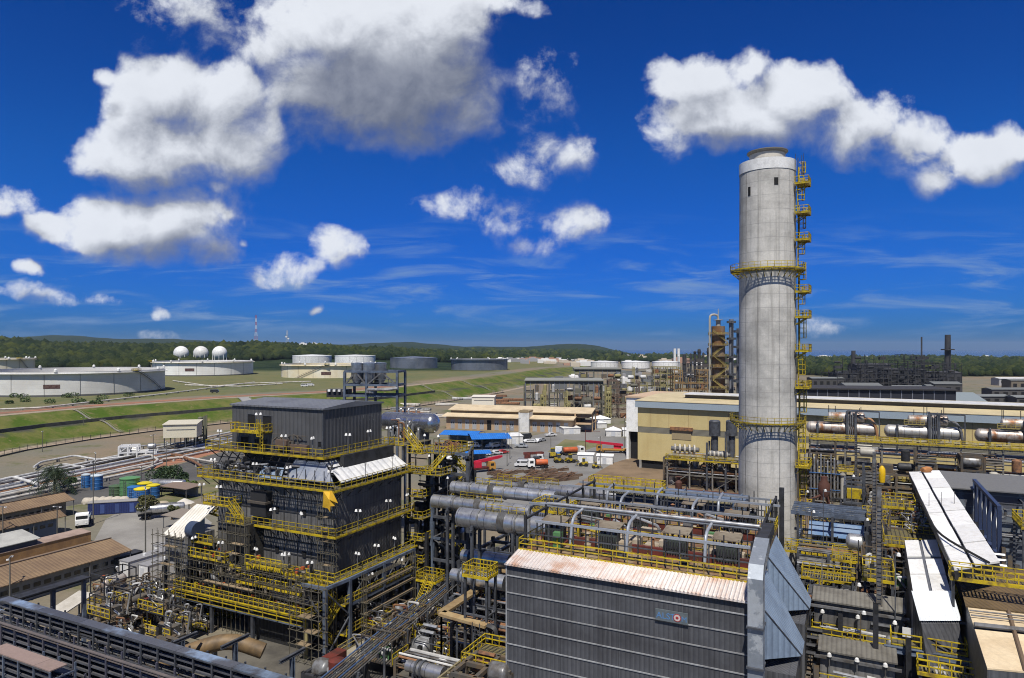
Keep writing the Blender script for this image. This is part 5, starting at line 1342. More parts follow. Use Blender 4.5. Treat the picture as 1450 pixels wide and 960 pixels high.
yellow_platform('long yellow platform on the farthest duct beside the box duct', PO, -4, 6.5, 33.5, 35.4, 18.6, sp=.7)
yellow_platform('bright yellow platform behind the farthest duct by the scrap pipe stacks', (23.5, 124), 0, 8.5, 0, 2.6, 7.5, sp=.6, tall=1.5)
yellow_platform('dense yellow railed stair landing between tower and filter wall', PO, -9.0, -5.9, 7.0, 9.4, 13.0, sp=.45)
# lower grey ducts at the left of the filter wall
def short_duct(label, px, py, z, L, r):
    p = G(px, py, z); t = thing('inlet_duct', label, 'duct', p, ROT)
    MB().lathe([(.2, 0), (r*.8, 0), (r*.8, 1.2), (r, 1.25), (r, L), (.2, L)], 24, (-L, 0, 0), (1, 0, 0)).build('shell', silver, t)
    for x in (-L+1.4, -L*.55): MB().lathe([(r, -.12), (r+.18, -.12), (r+.18, .12), (r, .12)], 24, (x, 0, 0), (1, 0, 0), smooth=False).build('flange_ring', steel, t)
    for x in (-L*.75, -L*.25): MB().beam((x,-r*.7,-z), (x,-r*.7,-r*.5), .3).beam((x,r*.7,-z), (x,r*.7,-r*.5), .3).build('support_frame', steel, t)
    return t
short_duct('silver inlet duct, nearer of two below the stair landing left of the filter wall', 716, 826, 9.5, 7.5, .95)
short_duct('silver inlet duct, farther of two below the stair landing left of the filter wall', 722, 796, 10.5, 7, .95)
short_duct('low silver fan duct at the bottom beside the lattice bridge', 628, 955, 4.2, 4.5, .75)

# ================================================================== PIPE RACKS
def rack(label, o, L, Wd, levels, bay, rot=ROT, pipes=(5, 4), colmat=steel, beammat=None, pr=(.1, .22), mats=None, seed=1, name='pipe_rack', group=None, cat='pipe rack', caps=False, zb=0, dens=1., rail=False):
    beammat = beammat or colmat; rng = random.Random(seed)
    t = thing(name, label, cat, (o[0], o[1], zb), rot, group); n = max(1, round(L/bay)); H = levels[-1]
    src = MB().ibeam((0,0,0), (0,0,H), .34, .34).build('column', colmat, t); src.location = (0, 0, 0)
    for i in range(n+1):
        for y in (0, Wd):
            if i or y: inst(src, (L*i/n, y, 0), t)
    cb = MB().ibeam((0,0,-.15), (0,Wd,-.15), .26, .34).build('cross_beam', beammat, t); cb.location = (0, 0, levels[0])
    for k, z in enumerate(levels):
        for i in range(n+1):
            if i or k: inst(cb, (L*i/n, 0, z), t)
        for y in (-.02, Wd+.02): MB().ibeam((-.2,y,z-.5), (L+.2,y,z-.5), .2, .3).build('long_beam', beammat, t)
    mats = mats or [greyp, silverp, greyp, rustp, msteel]
    for k, z in enumerate(levels):
        m_ = pipes[k % len(pipes)]
        for j in range(m_):
            r = rng.uniform(*pr); y = .4+(Wd-.8)*(j+.5+rng.uniform(-.25, .25))/m_
            x0, x1 = (0-rng.uniform(0, .5), L+rng.uniform(0, .5)) if rng.random() < .75 else sorted((rng.uniform(0, L), rng.uniform(0, L)))
            if x1-x0 < L*.15: x1 = x0+L*.3
            m = MB(); e = rng.random()
            if e < .25: m.bend([(x0,y,z+r),(x1,y,z+r),(x1,y,z+1.4),(x1,y+.8,z+1.4)], r, 8, .5)
            elif e < .45: m.bend([(x0,y,z+r),(x0+(x1-x0)*.4,y,z+r),(x0+(x1-x0)*.4,y,z+1.3),(x0+(x1-x0)*.5,y,z+1.3),(x0+(x1-x0)*.5,y,z+r),(x1,y,z+r)], r, 8, .4)
            else: m.tube((x0,y,z+r), (x1,y,z+r), r, 8)
            m.build('pipe', rng.choice(mats), t)
    for i in range(0, n, 2):
        z0 = 0; z1 = levels[0]; MB().beam((L*i/n,-.02,z0), (L*(i+1)/n,-.02,z1), .14).build('brace', beammat, t)
    if rail:
        MB().box(0, L, Wd*.55, Wd*.8, H, H+.06).build('walkway', ygrate, t); MB().rail([(0,Wd*.55,H),(L,Wd*.55,H)], sp=1.4, w=.07).build('guard_rail', yellow, t)
    return t
# -- foreground left : cable racks along the plant axis
def cable_rack(label, p, L, zt, tiers, lid, Wd=1.7, bay=2.45, lidmat=None, post=steel, pale=False):
    t = thing('cable_rack', label, 'cable rack', (p[0], p[1], 0), ROT); n = round(L/bay)
    if lid:
        for i in range(0, n, 3):
            k = min(3, n-i); MB().box(L*i/n+.02, L*(i+k)/n-.02, 0, Wd*.62, zt, zt+.1).build('tray_lid', lidmat or bsteel, t)
        for y in (0, Wd*.62): MB().beam((0,y,zt-.07), (L,y,zt-.07), .1, .12).build('long_beam', steel, t)
    else:
        MB().ibeam((0,.1,zt), (L,.1,zt), .3, .3).build('long_beam', M('brown_grey_beam', (.15, .125, .115), .6, col2=(.10, .09, .09), sc=.5), t)
    src = MB().beam((0,0,0), (0,0,zt), .14, .14).build('post', post, t)
    arm = MB().beam((0,0,0), (0,Wd,0), .1, .12).build('arm', post, t); arm.location = (0, 0, zt-.75)
    for i in range(n+1):
        if i: inst(src, (L*i/n, 0, 0), t)
        inst(src, (L*i/n, Wd*.9, 0), t)
        for k in range(1 if i == 0 else 0, 1): pass
        if i: inst(arm, (L*i/n, 0, zt-.75), t)
    for k in range(tiers):
        z = zt-.75-k*.62
        m = MB(); 
        m.box(0, L, .12, Wd*.85, z, z+.03); m.box(0, L, .1, .13, z, z+.14); m.box(0, L, Wd*.85, Wd*.85+.03, z, z+.14)
        m.build('cable_tray', M('tray_metal', (.16, .17, .20), .5, .4, col2=(.1, .1, .11), sc=.8), t)
        for j in range(3):
            y = .3+.4*j; MB().tube((0,y,z+.09), (L,y,z+.09), .07, 6).build('cable', rubber if j % 2 else M('grey_cable', (.09, .09, .10), .7), t)
    return t
p = G(10, 853, 10)
cable_rack('pale topped covered cable rack, the farthest of the foreground racks at left', (p.x-1.5, p.y+.7), 46, 10, 2, True, lidmat=M('rack_lid', (.12, .125, .145), .45, .4, col2=(.30, .40, .55), sc=.11, amt=(.48, .6)))
p = G(0, 884, 9.5)
cable_rack('brown beamed open cable rack, the middle of the foreground racks at left', (p.x-2, p.y+1), 44, 9.5, 7, False, post=M('purple_grey_steel', (.085, .085, .115), .5))
p = G(0, 925, 9.8)
cable_rack('short blue grey cable rack with pinkish lids at the bottom left corner', (p.x-1.5, p.y+.6), 9.6, 9.8, 8, True, Wd=2.4, lidmat=M('pinkish_lid', (.30, .22, .19), .6), post=bsteel)
p = G(60, 930, 8.2)
cable_rack('dark open cable rack close in front at the bottom edge', (p.x-3, p.y-.5), 24, 8.2, 4, False, post=M('purple_grey_steel', (.085, .085, .115), .5))
p = G(0, 862, 8.2)
rack('dark pipe rack running beneath the foreground cable racks', (p.x-3, p.y-.6), 44, 3.2, [5.2, 6.4, 7.6], 6, pipes=(5, 4, 5), colmat=steel, seed=8, mats=[greyp, steel, dsteel, bsteel], pr=(.08, .16))
# side branch at far left with bend
p = G(18, 846, 9.8); t = thing('cable_tray_branch', 'short dark covered tray turning off at the left end of the foreground racks', 'cable tray', (p.x, p.y, 0), ROT)
MB().box(-.2, 1.4, 0, 8, 9.8, 9.95).box(-.2, 0, 0, 8, 9.2, 9.8).build('tray_lid', dsteel, t)
for y in (.5, 4, 7.6): MB().beam((.6,y,0), (.6,y,9.8), .4).build('post', bsteel, t)
# brown duct bend before the dark opening
p = G(275, 912, 5.5); t = thing('brown_duct', 'fat brown duct bending into the dark opening below the boiler', 'duct', (p.x, p.y, 5.2), ROT)
MB().bend([(-4.5,-2,-2.6),(-.8,0.2,-.6),(2.4,2.8,.2),(5.5,4.6,-1.2)], .85, 20, 2.4, 6).build('shell', M('brown_lagging', (.19, .125, .06), .6, col2=(.11, .075, .04), sc=.6), t)
MB().beam((-1,0,-5.2), (-1,0,-1.2), .3).beam((3,3,-5.2), (3,3,-.8), .3).build('support', steel, t)
def t_post(label, px, py, z, L=3.2, grp=None):
    p = G(px, py, z); t = thing('tee_support', label, 'pipe support', (p.x, p.y, 0), ROT, grp)
    MB().ibeam((0,0,0), (0,0,z-.2), .4, .4).build('column', bsteel, t); MB().ibeam((0,-L/2,z), (0,L/2,z), .3, .35).build('crossbar', steel, t); return t
t_post('blue grey tee support beam beside the brown duct, left of two', 258, 905, 7, 3.6); t_post('blue grey tee support beam right of the brown duct', 333, 908, 7.2, 3.6); t_post('blue grey tee support beam before the ochre post of the boiler', 414, 928, 6.8, 3.4)

# ================================================================== CLUTTER : valve and pump skids of the pipe yards
SK = []
def skid(seed, L=4.2, Wd=2.8, H=2.6):
    rng = random.Random(seed); t = thing('valve_skid', 'x', 'pipe skid', (0, 0, -200), ROT, 'small valve and pump skids in the pipe yards')
    MB().box(0, L, 0, Wd, 0, .2).build('base_frame', msteel, t)
    k = rng.random()
    if k < .4: MB().vessel((.9,Wd/2,1.3), (L-.9,Wd/2,1.3), .6, 14).build('drum', rng.choice((silverp, greyp, rustvessel)), t)
    elif k < .7: MB().lathe([(.55, .2), (.55, H*.8), (.4, H*.92), (.01, H)], 14, (1.2,Wd/2,0)).build('vessel', rng.choice((silverp, whitep, greyp)), t)
    else: MB().tube((.6,Wd*.5,.7), (L*.5,Wd*.5,.7), .42, 12).box(L*.5, L*.75, Wd*.3, Wd*.7, .2, 1.).build('pump', rng.choice((greenpaint, msteel, greyp)), t)
    for i in range(7):
        x, y = rng.uniform(.2, L-.2), rng.uniform(.2, Wd-.2); h = rng.uniform(.7, H*1.15)
        MB().bend([(x,y,.2),(x,y,h),(x+rng.uniform(-1.8, 1.8),y+rng.uniform(-.6, .6),h),(x+rng.uniform(-1.5, 1.5),y,.2)], rng.uniform(.05, .15), 7, .25).build('pipe', rng.choice((silverp, greyp, rustp, silverp, whitep, msteel)), t)
    for i in range(3):
        x, y, z = rng.uniform(.3, L-.3), rng.uniform(.2, Wd-.2), rng.uniform(.8, H)
        MB().tube((x,y,z-.35), (x,y,z), .07, 6).lathe([(.2, -.03), (.26, 0), (.2, .03)], 12, (x,y,z)).build('valve_wheel', rng.choice((redp, yellow, orange, yellow)), t)
    m = MB()
    for x in (.1, L-.1):
        for y in (.1, Wd-.1): m.beam((x,y,0), (x,y,H), .1, caps=False)
    for y in (.1, Wd-.1): m.beam((.1,y,H), (L-.1,y,H), .1)
    for x in (.1, L-.1): m.beam((x,.1,H), (x,Wd-.1,H), .1)
    m.build('frame', rng.choice((dsteel, steel, msteel)), t)
    if rng.random() < .75: MB().rail([(0,-.1,.2),(L,-.1,.2)] if rng.random() < .5 else [(L+.05,0,.2),(L+.05,Wd,.2)], sp=.8, w=.07).build('guard_rail', yellow, t)
    return t
SKSRC = [skid(s) for s in (101, 102, 103, 104, 105, 106)]
skn = 0
def put_skid(px, py, z, label, sc=1., rot=None, zb=0):
    global skn
    p = G(px, py, z); s_ = SKSRC[skn % 6]; ang = ROT+(PI/2 if rot is None and skn % 3 == 1 else 0)+(rot or 0)
    if skn < 6:
        s_.location = (p.x, p.y, z); s_.rotation_euler.z = ang; s_.scale = (sc, sc, sc); s_['label'] = label; o = s_
    else: o = copy_tree(s_, (p.x, p.y, z), ang, label, None, sc)
    skn += 1; return o
rng = random.Random(77)
for i in range(30):   # yard left of the boiler
    a = i % 8; b = i//8; px = 118+a*23+b*13+rng.uniform(-7, 7); py = 852+b*15-a*1.5+rng.uniform(-5, 5)
    put_skid(px, py, rng.choice((0, 0, 2.4)), 'small valve skid in the crowded pipe yard between cable racks and boiler', rng.uniform(.8, 1.2))
for i in range(20):   # between boiler and filter building
    px = 505+(i % 5)*44+rng.uniform(-12, 12); py = 872+(i//5)*22+rng.uniform(-6, 6)
    put_skid(px, py, rng.choice((0, 1.5)), 'small valve skid crowded between the boiler and the ribbed filter wall', rng.uniform(.8, 1.25))
for i in range(18):   # right plant
    px = 1140+(i % 6)*26+rng.uniform(-8, 8); py = 742+(i//6)*38+rng.uniform(-10, 10)
    put_skid(px, py, rng.choice((0, 2.5, 5)), 'small valve skid below the yellow stairs right of the chimney foot', rng.uniform(.8, 1.3))
for i in range(12):
    put_skid(1218+(i % 3)*24+rng.uniform(-6, 6), 735+(i//3)*52+rng.uniform(-8, 8), rng.choice((4, 8, 11)), 'small valve skid in the narrow steel bay left of the white roofs', rng.uniform(.9, 1.4))
for i in range(8):
    put_skid(1338+(i % 4)*30, 700+(i//4)*40, 3, 'small valve skid before the dark hall behind the long white roof', 1.3)
# ================================================================== CENTRAL LOWER WORKS between boiler and filters
t = thing('pipe_bundle', 'bundle of blue and grey pipes running back between boiler and filter wall', 'pipe bundle', (0, 0, 0))
pa, pb = G(490, 948, 4.2), G(640, 822, 4.2)
rng = random.Random(3); d = (pb-pa).normalized(); nn = V(-d.y, d.x, 0)
for i in range(9):
    o = nn*(-1.3+i*.34); r = rng.uniform(.06, .12); e = pb+d*rng.uniform(-1, 3)
    MB().bend([pa+o-d*4, e+o, e+o+V(rng.uniform(1, 3),0,0)+d*.5], r, 8, .4).build('pipe', rng.choice((M('slate_blue_pipe', (.06, .10, .20), .45), MATS['slate_blue_pipe'], steel, msteel, greyp)), t)
L_ = (pb-pa).length
for i in range(6):
    c = pa+d*L_*i/5; MB().beam((c+nn*1.6-V(0,0,.2)), (c-nn*1.6-V(0,0,.2)), .25).beam(c+nn*1.4-V(0,0,4.2), c+nn*1.4-V(0,0,.2), .25).beam(c-nn*1.4-V(0,0,4.2), c-nn*1.4-V(0,0,.2), .25).build('support_frame', steel, t)
# low concrete wall / slab along the right of the boiler
t = thing('concrete_trench', 'long pale concrete slab beside the dark right foot of the boiler', 'slab', L2W(BO, 0, 0, 0), ROT)
MB().box(6.4, 9.4, -4.5, 13.5, 0, .5).build('slab', M('tan_concrete', (.30, .27, .2), .8, col2=(.22, .2, .15), sc=.5), t)
MB().rail([(6.3,-4.5,.5),(6.3,13.5,.5)], sp=1.8, w=.07).build('guard_rail', M('dull_yellow_steel', (.33, .26, .08), .6), t)
# stair with yellow platform at right of boiler
yellow_platform('yellow platform with a steep stair low at the right foot of the boiler', BO, 7.2, 10.4, 11.0, 13.4, 5.2, [((9.6, 6.0, .4), (9.6, 11.0, 5.2), 1.1)], sp=.6)
# tan L-shaped tray on steel frame left of filter wall
tantray = M('rust_tan_lid', (.34, .25, .13), .65, col2=(.26, .17, .08), sc=.6)
t = thing('tray_bridge', 'tan covered tray making a right angle on a steel frame left of the filter wall', 'cable tray', (0, 0, 0))
z = 8.0; A_, B_, C_ = G(716, 808, z), G(625, 868, z), G(690, 886, z)
for p_, q_ in ((A_, B_), (B_, C_)): MB().beam(p_, q_, 1.1, .3).build('tray_lid', tantray, t)
for f_ in (0, .35, .7, 1.):
    for p_, q_ in ((A_, B_), (B_, C_)):
        c = p_.lerp(q_, f_); MB().beam(c-V(0,0,z), c-V(0,0,.15), .22).build('post', steel, t)
MB().bend([C_, C_+V(.9,-.5,-.1), C_+V(1.,-.7,-4)], .3, 4, .6).build('drop_tray', dsteel, t)
MB().ladder((C_.x-1.2, C_.y-.5, 1.), 7.5, d=(CA,-SA,0), out=(-SA,-CA,0), cage=False, t=.1, w=.9).build('ladder', steel, t)
MB().box(0, 0, 0, 0, 0, 0)
yellow_platform('yellow railed platform with grey deck just left of the ribbed filter wall', PO, -5.6, -.6, 1.0, 6.0, 6.4, sp=.8)
rack('grey pipe rack with stacked pipes below the tan tray', tuple(G(640, 880, 6))[:2], 8, 2.6, [3.4, 4.6, 5.8], 2.7, pipes=(5, 5, 4), colmat=msteel, seed=15)
rack('short dark pipe rack at the lower middle beside the filter wall', tuple(G(560, 935, 3.5))[:2], 11, 3, [2.4, 3.6], 2.7, pipes=(5, 4), colmat=msteel, seed=16, mats=[greyp, silverp, rustp, whitep])
rack('pipe rack crossing between the steel tower and the filter wall', tuple(G(640, 845, 7))[:2], 9, 2.4, [4, 5.6, 7], 3, pipes=(4, 5, 4), colmat=steel, seed=17)
# lattice bridge
t = thing('lattice_bridge', 'tan steel lattice bridge lying flat at the bottom beside the filter wall', 'lattice bridge', (0, 0, 0))
pA, pB, pC, pD = G(612, 968, 5.5), G(660, 930, 5.5), G(700, 938, 5.5), G(664, 975, 5.5)
br = M('tan_steel', (.20, .17, .10), .6)
n = 5
for a, b in ((pA, pB), (pD, pC)): MB().beam(a-(b-a)*.6, b, .2, .25).build('chord', br, t)
for i in range(-3, n+1):
    a, b = pA.lerp(pB, i/n), pD.lerp(pC, i/n); MB().beam(a, b, .14).build('cross_member', br, t)
    if i < n: MB().beam(a, pD.lerp(pC, (i+1)/n), .11).build('diagonal', br, t)
for c in (pB, pC, pA, pD): MB().beam(c-V(0,0,5.5), c, .25).build('post', steel, t)
process_block('jumbled steel frame full of pipes at the bottom middle', 505, 560, 62.5, 3.6, 61, msteel, 7, bay=2.2, lv=1.9, accents=[greyp, silverp, rustp, msteel], rotz=ROT, fill=.6)
process_block('brown pipe frame standing at the left foot of the ribbed filter wall', 640, 706, 64.5, 7.2, 62, msteel, 5, bay=1.8, lv=1.8, accents=[greyp, rustp, rustp, msteel, silverp], rotz=ROT, fill=.7)
process_block('dark pipe frame before the stair tower of the boiler', 430, 492, 76., 3.2, 63, dsteel, 4, bay=1.7, lv=1.6, accents=[greyp, silverp, redp, msteel], rotz=ROT, fill=.7)
process_block('dense pipe frame between the steel tower and the silver inlet ducts', 632, 706, 88., 10.5, 64, steel, 8, bay=2.2, lv=2.6, accents=[greyp, silverp, rustp, msteel, yellow], rotz=ROT, fill=.6)
process_block('packed dark pipework inside the steel tower right of the boiler', 606, 650, 104, 19, 95, dsteel, 5, bay=1.9, lv=2.4, accents=[greyp, silverp, rustp, msteel, dsteel], rotz=ROT, fill=.8)
process_block('packed dark pipework between the boiler right wall and the steel tower', 576, 606, 102, 18, 96, dsteel, 5, bay=1.7, lv=2.6, accents=[greyp, dsteel, rustp, msteel, silverp], rotz=ROT, fill=.7)
process_block('dark crowded pipe frame at the right foot of the boiler under its lower gallery', 484, 556, 88, 5.2, 100, dsteel, 2.6, bay=2., lv=1.7, accents=[dsteel, greyp, rustp, msteel, dsteel], rotz=ROT+PI/2, fill=.8)
scaffold('tube scaffolding at the lower right face of the boiler by the tan slab', (BO[0], BO[1]), 3, 5, 5.6, 6.4, 1., 12., .5, 8.)
scaffold('tube scaffolding round the stair tower foot at the front corner of the boiler', (BO[0], BO[1]), 4, 5, 1.4, 6., -7.4, -6.2, .5, 9.)
process_block('dark pipe frame standing behind the filter building before the box duct', 800, 1040, 92, 16.2, 101, steel, 5, bay=3, lv=4, accents=[greyp, dsteel, boxduct, msteel, silverp], rotz=ROT, fill=.5)
process_block('dark pipe frame on the ground between boiler foot and pipe bundle', 520, 600, 84, 2.8, 97, dsteel, 5, bay=2., lv=1.4, accents=[greyp, silverp, rustp, msteel], rotz=ROT, fill=.7)
process_block('low dark pipe frame in the pipe yard behind the cable racks', 120, 262, 78, 4.2, 98, dsteel, 7, bay=2.6, lv=2.1, accents=[greyp, silverp, rustp, msteel, yellow], rotz=ROT, fill=.7)
process_block('dark pipe frame under the silver flue ducts', 650, 760, 97., 13, 65, steel, 9, bay=3, lv=3.2, accents=[greyp, silverp, rustp, dsteel], rotz=ROT, fill=.6)
process_block('dark steel frame before the boiler left corner beside the pipe yard', 252, 292, 96., 9.5, 66, dsteel, 6, bay=2., lv=2.4, accents=[greyp, silverp, rustp, yellow], rotz=ROT, fill=.7)

# ================================================================== YELLOW HALL, EXCHANGER RACK
YO = AT(903, 216); YR = math.radians(-30)
t = thing('yellow_hall', 'long yellow process hall with pale blue eave behind the chimney', 'hall', (YO.x, YO.y, 0), YR)
LH = 118.; DH = 46
MB().box(0, LH, 0, DH, 2.6, 11.2).box(0, LH, 0, DH, 13.1, 20.6).build('wall', yelwall, t)
MB().box(.05, LH, .05, DH, 11.2, 13.1).build('louvre_band', M('louvre_grey', (.20, .19, .15), .7, lines=('Z', .35, .15, (.08, .075, .06, .8))), t)
MB().box(.6, LH, .6, DH, 0, 2.6).build('plinth', black, t)
for x in (.5, 9, 18, 27, 36): MB().box(x, x+.7, .0, .7, 0, 2.6).build('column_foot', concrete, t)
m = MB(); m.hexa([(-.5,-1.0,19.2),(LH+.5,-1.0,19.2),(LH+.5,0.02,19.2),(-.5,.02,19.2),(-.5,-1.0,21.2),(LH+.5,-1.0,21.2),(LH+.5,.02,21.2),(-.5,.02,21.2)]); m.build('eave_fascia', eave, t)
m = MB().hexa([(-.6,-1.1,21.2),(LH+.6,-1.1,21.2),(LH+.6,DH*.5,21.2),(-.6,DH*.5,21.2),(-.6,-1.1,21.35),(LH+.6,-1.1,21.35),(LH+.6,DH*.5,22.2),(-.6,DH*.5,22.2)]); m.hexa([(-.6,DH*.5,21.2),(LH+.6,DH*.5,21.2),(LH+.6,DH+1,21.2),(-.6,DH+1,21.2),(-.6,DH*.5,22.2),(LH+.6,DH*.5,22.2),(LH+.6,DH+1,21.4),(-.6,DH+1,21.4)])
m.build('roof', yelroof, t)
MB().box(12, LH, DH*.24, DH*.4, 21.6, 22.9).build('ridge_vent', M('vent_dark', (.11, .10, .085), .7), t); MB().box(11.6, LH+.5, DH*.22, DH*.42, 22.9, 23.15).build('vent_roof', white, t)
for x in np.arange(4, LH, 6.): MB().box(x, x+.12, -.05, .02, 13.1, 19.2).build('wall_joint', M('joint_brown', (.36, .25, .12), .7), t)
MB().box(10.5, 17.5, -.6, .0, 12.6, 13.6).build('door_hood', rustp, t); MB().box(11, 17, -.12, .02, 9.8, 12.6).build('door', M('shut_door', (.36, .29, .17), .7), t)
t = thing('gable_annex', 'white gabled annex at the left end of the yellow hall', 'annex', L2W((YO.x, YO.y), 0, 0, 0), YR)
MB().box(-9, -.05, 14, 44, 9.5, 21).box(-9, -8.2, 14, 44, 0, 9.5).box(-.9,-.05,14,44,0,9.5).build('wall', white, t)
MB().box(-8.2, -.9, 16, 42, 0, 9.5).build('dark_bay', black, t)
MB().box(-9.4, 8, 13.6, 44.4, 21, 21.5).build('roof', M('rust_edge_roof', (.5, .36, .24), .7), t)

RO = AT(945, 186); RRT = math.radians(-27)
rk = rack('tall steel rack with many levels before the yellow hall, left of the chimney', (RO.x, RO.y), 30, 8, [4.2, 8.2], 6, rot=RRT, pipes=(8, 8), colmat=M('concrete_grey_column', (.21, .20, .18), .7, col2=(.15, .14, .12), sc=.5), seed=31, pr=(.15, .4), mats=[greyp, silverp, rustp, msteel, dsteel], rail=True)
def fin_row(label, o, x, y, z, n, rot, r=1., pitch=1.05):
    t = thing('ring_cooler', label, 'cooler', L2W(o, 0, 0, z), rot)
    for i in range(n): MB().lathe([(r*.55, -.22), (r, -.22), (r, .22), (r*.55, .22)], 16, (x+i*pitch, y, r), (1, .3, 0), smooth=False).build('ring', M('cream_ring', (.42, .39, .33), .6), t)
    MB().tube((x-1,y,r), (x+n*pitch,y,r), r*.5, 10).build('core_pipe', greyp, t)
fin_row('row of five pale rings at the left on the yellow edged rack', (RO.x, RO.y), 1.5, 2.5, 9, 5, RRT, 1.3, 1.3)
fin_row('row of pale rings in the middle of the yellow edged rack', (RO.x, RO.y), 11, 2, 8.6, 5, RRT, .9)
fin_row('row of pale rings on the yellow edged rack next to the chimney', (RO.x, RO.y), 21.5, 2, 8.6, 4, RRT, .9)
yellow_platform('long yellow edged gallery along the rack before the yellow hall', (RO.x, RO.y), -.3, 30, -1.2, .4, 8.0, legs=False, sp=1.6)
process_block('open steel frame with two dark stacks above the rack left of the chimney', 1001, 1047, 181, 16, 71, steel, 7, bay=4.5, lv=7.5, accents=[greyp, silverp, rustp], rotz=ROT, fill=.3)
for px, lab in ((1012, 'dark vent pipe standing on the rack, farther from the chimney'), (1036, 'dark vent pipe standing on the rack, close to the chimney')):
    p = AT(px, 183); t = thing('vent_stack', lab, 'vent', (p.x, p.y, 8.2)); MB().lathe([(.9, 0), (.9, 6), (1.5, 6.2), (1.5, 10), (1.2, 10.3), (.01, 10.4)], 16).build('shaft', steel, t); MB().box(-1.2, 1.2, -1.2, 1.2, 0, .4).build('base', dsteel, t)
# pipes and cabins low in the rack
process_block('tangle of valves and pipes under the rack left of the chimney', 940, 1046, 190, 7.4, 72, msteel, 5, bay=3.2, lv=2.4, accents=[greyp, silverp, rustp, msteel, yellow], rotz=ROT, fill=.8)

XO = L2W((RO.x, RO.y), 35.5, 2, 0)
rack('tall rack carrying the big exchangers, right of the chimney', (XO.x, XO.y), 64, 10, [4.5, 8.2, 12, 15.2], 8, rot=RRT, pipes=(8, 8, 8, 2), colmat=MATS['concrete_grey_column'], seed=32, pr=(.16, .42), mats=[greyp, silverp, rustp, msteel, whitep, greyp], rail=False)
yellow_platform('long yellow gallery below the big exchangers right of the chimney', (XO.x, XO.y), 0, 64, -1.3, .3, 15.3, legs=False, sp=1.6)
def exchanger(label, x, rust, seed):
    c = L2W((XO.x, XO.y), x, 4, 15.4); t = thing('heat_exchanger', label, 'heat exchanger', c, RRT, 'stacked heat exchangers on the rack'); rng = random.Random(seed)
    mt_ = rustvessel if rust else M('stained_lagging', (.56, .54, .50), .45, .55, col2=(.32, .26, .20), sc=.35, amt=(.5, .7), lines=('X', 1.6, .10, (.16, .13, .11, .8)))
    MB().vessel((0,0,2.2), (14.2,0,2.2), 1.5, 24, .7).build('lower_shell', mt_, t); MB().vessel((4.4,0,5.), (12,0,5.2), 1.25, 22, .35).build('upper_shell', rustvessel, t)
    for xx in (1.2, 5.2, 12.6): MB().box(xx, xx+.5, -1., 1., 0, 1.4).build('saddle', concrete, t)
    for xx in (2., 8.6, 9.6): MB().lathe([(1.5, -.1), (1.72, -.1), (1.72, .1), (1.5, .1)], 24, (xx,0,2.2), (1,0,0), smooth=False).build('flange', greyp, t)
    for xx in (6, 10.6): MB().tube((xx,0,2.2), (xx,0,5), .35, 10).build('nozzle', greyp, t)
    for i in range(5): xx = 8.3+i*.45; MB().bend([(xx,-1.6,-.2),(xx,-1.6,5.5+rng.random()*2),(xx+rng.uniform(-1, 1),0,5.5+rng.random()*2)], .17, 8, .5).build('riser_pipe', rng.choice((steel, greyp, steel)), t)
    for xx in (1.7, 8.4, 10.4): MB().beam((xx,-1.7,-3), (xx,-1.7,6.8 if xx > 2 else 3.8), .45).build('post', steel, t)
    MB().beam((8.4,-1.7,6.8), (15.5,-1.7,6.8), .3).beam((15.5,-1.7,0), (15.5,-1.7,6.8), .25).beam((10.4,-1.7,6.6), (15.5,-1.7,3.5), .18).build('davit_frame', steel, t)
    for i in range(5): xx = rng.uniform(4, 12); MB().tube((xx,0,6), (xx,0,7.4+rng.random()), .08, 6).build('vent_pipe', dsteel, t)
    MB().rail([(3.2,-1.5,4.1),(7.4,-1.5,4.1)], sp=.9, w=.1).box(3.2, 7.4, -1.5, -1.2, 4., 4.1).build('side_platform', MATS['dull_yellow_steel'], t)
    MB().bend([(11.8,-.6,5),(13.8,-1.2,5),(14.8,-1.4,3),(15.2,-1.4,0)], .3, 10, .8).build('elbow_pipe', M('orange_rust_pipe', (.42, .22, .10), .6) if rust else greyp, t)
exchanger('rusty upper drum exchanger pair nearest the chimney', 0, True, 1)
exchanger('silvery exchanger pair, the middle of three on the rack', 17.6, False, 2)
exchanger('rust streaked exchanger pair at the right edge of the photo', 36.2, True, 3)
for k, (a_, b_, lab) in enumerate(((1130,1215,'tangle of pipes and vessels under the exchanger rack beside the chimney'),(1215,1300,'tangle of pipes and vessels under the middle exchangers'),(1300,1440,'tangle of pipes and vessels under the rack at the right, above the dark hall'))):
    process_block(lab, a_, b_, (172, 160, 150)[k], 14.6, 300+k, msteel, 5, bay=3.6, lv=2.5, accents=[greyp, dsteel, rustp, msteel, greyp, MATS['dull_yellow_steel'], M('pale_lagged_pipe', (.42, .40, .35))], rotz=ROT, fill=.6)
# vertical pipe battery and rusty machine at the foot of the rack
t = thing('pipe_battery', 'row of upright pale pipes beside the chimney below the exchangers', 'pipes', (XO.x, XO.y, 0), RRT)
for i in range(9): MB().bend([(.4+i*.75,-1.9,.4),(.4+i*.75,-1.9,11.5-(i % 3)*.8),(.4+i*.75,.2,11.5-(i % 3)*.8)], .2, 8, .5).build('pipe', silverp if i % 2 else greyp, t)
for z in (3, 7): MB().beam((0,-2.2,z), (7,-2.2,z), .14).build('rail', bluep, t)
for x0, z0 in ((7.5, 0), (12.2, 0)): MB().tube((x0,-1.4,z0), (x0,-1.4,6.6), .55, 12).lathe([(.55, 6.6), (.9, 6.8), (.9, 7.3), (.01, 7.5)], 12, (x0,-1.4,0)).build('column_pipe', M('pale_lagged_pipe', (.42, .40, .35)), t)
yellow_platform('rust and yellow platform over the two pale upright pipes by the chimney', (XO.x, XO.y), 6.4, 13.4, -2.4, -.4, 8., legs=False)
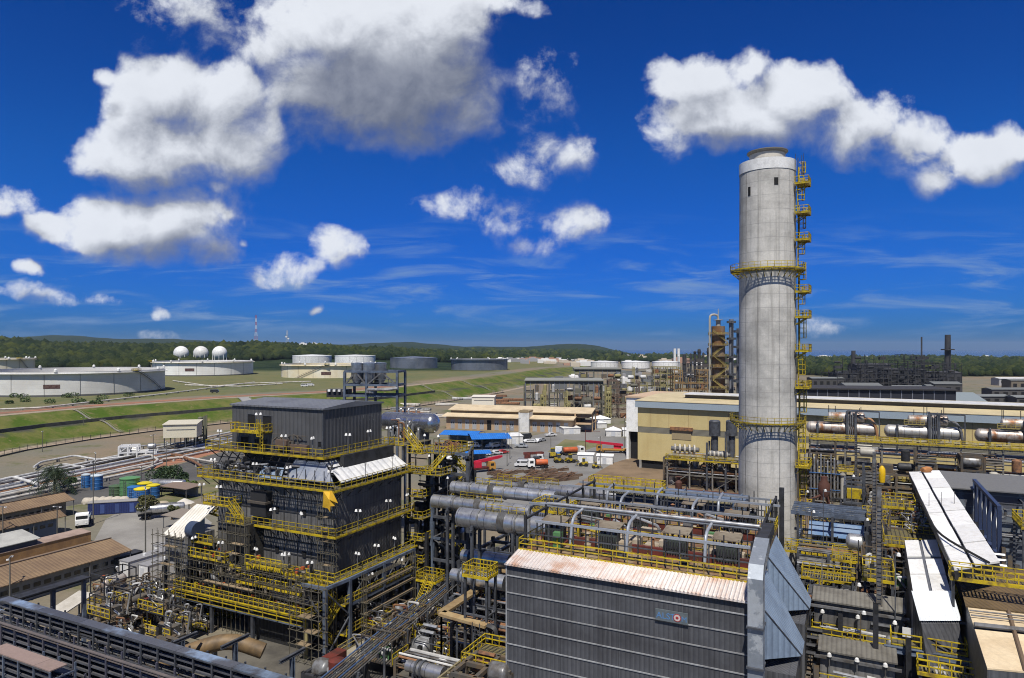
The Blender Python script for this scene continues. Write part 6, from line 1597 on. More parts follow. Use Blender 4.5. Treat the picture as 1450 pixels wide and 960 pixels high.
yellow_platform('yellow gallery low on the rack right of the chimney', (XO.x, XO.y), 14, 30, -1.3, .4, 6.2, legs=False)
p = G(1167, 716); t = thing('rusty_machine', 'dark red rusty upright machine standing on bare ground by the chimney', 'machine', (p.x, p.y, 0), .2)
MB().lathe([(1.0, 2.2), (1.35, 3.2), (1.35, 5.2), (.8, 6), (.8, 7), (.01, 7.2)], 12).build('body', M('dark_rust', (.085, .035, .025), .8), t)
for a in (0.4, 2.0, 3.5, 5.1): MB().beam((.9*math.cos(a),.9*math.sin(a),2.4), (1.5*math.cos(a),1.5*math.sin(a),0), .3).build('leg', MATS['dark_rust'], t)
MB().tube((-4,0,1.5), (-.8,0,2.6), .3, 8).build('arm_pipe', MATS['dark_rust'], t)
p = G(1196, 712); t = thing('flat_trailer', 'dark flat pipe trailer parked right of the rusty machine', 'trailer', (p.x, p.y, 0), RRT)
MB().box(-3.2, 3.2, -.7, .7, .8, 1.1).build('bed', dsteel, t)
for x in (-2.4, 2.2): MB().tube((x,-.8,.45), (x,.8,.45), .45, 12).build('wheel', rubber, t)
p = G(937, 697); t = thing('yard_pipe', 'dark rusty pipe with upright valve lying before the rack', 'pipe', (p.x+12, p.y-6, 0), RRT)
MB().bend([(-8,0,1.2),(8,0,1.2),(8.6,0,.2)], .35, 10, .5).build('shell', MATS['dark_rust'], t); MB().lathe([(.5, .3), (.9, 1.2), (.9, 3), (.4, 3.6), (.4, 4.4), (.9, 4.5), (.01, 4.6)], 12, (-9,0,0)).build('valve_body', MATS['dark_rust'], t)

# ---- braced frames and blue roof below the chimney
t = thing('steel_portal', 'steel portal frame over a pale blue roofed cabin at the chimney foot', 'steel frame', L2W((46, 112), 0, 0, 0), ROT)
for x in (1, 6, 11.5):
    for y in (-3, 4): MB().ibeam((x,y,0), (x,y,11.6), .35, .35).build('column', steel, t)
m = MB()
for z in (7.4, 11.6):
    for y in (-3, 4): m.beam((0,y,z), (12,y,z), .3, .4)
    for x in (1, 6, 11.5): m.beam((x,-3,z), (x,4,z), .3, .4)
for y in np.arange(-3, 4.2, 1.4): m.beam((0,y,11.9), (12,y,11.9), .22)
m.build('roof_grid', bsteel, t)
MB().slab([(2.5,-2.6,8.3),(10.5,-2.6,8.3),(10.5,1.,9.8),(2.5,1.,9.8)], .1).slab([(2.5,1.,9.8),(10.5,1.,9.8),(10.5,3.6,8.6),(2.5,3.6,8.6)], .1).build('cabin_roof', M('steel_blue_sheet', (.11, .19, .33), .5, col2=(.2, .27, .38), sc=.3), t)
MB().box(2.8, 10.2, 1.2, 3.4, 4.4, 8.4).build('cabin_wall', white, t)
yellow_platform('yellow gallery in front of the blue roofed cabin by the chimney ladder', (46, 112), -2.5, 12.5, -6.4, -3.4, 6.4, [((16.5, -5, 6.4), (11.5, -6.2, 9.5), .9)][:0], sp=.9)
t = thing('yellow_stairway', 'long yellow stairway slanting between the steel bays right of the hoods', 'stair', L2W((46, 100), 0, 0, 0), ROT)
MB().stair((-2, -6, 3.5), (4.2, -3.4, 8.), 1.1).build('stair_flight', yellow, t); MB().box(4.2, 7, -4, -2.6, 7.9, 8.).build('landing', ygrate, t); MB().stair((7., -3.3, 8.), (11.5, -1, 11.2), 1.1).build('stair_flight', yellow, t)
for p_ in ((4.3,-3.9),(6.9,-2.7),(11.4,-.8),(-1.8,-6)): MB().beam((*p_,0), (*p_,3.4 if p_[0] < 0 else 8), .22).build('column', steel, t)
MB().rail([(4.2,-4,8),(7,-4,8)], sp=.8, w=.08).build('guard_rail', yellow, t)
rack('pale pipe rack crossing between hoods and narrow steel bay', tuple(G(1130, 800, 7))[:2], 14, 5, [5, 7], 4.6, pipes=(8, 9), colmat=steel, seed=41, mats=[silverp, greyp, whitep, greyp])
rack('dark pipe rack high before the long white roof', tuple(G(1130, 775, 9))[:2], 12, 4, [6, 8.4], 4, pipes=(6, 6), colmat=steel, seed=42)

# ---- stepped ribbed casings right of the filter wall
ribroof = M('ribbed_grey_roof', (.20, .19, .165), .6, col2=(.14, .13, .11), sc=.4, corr=('x', .42, .03))
def stepped(label, px, py, z, L, D, drop):
    p = G(px, py, z); t = thing('ribbed_casing', label, 'casing', (p.x, p.y, 0), ROT)
    MB().slab([(0,0,z),(L,0,z),(L,D,z+.5),(0,D,z+.5)], .15).build('roof', ribroof, t)
    MB().box(.2, L-.2, .2, D, 0, z-.2).build('casing_wall', clad, t)
    MB().beam((-.3,-.1,z-.6), (L+.3,-.1,z-.6), .2, .25).build('trim', greyp, t)
    MB().box(0, L, -1.7, 0, z-drop-.1, z-drop).build('deck', ygrate, t); MB().rail([(0,-1.7,z-drop),(L,-1.7,z-drop)], sp=1., w=.08).build('guard_rail', yellow, t)
    for x in (1, L*.5, L-1):
        m = MB(); m.tube((x,-.3,z-drop), (x,-.3,z-drop+2.4), .05, 6); m.mat(1); m.lathe([(.02,.2),(.16,.1),(.22,-.16),(.01,-.16)], 8, (x,-.3,z-drop+2.4)); m.build('floodlight', [greyp, white], t)
    rng = random.Random(int(px))
    for i in range(7): x = rng.uniform(.5, L-2); MB().tube((x,-.5,z-drop+rng.uniform(.4, 1.4)), (x+rng.uniform(1, 4),-.5,z-drop+.8), rng.uniform(.07, .15), 7).build('pipe', rng.choice((silverp, greyp, whitep)), t)
    return t
stepped('upper dark ribbed casing with a yellow gallery right of the pale hoods', 1150, 848, 11.5, 8.6, 3.0, 3.4)
stepped('lower dark ribbed casing with a bright yellow gallery at the bottom', 1158, 919, 9.5, 6.6, 2.4, 2.6)
process_block('brown steel bay squeezed between the hoods and the ribbed casings', 1122, 1150, 62, 9.5, 187, msteel, 12, bay=1.4, lv=1.7, accents=[greyp, silverp, dsteel, msteel], rotz=ROT, fill=.5)
process_block('tall narrow dark steel bay with ladders left of the white corrugated hood', 1240, 1276, 64, 14, 82, dsteel, 26, bay=1.9, lv=2.2, accents=[greyp, silverp, silverp, msteel, steel], rotz=ROT, fill=.6)
process_block('dark steel bay below the yellow balcony at the bottom right', 1262, 1330, 55, 8.6, 83, bsteel, 6, bay=1.9, lv=2.1, accents=[silverp, greyp, dsteel, msteel], rotz=ROT, fill=.6)
process_block('tall steel frame with yellow levels between the rack and the white roof', 1196, 1240, 128, 15, 84, steel, 10, bay=3.2, lv=3, accents=[greyp, dsteel, yellow, rustp, msteel], rotz=ROT, fill=.5)
process_block('busy pipe frame with rusty lines left of the long white roof', 1246, 1300, 95, 13, 85, msteel, 14, bay=2.6, lv=2.6, accents=[greyp, silverp, yellow, rustp, greenpaint], rotz=ROT, fill=.6)
process_block('steel frame under the rear of the long white roof', 1318, 1372, 98, 12.5, 86, dsteel, 10, bay=3, lv=3, accents=[greyp, silverp, rustp], rotz=ROT, fill=.6)
for k, (px, py0, py1, lab) in enumerate(((1245, 690, 960, 'tall slim grey post left of the white roofs, the nearer of two'), (1238, 640, 900, 'tall slim grey post left of the white roofs, the farther of two'), (1212, 600, 720, 'tall grey post rising beside the exchangers right of the chimney'))):
    Y = (70, 90, 150)[k]; p = AT(px, Y); zt = ZAT(py0, Y); t = thing('steel_post', lab, 'post', (p.x, p.y, 0), ROT); MB().ibeam((0,0,0), (0,0,zt), .4, .4).build('shaft', greyp, t); MB().ladder((0,-.4,0), zt-1, t=.06, cage=False).build('ladder', msteel, t)
    for z in np.arange(4, zt, 3.5): MB().beam((-.7,0,z), (.7,0,z), .1).build('crossbar', greyp, t)
# small yellow hooded person-like valve: hanging bright yellow hoist
p = AT(1249, 118, ZAT(672, 118)); o = MB().lathe([(.01, -1.5), (.45, -1.3), (.55, 0), (.5, 1.), (.2, 1.5), (.01, 1.55)], 12).build('yellow_cover', M('bright_cover', (.8, .5, .01), .5), None, p, 0); tag(o, 'bright yellow wrapped bundle high on the steel frame below the exchangers', 'cover')

# ---- long white roofs on the right
def lying_roof(label, nl, nr, zn, fl, fr, zf, sc, name='covered_conveyor'):
    """roof quad from photo pixels: near left, near right at height zn, far left, far right at zf"""
    a, b, c, d = G(*nl, zn), G(*nr, zn), G(*fr, zf), G(*fl, zf); t = thing(name, label, 'covered duct', (a.x, a.y, 0), 0); o = V(a.x, a.y, 0)
    q = [p-o for p in (a, b, c, d)]
    return t, q
t, q = lying_roof('long white sheet roofed duct sloping away at right, the longer of two', (1352, 806), (1416, 797), 17.5, (1287, 668), (1330, 667), 17.5, 1)
def lerp(a, b, f): return a+(b-a)*f
N = 7; mid = .42
for i in range(N):
    f0, f1 = i/N, (i+1)/N
    for s0, s1, hh in ((0, mid-.03, 0), (mid+.03, 1, .12)):
        pts = [lerp(lerp(q[0], q[3], f0+.004), lerp(q[1], q[2], f0+.004), s0), lerp(lerp(q[0], q[3], f0+.004), lerp(q[1], q[2], f0+.004), s1), lerp(lerp(q[0], q[3], f1), lerp(q[1], q[2], f1), s1), lerp(lerp(q[0], q[3], f1), lerp(q[1], q[2], f1), s0)]
        MB().slab([tuple(p+V(0,0,hh+(.06 if i % 2 else 0))) for p in pts], .2).build('roof_sheet', M('white_roof_sheet', (.84, .84, .82), .45, col2=(.62, .61, .57), sc=.45, amt=(.5, .8), streak=.35, scol=(.42, .34, .25)), t)
lo = [(p.x, p.y, 16.5) for p in q]; hi = [(p.x, p.y, p.z-.2) for p in q]
MB().hexa(lo+hi).build('casing', dsteel, t)
for f_ in (0.1, .35, .6, .85):
    for s_ in (0.05, .95): c = lerp(lerp(q[0], q[3], f_), lerp(q[1], q[2], f_), s_); MB().beam((c.x,c.y,0), (c.x,c.y,12.8), .45).build('column', steel, t)
MB().bend([tuple(lerp(q[0], q[3], .55)+V(-.4,0,.4)), tuple(lerp(q[0], q[3], .2)+V(-.3,0,.5)), tuple(lerp(q[0], q[1], .7)+V(0,-.3,.3))], .12, 8, 4).build('hose', rubber, t)
MB().blob(tuple(lerp(lerp(q[0], q[3], .97), lerp(q[1], q[2], .97), .55)+V(0,0,.6)), .8, 2, .25, (1.2, .8, .6)).build('rust_heap', M('rust_orange', (.40, .17, .06), .8), t)
for s_ in (.1, .45, .8): MB().tube(tuple(lerp(lerp(q[0], q[3], .5), lerp(q[1], q[2], .5), s_)), tuple(lerp(lerp(q[0], q[3], .5), lerp(q[1], q[2], .5), s_)+V(0,0,1.8)), .04, 6).build('post', greyp, t)
yellow_platform('busy yellow platform with a grey green deck left of the long white roof', tuple(G(1252, 770, 13))[:2], 0, 7.6, 0, 9, 13., sp=.8)
yellow_platform('small higher yellow platform at the top left of the long white roof', tuple(G(1246, 716, 15))[:2], 0, 4.5, 0, 5, 15., sp=.7)
for k_, (px_, py_) in enumerate(((1262,752),(1290,756),(1275,735),(1312,748),(1258,728),(1300,728))): put_skid(px_, py_, 13.05, 'small valve skid on the grey green platform left of the long white roof', .85)
process_block('dense dark pipe frame below the platform left of the long white roof', 1250, 1322, 88.5, 12.6, 87, dsteel, 8, bay=2., lv=2.1, accents=[greyp, silverp, rustp, msteel, yellow], rotz=ROT, fill=.75)
process_block('dark pipe frame filling the gap between the two white roofs', 1322, 1372, 71, 12.5, 88, dsteel, 7, bay=1.8, lv=2.1, accents=[greyp, silverp, rustp, msteel, steel], rotz=ROT, fill=.75)
process_block('dark pipe frame between the long white roof and the navy truss', 1366, 1420, 84, 12, 89, msteel, 8, bay=2.1, lv=2.2, accents=[greyp, silverp, rustp, msteel, steel, dsteel], rotz=ROT, fill=.75)
process_block('dark pipe frame below the blue roofed cabin at the chimney foot', 1128, 1200, 104, 6.0, 90, dsteel, 8, bay=2.4, lv=1.9, accents=[greyp, silverp, rustp, msteel, yellow], rotz=ROT, fill=.75)
process_block('dark bay of pipes right behind the pale blue hoods', 1146, 1236, 84, 7.5, 94, steel, 8, bay=2.2, lv=1.9, accents=[greyp, silverp, whitep, msteel, dsteel], rotz=ROT, fill=.75)
t, q = lying_roof('shorter white sheet roofed duct with a dark cross of straps', (1293, 838), (1346, 838), 15, (1281, 765), (1326, 764), 15, 1)
for s0, s1 in ((0, .43), (.52, 1)):
    for f0, f1 in ((0, .28), (.30, .58), (.64, 1)):
        pts = [lerp(lerp(q[0], q[3], f0), lerp(q[1], q[2], f0), s0), lerp(lerp(q[0], q[3], f0), lerp(q[1], q[2], f0), s1), lerp(lerp(q[0], q[3], f1), lerp(q[1], q[2], f1), s1), lerp(lerp(q[0], q[3], f1), lerp(q[1], q[2], f1), s0)]
        MB().slab([tuple(p) for p in pts], .15).build('roof_sheet', MATS['white_roof_sheet'], t)
lo = [(p.x, p.y, 8) for p in q]; hi = [(p.x, p.y, 14.85) for p in q]
MB().hexa(lo+hi).build('casing', M('strap_grey', (.12, .125, .14), .5), t)
n_ = (q[1]-q[0]).normalized(); fw = V(n_.y, -n_.x, 0)
a, b = q[0]+V(0,0,0), q[1]+V(0,0,0); N = 36; vs = []; fs = []
for i in range(N+1):
    p = lerp(a-n_*.15, b+n_*.2, i/N); k = fw*(.05 if i % 2 else -.03); vs += [tuple(p+k+V(0,0,.1)), tuple(p+fw*1.3+k+V(0,0,-2.2))]
for i in range(N): fs.append((2*i, 2*i+2, 2*i+3, 2*i+1)[::-1])
MB().add(vs, fs).build('ribbed_front', M('ribbed_white', (.74, .77, .79), .45, col2=(.64, .67, .70), sc=.5), t)
lo = [tuple(a+fw*.02-V(0,0,7)), tuple(a+fw*2.6-V(0,0,7)), tuple(b+fw*2.6-V(0,0,7)), tuple(b+fw*.02-V(0,0,7)), tuple(a-V(0,0,.3)), tuple(a+fw*1.25-V(0,0,2.5)), tuple(b+fw*1.25-V(0,0,2.5)), tuple(b-V(0,0,.3))]
MB().hexa(lo).build('front_wall', cladA, t)
c = lerp(a, b, .5)+fw*2.4
for s_ in (.2, .72): cc = lerp(a, b, s_)+fw*2.68; MB().beam(cc-n_*.45-V(0,0,6.1), cc+n_*.45-V(0,0,6.1), .04, .6).build('window', white, t)
# yellow balcony + blue grey beam in front of it
p = G(1262, 912, 10.2); 
t = thing('front_balcony', 'yellow railed balcony on a long blue grey beam at the bottom right', 'balcony', (p.x, p.y, 0), ROT)
MB().box(0, 6.6, 0, 1.8, 10.1, 10.2).build('deck', ygrate, t); MB().rail([(0,1.8,10.2),(0,0,10.2),(6.,0,10.2),(6.,1.8,10.2)], sp=1.2, w=.09).build('guard_rail', yellow, t)
MB().ibeam((-.6,-.1,9.8), (8.4,-.1,9.8), .35, .6).build('girder', bsteel, t)
for x in (-.3, 5.6, 8.2): MB().ibeam((x,-.1,0), (x,-.1,9.5), .5, .5).build('column', bsteel, t)
MB().beam((5.7,-.1,7.2), (8.2,-.1,9.4), .22).build('brace', bsteel, t)
for k in range(3): MB().bend([(3.6+k*1.5,-.5,4),(3.6+k*1.5,-.5,8.6+.3*k),(4.4+k*1.5,-.6,8.6+.3*k),(4.4+k*1.5,-.6,7.8)], .2, 10, .35).build('pipe', silverp, t)
MB().stair((7.2, 2., 10.2), (6.4, 7.5, 13.4), 1.).build('stair_flight', yellow, t)
MB().box(1.0, 2.2, 1.6, 1.65, 10.5, 11.4).build('panel', white, t)
# brown roof with sun-bleached cream sheets, bottom right
z = 14.5
q = [G(1398, 946, z-.6), G(1530, 958, z-.6), G(1500, 826, z+.4), G(1354, 809, z+.4)]
t = thing('cream_roof_casing', 'casing with brown ribbed top and cream roof sheets at the bottom right corner', 'casing', (0, 0, 0))
a, b, c, d = q
crm = M('cream_roof_sheet', (.70, .57, .38), .6, col2=(.60, .47, .30), sc=.3, streak=.25, stsc=(2, .2, 1))
brn = M('brown_ribbed_sheet', (.17, .115, .055), .65, col2=(.13, .09, .045), sc=.4, corr=('x', .42, .03))
def qq(s_, f_): return lerp(lerp(a, d, f_), lerp(b, c, f_), s_)
for s0, s1 in ((0, .40), (.43, 1)):
    for f0, f1 in ((0, .33), (.36, .55)):
        MB().slab([tuple(qq(s0, f0)), tuple(qq(s1, f0)), tuple(qq(s1, f1)), tuple(qq(s0, f1))], .12).build('roof_sheet', crm, t)
MB().slab([tuple(qq(-.02, .555)+V(0,0,.1)), tuple(qq(1, .555)+V(0,0,.1)), tuple(qq(1, 1.05)+V(0,0,.5)), tuple(qq(-.02, 1.05)+V(0,0,.5))], .15).build('brown_roof', brn, t)
MB().hexa([(p.x, p.y, 4) for p in q]+[(p.x, p.y, p.z-.15) for p in q]).build('casing_wall', cladA, t)
for f_ in (.345, .44, .49, .85): MB().tube(tuple(qq(0, f_)+V(0,0,.25)), tuple(qq(1, f_)+V(0,0,.25)), .07 if f_ != .345 else .22, 8).build('lagged_pipe', greyp, t)
MB().tube(tuple(qq(.42, 0)+V(0,0,.1)), tuple(qq(.42, .55)+V(0,0,.1)), .16, 6).build('gutter', M('gutter_brown', (.16, .11, .07), .7), t)
MB().blob(tuple(qq(.85, .95)+V(0,0,.6)), .55, 2, .3, (1.4, 1, .4)).build('red_cover', M('faded_red_cover', (.45, .12, .08), .7), t)
yellow_platform('yellow gallery with silvery lagged pipe between long white roof and brown ribbed sheet', tuple(G(1344, 812, 16.6))[:2], 0, 8.6, -1.2, .3, 16.6, legs=True)
# the dark hall and blue frame behind
t = thing('dark_hall', 'low dark hall with patchwork wall panels behind the long white roof', 'hall', tuple(AT(1325, 118)), ROT)
MB().box(0, 30, 0, 9, 0, 14.2).build('wall', M('patchwork_panels', (.085, .09, .11), .5, col2=(.13, .15, .18), sc=.35, amt=(.5, .52), lines=('Z', 2.2, .12, (.2, .21, .23, .7))), t)
MB().slab([(-.5,-1,14.2),(30,-1,14.2),(30,9,15.4),(-.5,9,15.4)], .2).build('roof', M('hall_roof_grey', (.13, .13, .13), .6), t)
rng = random.Random(2)
for i in range(12): x = 3+rng.randrange(12)*2.1; z = 5+rng.randrange(4)*2.2; MB().box(x, x+2., -.03, .02, z, z+2.1).build('wall_panel', rng.choice((M('pale_panel', (.16, .18, .2), .5), dsteel)), t)
t = thing('truss_frame', 'dark blue truss frame with white diagonal bars at the right edge', 'steel frame', tuple(G(1404, 770, 9))[:2]+(0,), ROT+PI/2)
m = MB(); pA, pB = V(-6, 0, 15.6), V(16, 0, 15.6)
MB().beam(pA, pB, .5, .5).build('top_chord', M('navy_steel', (.03, .045, .10), .5), t); MB().beam(pA-V(0,0,7), pB-V(0,0,7), .5, .5).build('bottom_chord', MATS['navy_steel'], t)
for i in range(6):
    x = -6+i*4.; MB().beam((x,0,0), (x,0,15.4), .5).build('column', MATS['navy_steel'], t); MB().beam((x+.4,0,9), (x+2.4,0,15.2), .5, .3).build('white_diagonal', white, t)
rack('pipe rack with blue pipe at the right edge before the dark hall', tuple(AT(1400, 112))[:2], 14, 5, [7, 10, 13], 4.5, pipes=(4, 4, 3), colmat=steel, seed=51, mats=[greyp, bluep, silverp, greyp])
p = AT(1447, 88, 14.5); yellow_platform('yellow platform cut by the right edge beside the navy truss', (p.x, p.y), 0, 5, 0, 6, 14.8, sp=.6)

# thin upright conduits, lamp posts and small frames over the right plant
rng = random.Random(88)
for i in range(34):
    px = rng.uniform(1130, 1345); Y = rng.uniform(66, 118); p = AT(px, Y); h = rng.uniform(9, 17.5); t = thing('lamp_post', 'thin steel lamp post rising from the crowded bays right of the filter building', 'lamp post', (p.x, p.y, 0), ROT, 'lamp posts over the right plant')
    MB().beam((0,0,0), (0,0,h), .11).build('shaft', rng.choice((dsteel, steel, greyp, msteel)), t)
    if i % 2: MB().lathe([(.02,.2),(.16,.1),(.22,-.16),(.01,-.16)], 8, (.3,0,h)).build('lamp_head', white, t); MB().beam((0,0,h+.1), (.35,0,h+.2), .06).build('arm', greyp, t)
    else: MB().beam((-1.3,0,h*.8), (1.3,0,h*.8), .1).beam((-1.3,0,h*.55), (1.3,0,h*.55), .1).build('crossbar', steel, t)
for k, (px, Y, z, w_, d_, lab) in enumerate(((1135,88,8.5,6,3,'low yellow platform right behind the pale blue hoods'),(1178,92,9.5,7,3,'yellow platform before the blue roofed cabin, higher of the bays'),(1205,80,11,4,4,'small yellow platform high beside the slim grey post'),(1222,74,13,3,5,'yellow ladder platform in the narrow bay left of the shorter white roof'),(1228,104,12,5,3,'yellow platform below the bright wrapped bundle'),(1150,72,8,5,2.5,'yellow platform over the upper ribbed casing'),(1300,60,9.5,5,1.4,'yellow walkway at the foot of the white ribbed front'))):
    p = AT(px, Y); yellow_platform(lab, (p.x, p.y), 0, w_, 0, d_, z, sp=.8)
for k, (px0, px1, Y, zt, lab) in enumerate(((1138,1180,72,10.5,'dark pipe frame above the upper ribbed casing, left'),(1182,1236,76,12.5,'dark pipe frame above the upper ribbed casing, right'),(1196,1246,92,13.5,'tall dark pipe frame behind the slim grey posts'),(1150,1215,126,9,'dark pipe frame beside the bare ground at the chimney foot'),(1270,1300,54,7.4,'dark pipe frame under the yellow balcony at the bottom right'))):
    process_block(lab, px0, px1, Y, zt, 400+k, (dsteel, msteel, steel)[k % 3], 6, bay=1.9, lv=1.9, accents=[greyp, silverp, rustp, msteel, dsteel, steel], rotz=ROT, fill=.7)
# ================================================================== LEFT YARD : sheds, cabins, tanks, pipelines
def along_B(px, py, z): return G(px, py, z)
def shed(label, ridge_px, ridge_py, zr, eave_px, eave_py, ze, L, wallm, name='long_shed', rot=None, over=.9, windows=True):
    """gabled shed; near gable corner given by photo pixels; runs toward the camera-left along the plant y axis"""
    R_ = G(ridge_px, ridge_py, zr); E_ = G(eave_px, eave_py, ze); rot = ROT if rot is None else rot
    half = abs((E_-R_).x*math.cos(rot)+(E_-R_).y*math.sin(rot)); half = max(2.5, min(half, 9))
    t = thing(name, label, 'shed', (R_.x, R_.y, 0), rot)
    m = MB()
    for s_ in (-1, 1):
        m.slab([(0,0,zr),(s_*half,0,ze),(s_*half,-L,ze),(0,-L,zr)][::s_], .12)
    m.build('roof', brownroof, t); MB().beam((0,.05,zr+.06), (0,-L,zr+.06), .3, .1).build('ridge_cap', M('ridge_dark', (.07, .05, .04), .8), t)
    w = half-over; zw = ze-.1
    MB().box(-w, w, -L, -over*1.6, 0, zw).build('wall', wallm, t)
    MB().add([(-w,-over*1.6,zw),(w,-over*1.6,zw),(0,-over*1.6,zr-.2)], [(0,1,2)]).build('gable', wallm, t)
    if windows:
        n = int(L/1.5); src = MB().box(-.02, .05, -.5, .5, -.32, .32).build('window', glass, t); src.location = (w, -over*1.6-1.2, zw*.62)
        for i in range(1, min(n, 40)): inst(src, (w, -over*1.6-1.2-1.5*i, zw*.62), t)
    for y in (0, -L*.15): MB().beam((half-.15, y-.2, 0), (half-.15, y-.2, ze-.1), .12).build('post', greyp, t)
    return t
shed('long brown roofed shed with a windowed pale wall, nearest the foreground racks', 157, 762, 4.8, 193, 777, 3.5, 46, shedwall)
shed('brown roofed shed in the middle behind the nearest long shed', 84, 721, 4.6, 104, 728, 3.5, 40, M('blue_grey_wall', (.16, .20, .26), .7))
shed('brown roofed shed at the back by the palm tree', 91, 697, 4.8, 124, 704, 3.5, 46, M('dim_cream_wall', (.22, .2, .17), .8))
p = G(58, 760, 3.6); t = thing('grey_roof_shed', 'pale grey sheet roofed shelter at the left edge between brown roofs', 'shed', (p.x, p.y, 0), ROT)
MB().slab([(0,0,3.4),(0,-16,3.4),(-6,-16,4.3),(-6,0,4.3)], .12).build('roof', M('pale_sheet_roof', (.46, .46, .43), .7, col2=(.36, .36, .34), sc=.3), t); MB().box(-5.7,-.4,-15.6,-.4,0,3.2).build('wall', M('navy_wall', (.05, .06, .09), .7), t)
p = G(122, 752, 2.2); t = thing('timber_shelter', 'low shelter with pinkish roof and orange sheeting on its side', 'shelter', (p.x, p.y, 0), ROT)
MB().slab([(1.6,0,2.3),(1.6,-17,2.3),(-1.6,-17,2.6),(-1.6,0,2.6)], .1).build('roof', M('pinkish_roof', (.40, .30, .25), .8, col2=(.3, .22, .18), sc=.4), t)
MB().box(1.4, 1.5, -17, 0, 0, 2.2).build('side_sheet', M('orange_ply', (.42, .24, .10), .7, col2=(.3, .17, .08), sc=.5), t)
for y in (-16, -8, -.5): MB().beam((-1.4,y,0), (-1.4,y,2.4), .12).build('post', greyp, t)
def cabin(label, px, py, L, mat=white, h=2.6, w=2.45, name='site_cabin', rot=None, group=None):
    p = G(px, py); t = thing(name, label, 'cabin', (p.x, p.y, 0), ROT if rot is None else rot, group)
    MB().box(0, w, 0, L, .12, h).build('wall', mat, t)
    MB().box(-.06, w+.06, -.06, L+.06, h, h+.14).build('roof', M('cabin_grey_roof', (.30, .30, .31), .7), t)
    m = MB()
    for x in (0, w):
        for y in (0, L): m.box(x-.07, x+.07, y-.07, y+.07, 0, h+.02)
    m.box(-.07, w+.07, -.07, .0, .02, .2).box(w, w+.07, 0, L, .02, .2).build('corner_post', M('cabin_trim', (.035, .035, .04), .6), t)
    f = MB().box(w-.01, w+.04, L*.2, L*.2+1., 1.1, 2.).build('window', glass, t); MB().box(w-.01, w+.04, L*.68, L*.68+1., 1.1, 2.).build('window', glass, t)
    MB().box(.5, 1.4, -.05, .01, .25, 2.2).build('door', M('cabin_door', (.62, .64, .66), .5), t)
    for y in (L*.3, L*.75): MB().box(w*.5, w*.5+.5, y, y+.4, h+.14, h+.5).build('air_unit', white, t)
    return t
cabw = M('cabin_side', (.30, .31, .31), .6, col2=(.24, .25, .25), sc=.5)
cabin('white site cabin with dark trim, the left of three at the yard corner', 169, 816, 11, white); cabin('white site cabin with dark trim, the front right of three at the yard corner', 196, 822, 12, white); cabin('white site cabin with dark trim, the rear of three at the yard corner', 217, 793, 8, white)
p = G(158, 812, 0); t = thing('dark_booth', 'dark low booth between the long shed and the white cabins', 'booth', (p.x, p.y, 0), ROT); MB().box(-1.2, .9, 0, 5, 0, 2.5).build('wall', M('dark_green_wall', (.035, .045, .05), .7), t); MB().box(-1.3, 1., -.1, 5.1, 2.5, 2.62).build('roof', dsteel, t)
def drum_tank(label, px, pyb, r, h, mat, top=None, ring=None, name='water_tank'):
    p = G(px, pyb); t = thing(name, label, 'water tank', (p.x, p.y, 0))
    MB().lathe([(r*.97, 0), (r, .3), (r, h), (r*.9, h+.15)], 24).build('body', mat, t)
    MB().lathe([(r*1.03, h-.05), (r*1.06, h+.2), (r*.6, h+.45), (.01, h+.5)], 24).build('lid', top or mat, t)
    for z in np.arange(.8, h, 1.0): MB().lathe([(r, z-.06), (r+.06, z), (r, z+.06)], 24).build('hoop', mat, t)
    MB().ladder((0,-r-.12,0), h, t=.06, cage=False).build('ladder', greyp, t)
    return t
pt = M('pale_blue_top', (.45, .52, .58), .6)
drum_tank('blue upright tank with pale top, left of the pair behind the palm shed', 122, 690, 1.15, 3.3, bluepaint, pt); drum_tank('blue upright tank with pale top, right of the pair behind the palm shed', 137, 693, 1.45, 3.6, bluepaint, pt)
drum_tank('fat green upright tank beside the bush', 184, 703, 2.3, 4.6, greenpaint); drum_tank('dull green low tank left of the fat green tank', 165, 702, 1.7, 2.4, M('dull_green', (.07, .12, .06), .6))
ylid = M('yellow_lid', (.70, .58, .02), .5)
drum_tank('blue tank with bright yellow lid, front of three', 201, 711, 1.75, 3.2, bluepaint, ylid); drum_tank('blue tank with bright yellow lid, rear of three', 205, 703, 1.7, 3.3, bluepaint, ylid); drum_tank('blue tank with bright yellow lid, right of three', 217, 705, 1.5, 3.1, bluepaint, ylid); drum_tank('blue tank with grey top left of the yellow lidded tanks', 189, 706, 1.4, 2.8, bluepaint)
def tanker_shell(label, px, py, L, r, mat, rot=-.35, name='tank_trailer', wheels=True, cab=None):
    p = G(px, py); t = thing(name, label, 'tank trailer', (p.x, p.y, 0), rot)
    MB().vessel((-L/2,0,1.1+r), (L/2,0,1.1+r), r, 20, .35).build('tank', mat, t); MB().box(-L/2, L/2, -.5, .5, .75, 1.1).build('chassis', dsteel, t)
    MB().box(-L*.35, L*.35, -.25, .25, 1.1+2*r-.04, 1.1+2*r+.08).build('top_walkway', greyp, t)
    for x in (-L*.38, -L*.27, L*.3):
        for y in (-1.05, 1.05): w = MB().lathe([(.2,-.15),(.5,-.15),(.5,.15),(.2,.15)], 16, (x,y,.5), (0,1,0)).build('wheel', rubber, t)
    if cab: MB().box(L/2+.5, L/2+2.3, -1.1, 1.1, .6, 3.).build('cab', cab, t); MB().box(L/2+2.28, L/2+2.34, -1., 1., 1.8, 2.7).build('windscreen', glass, t)
    return t
tanker_shell('shiny silver tank trailer behind the yellow lidded tanks', 237, 697, 9, 1.15, silver, -.1); tanker_shell('silver tank trailer on the dry verge beside the boiler sheet cover', 228, 733, 9, 1.0, silver, .45)
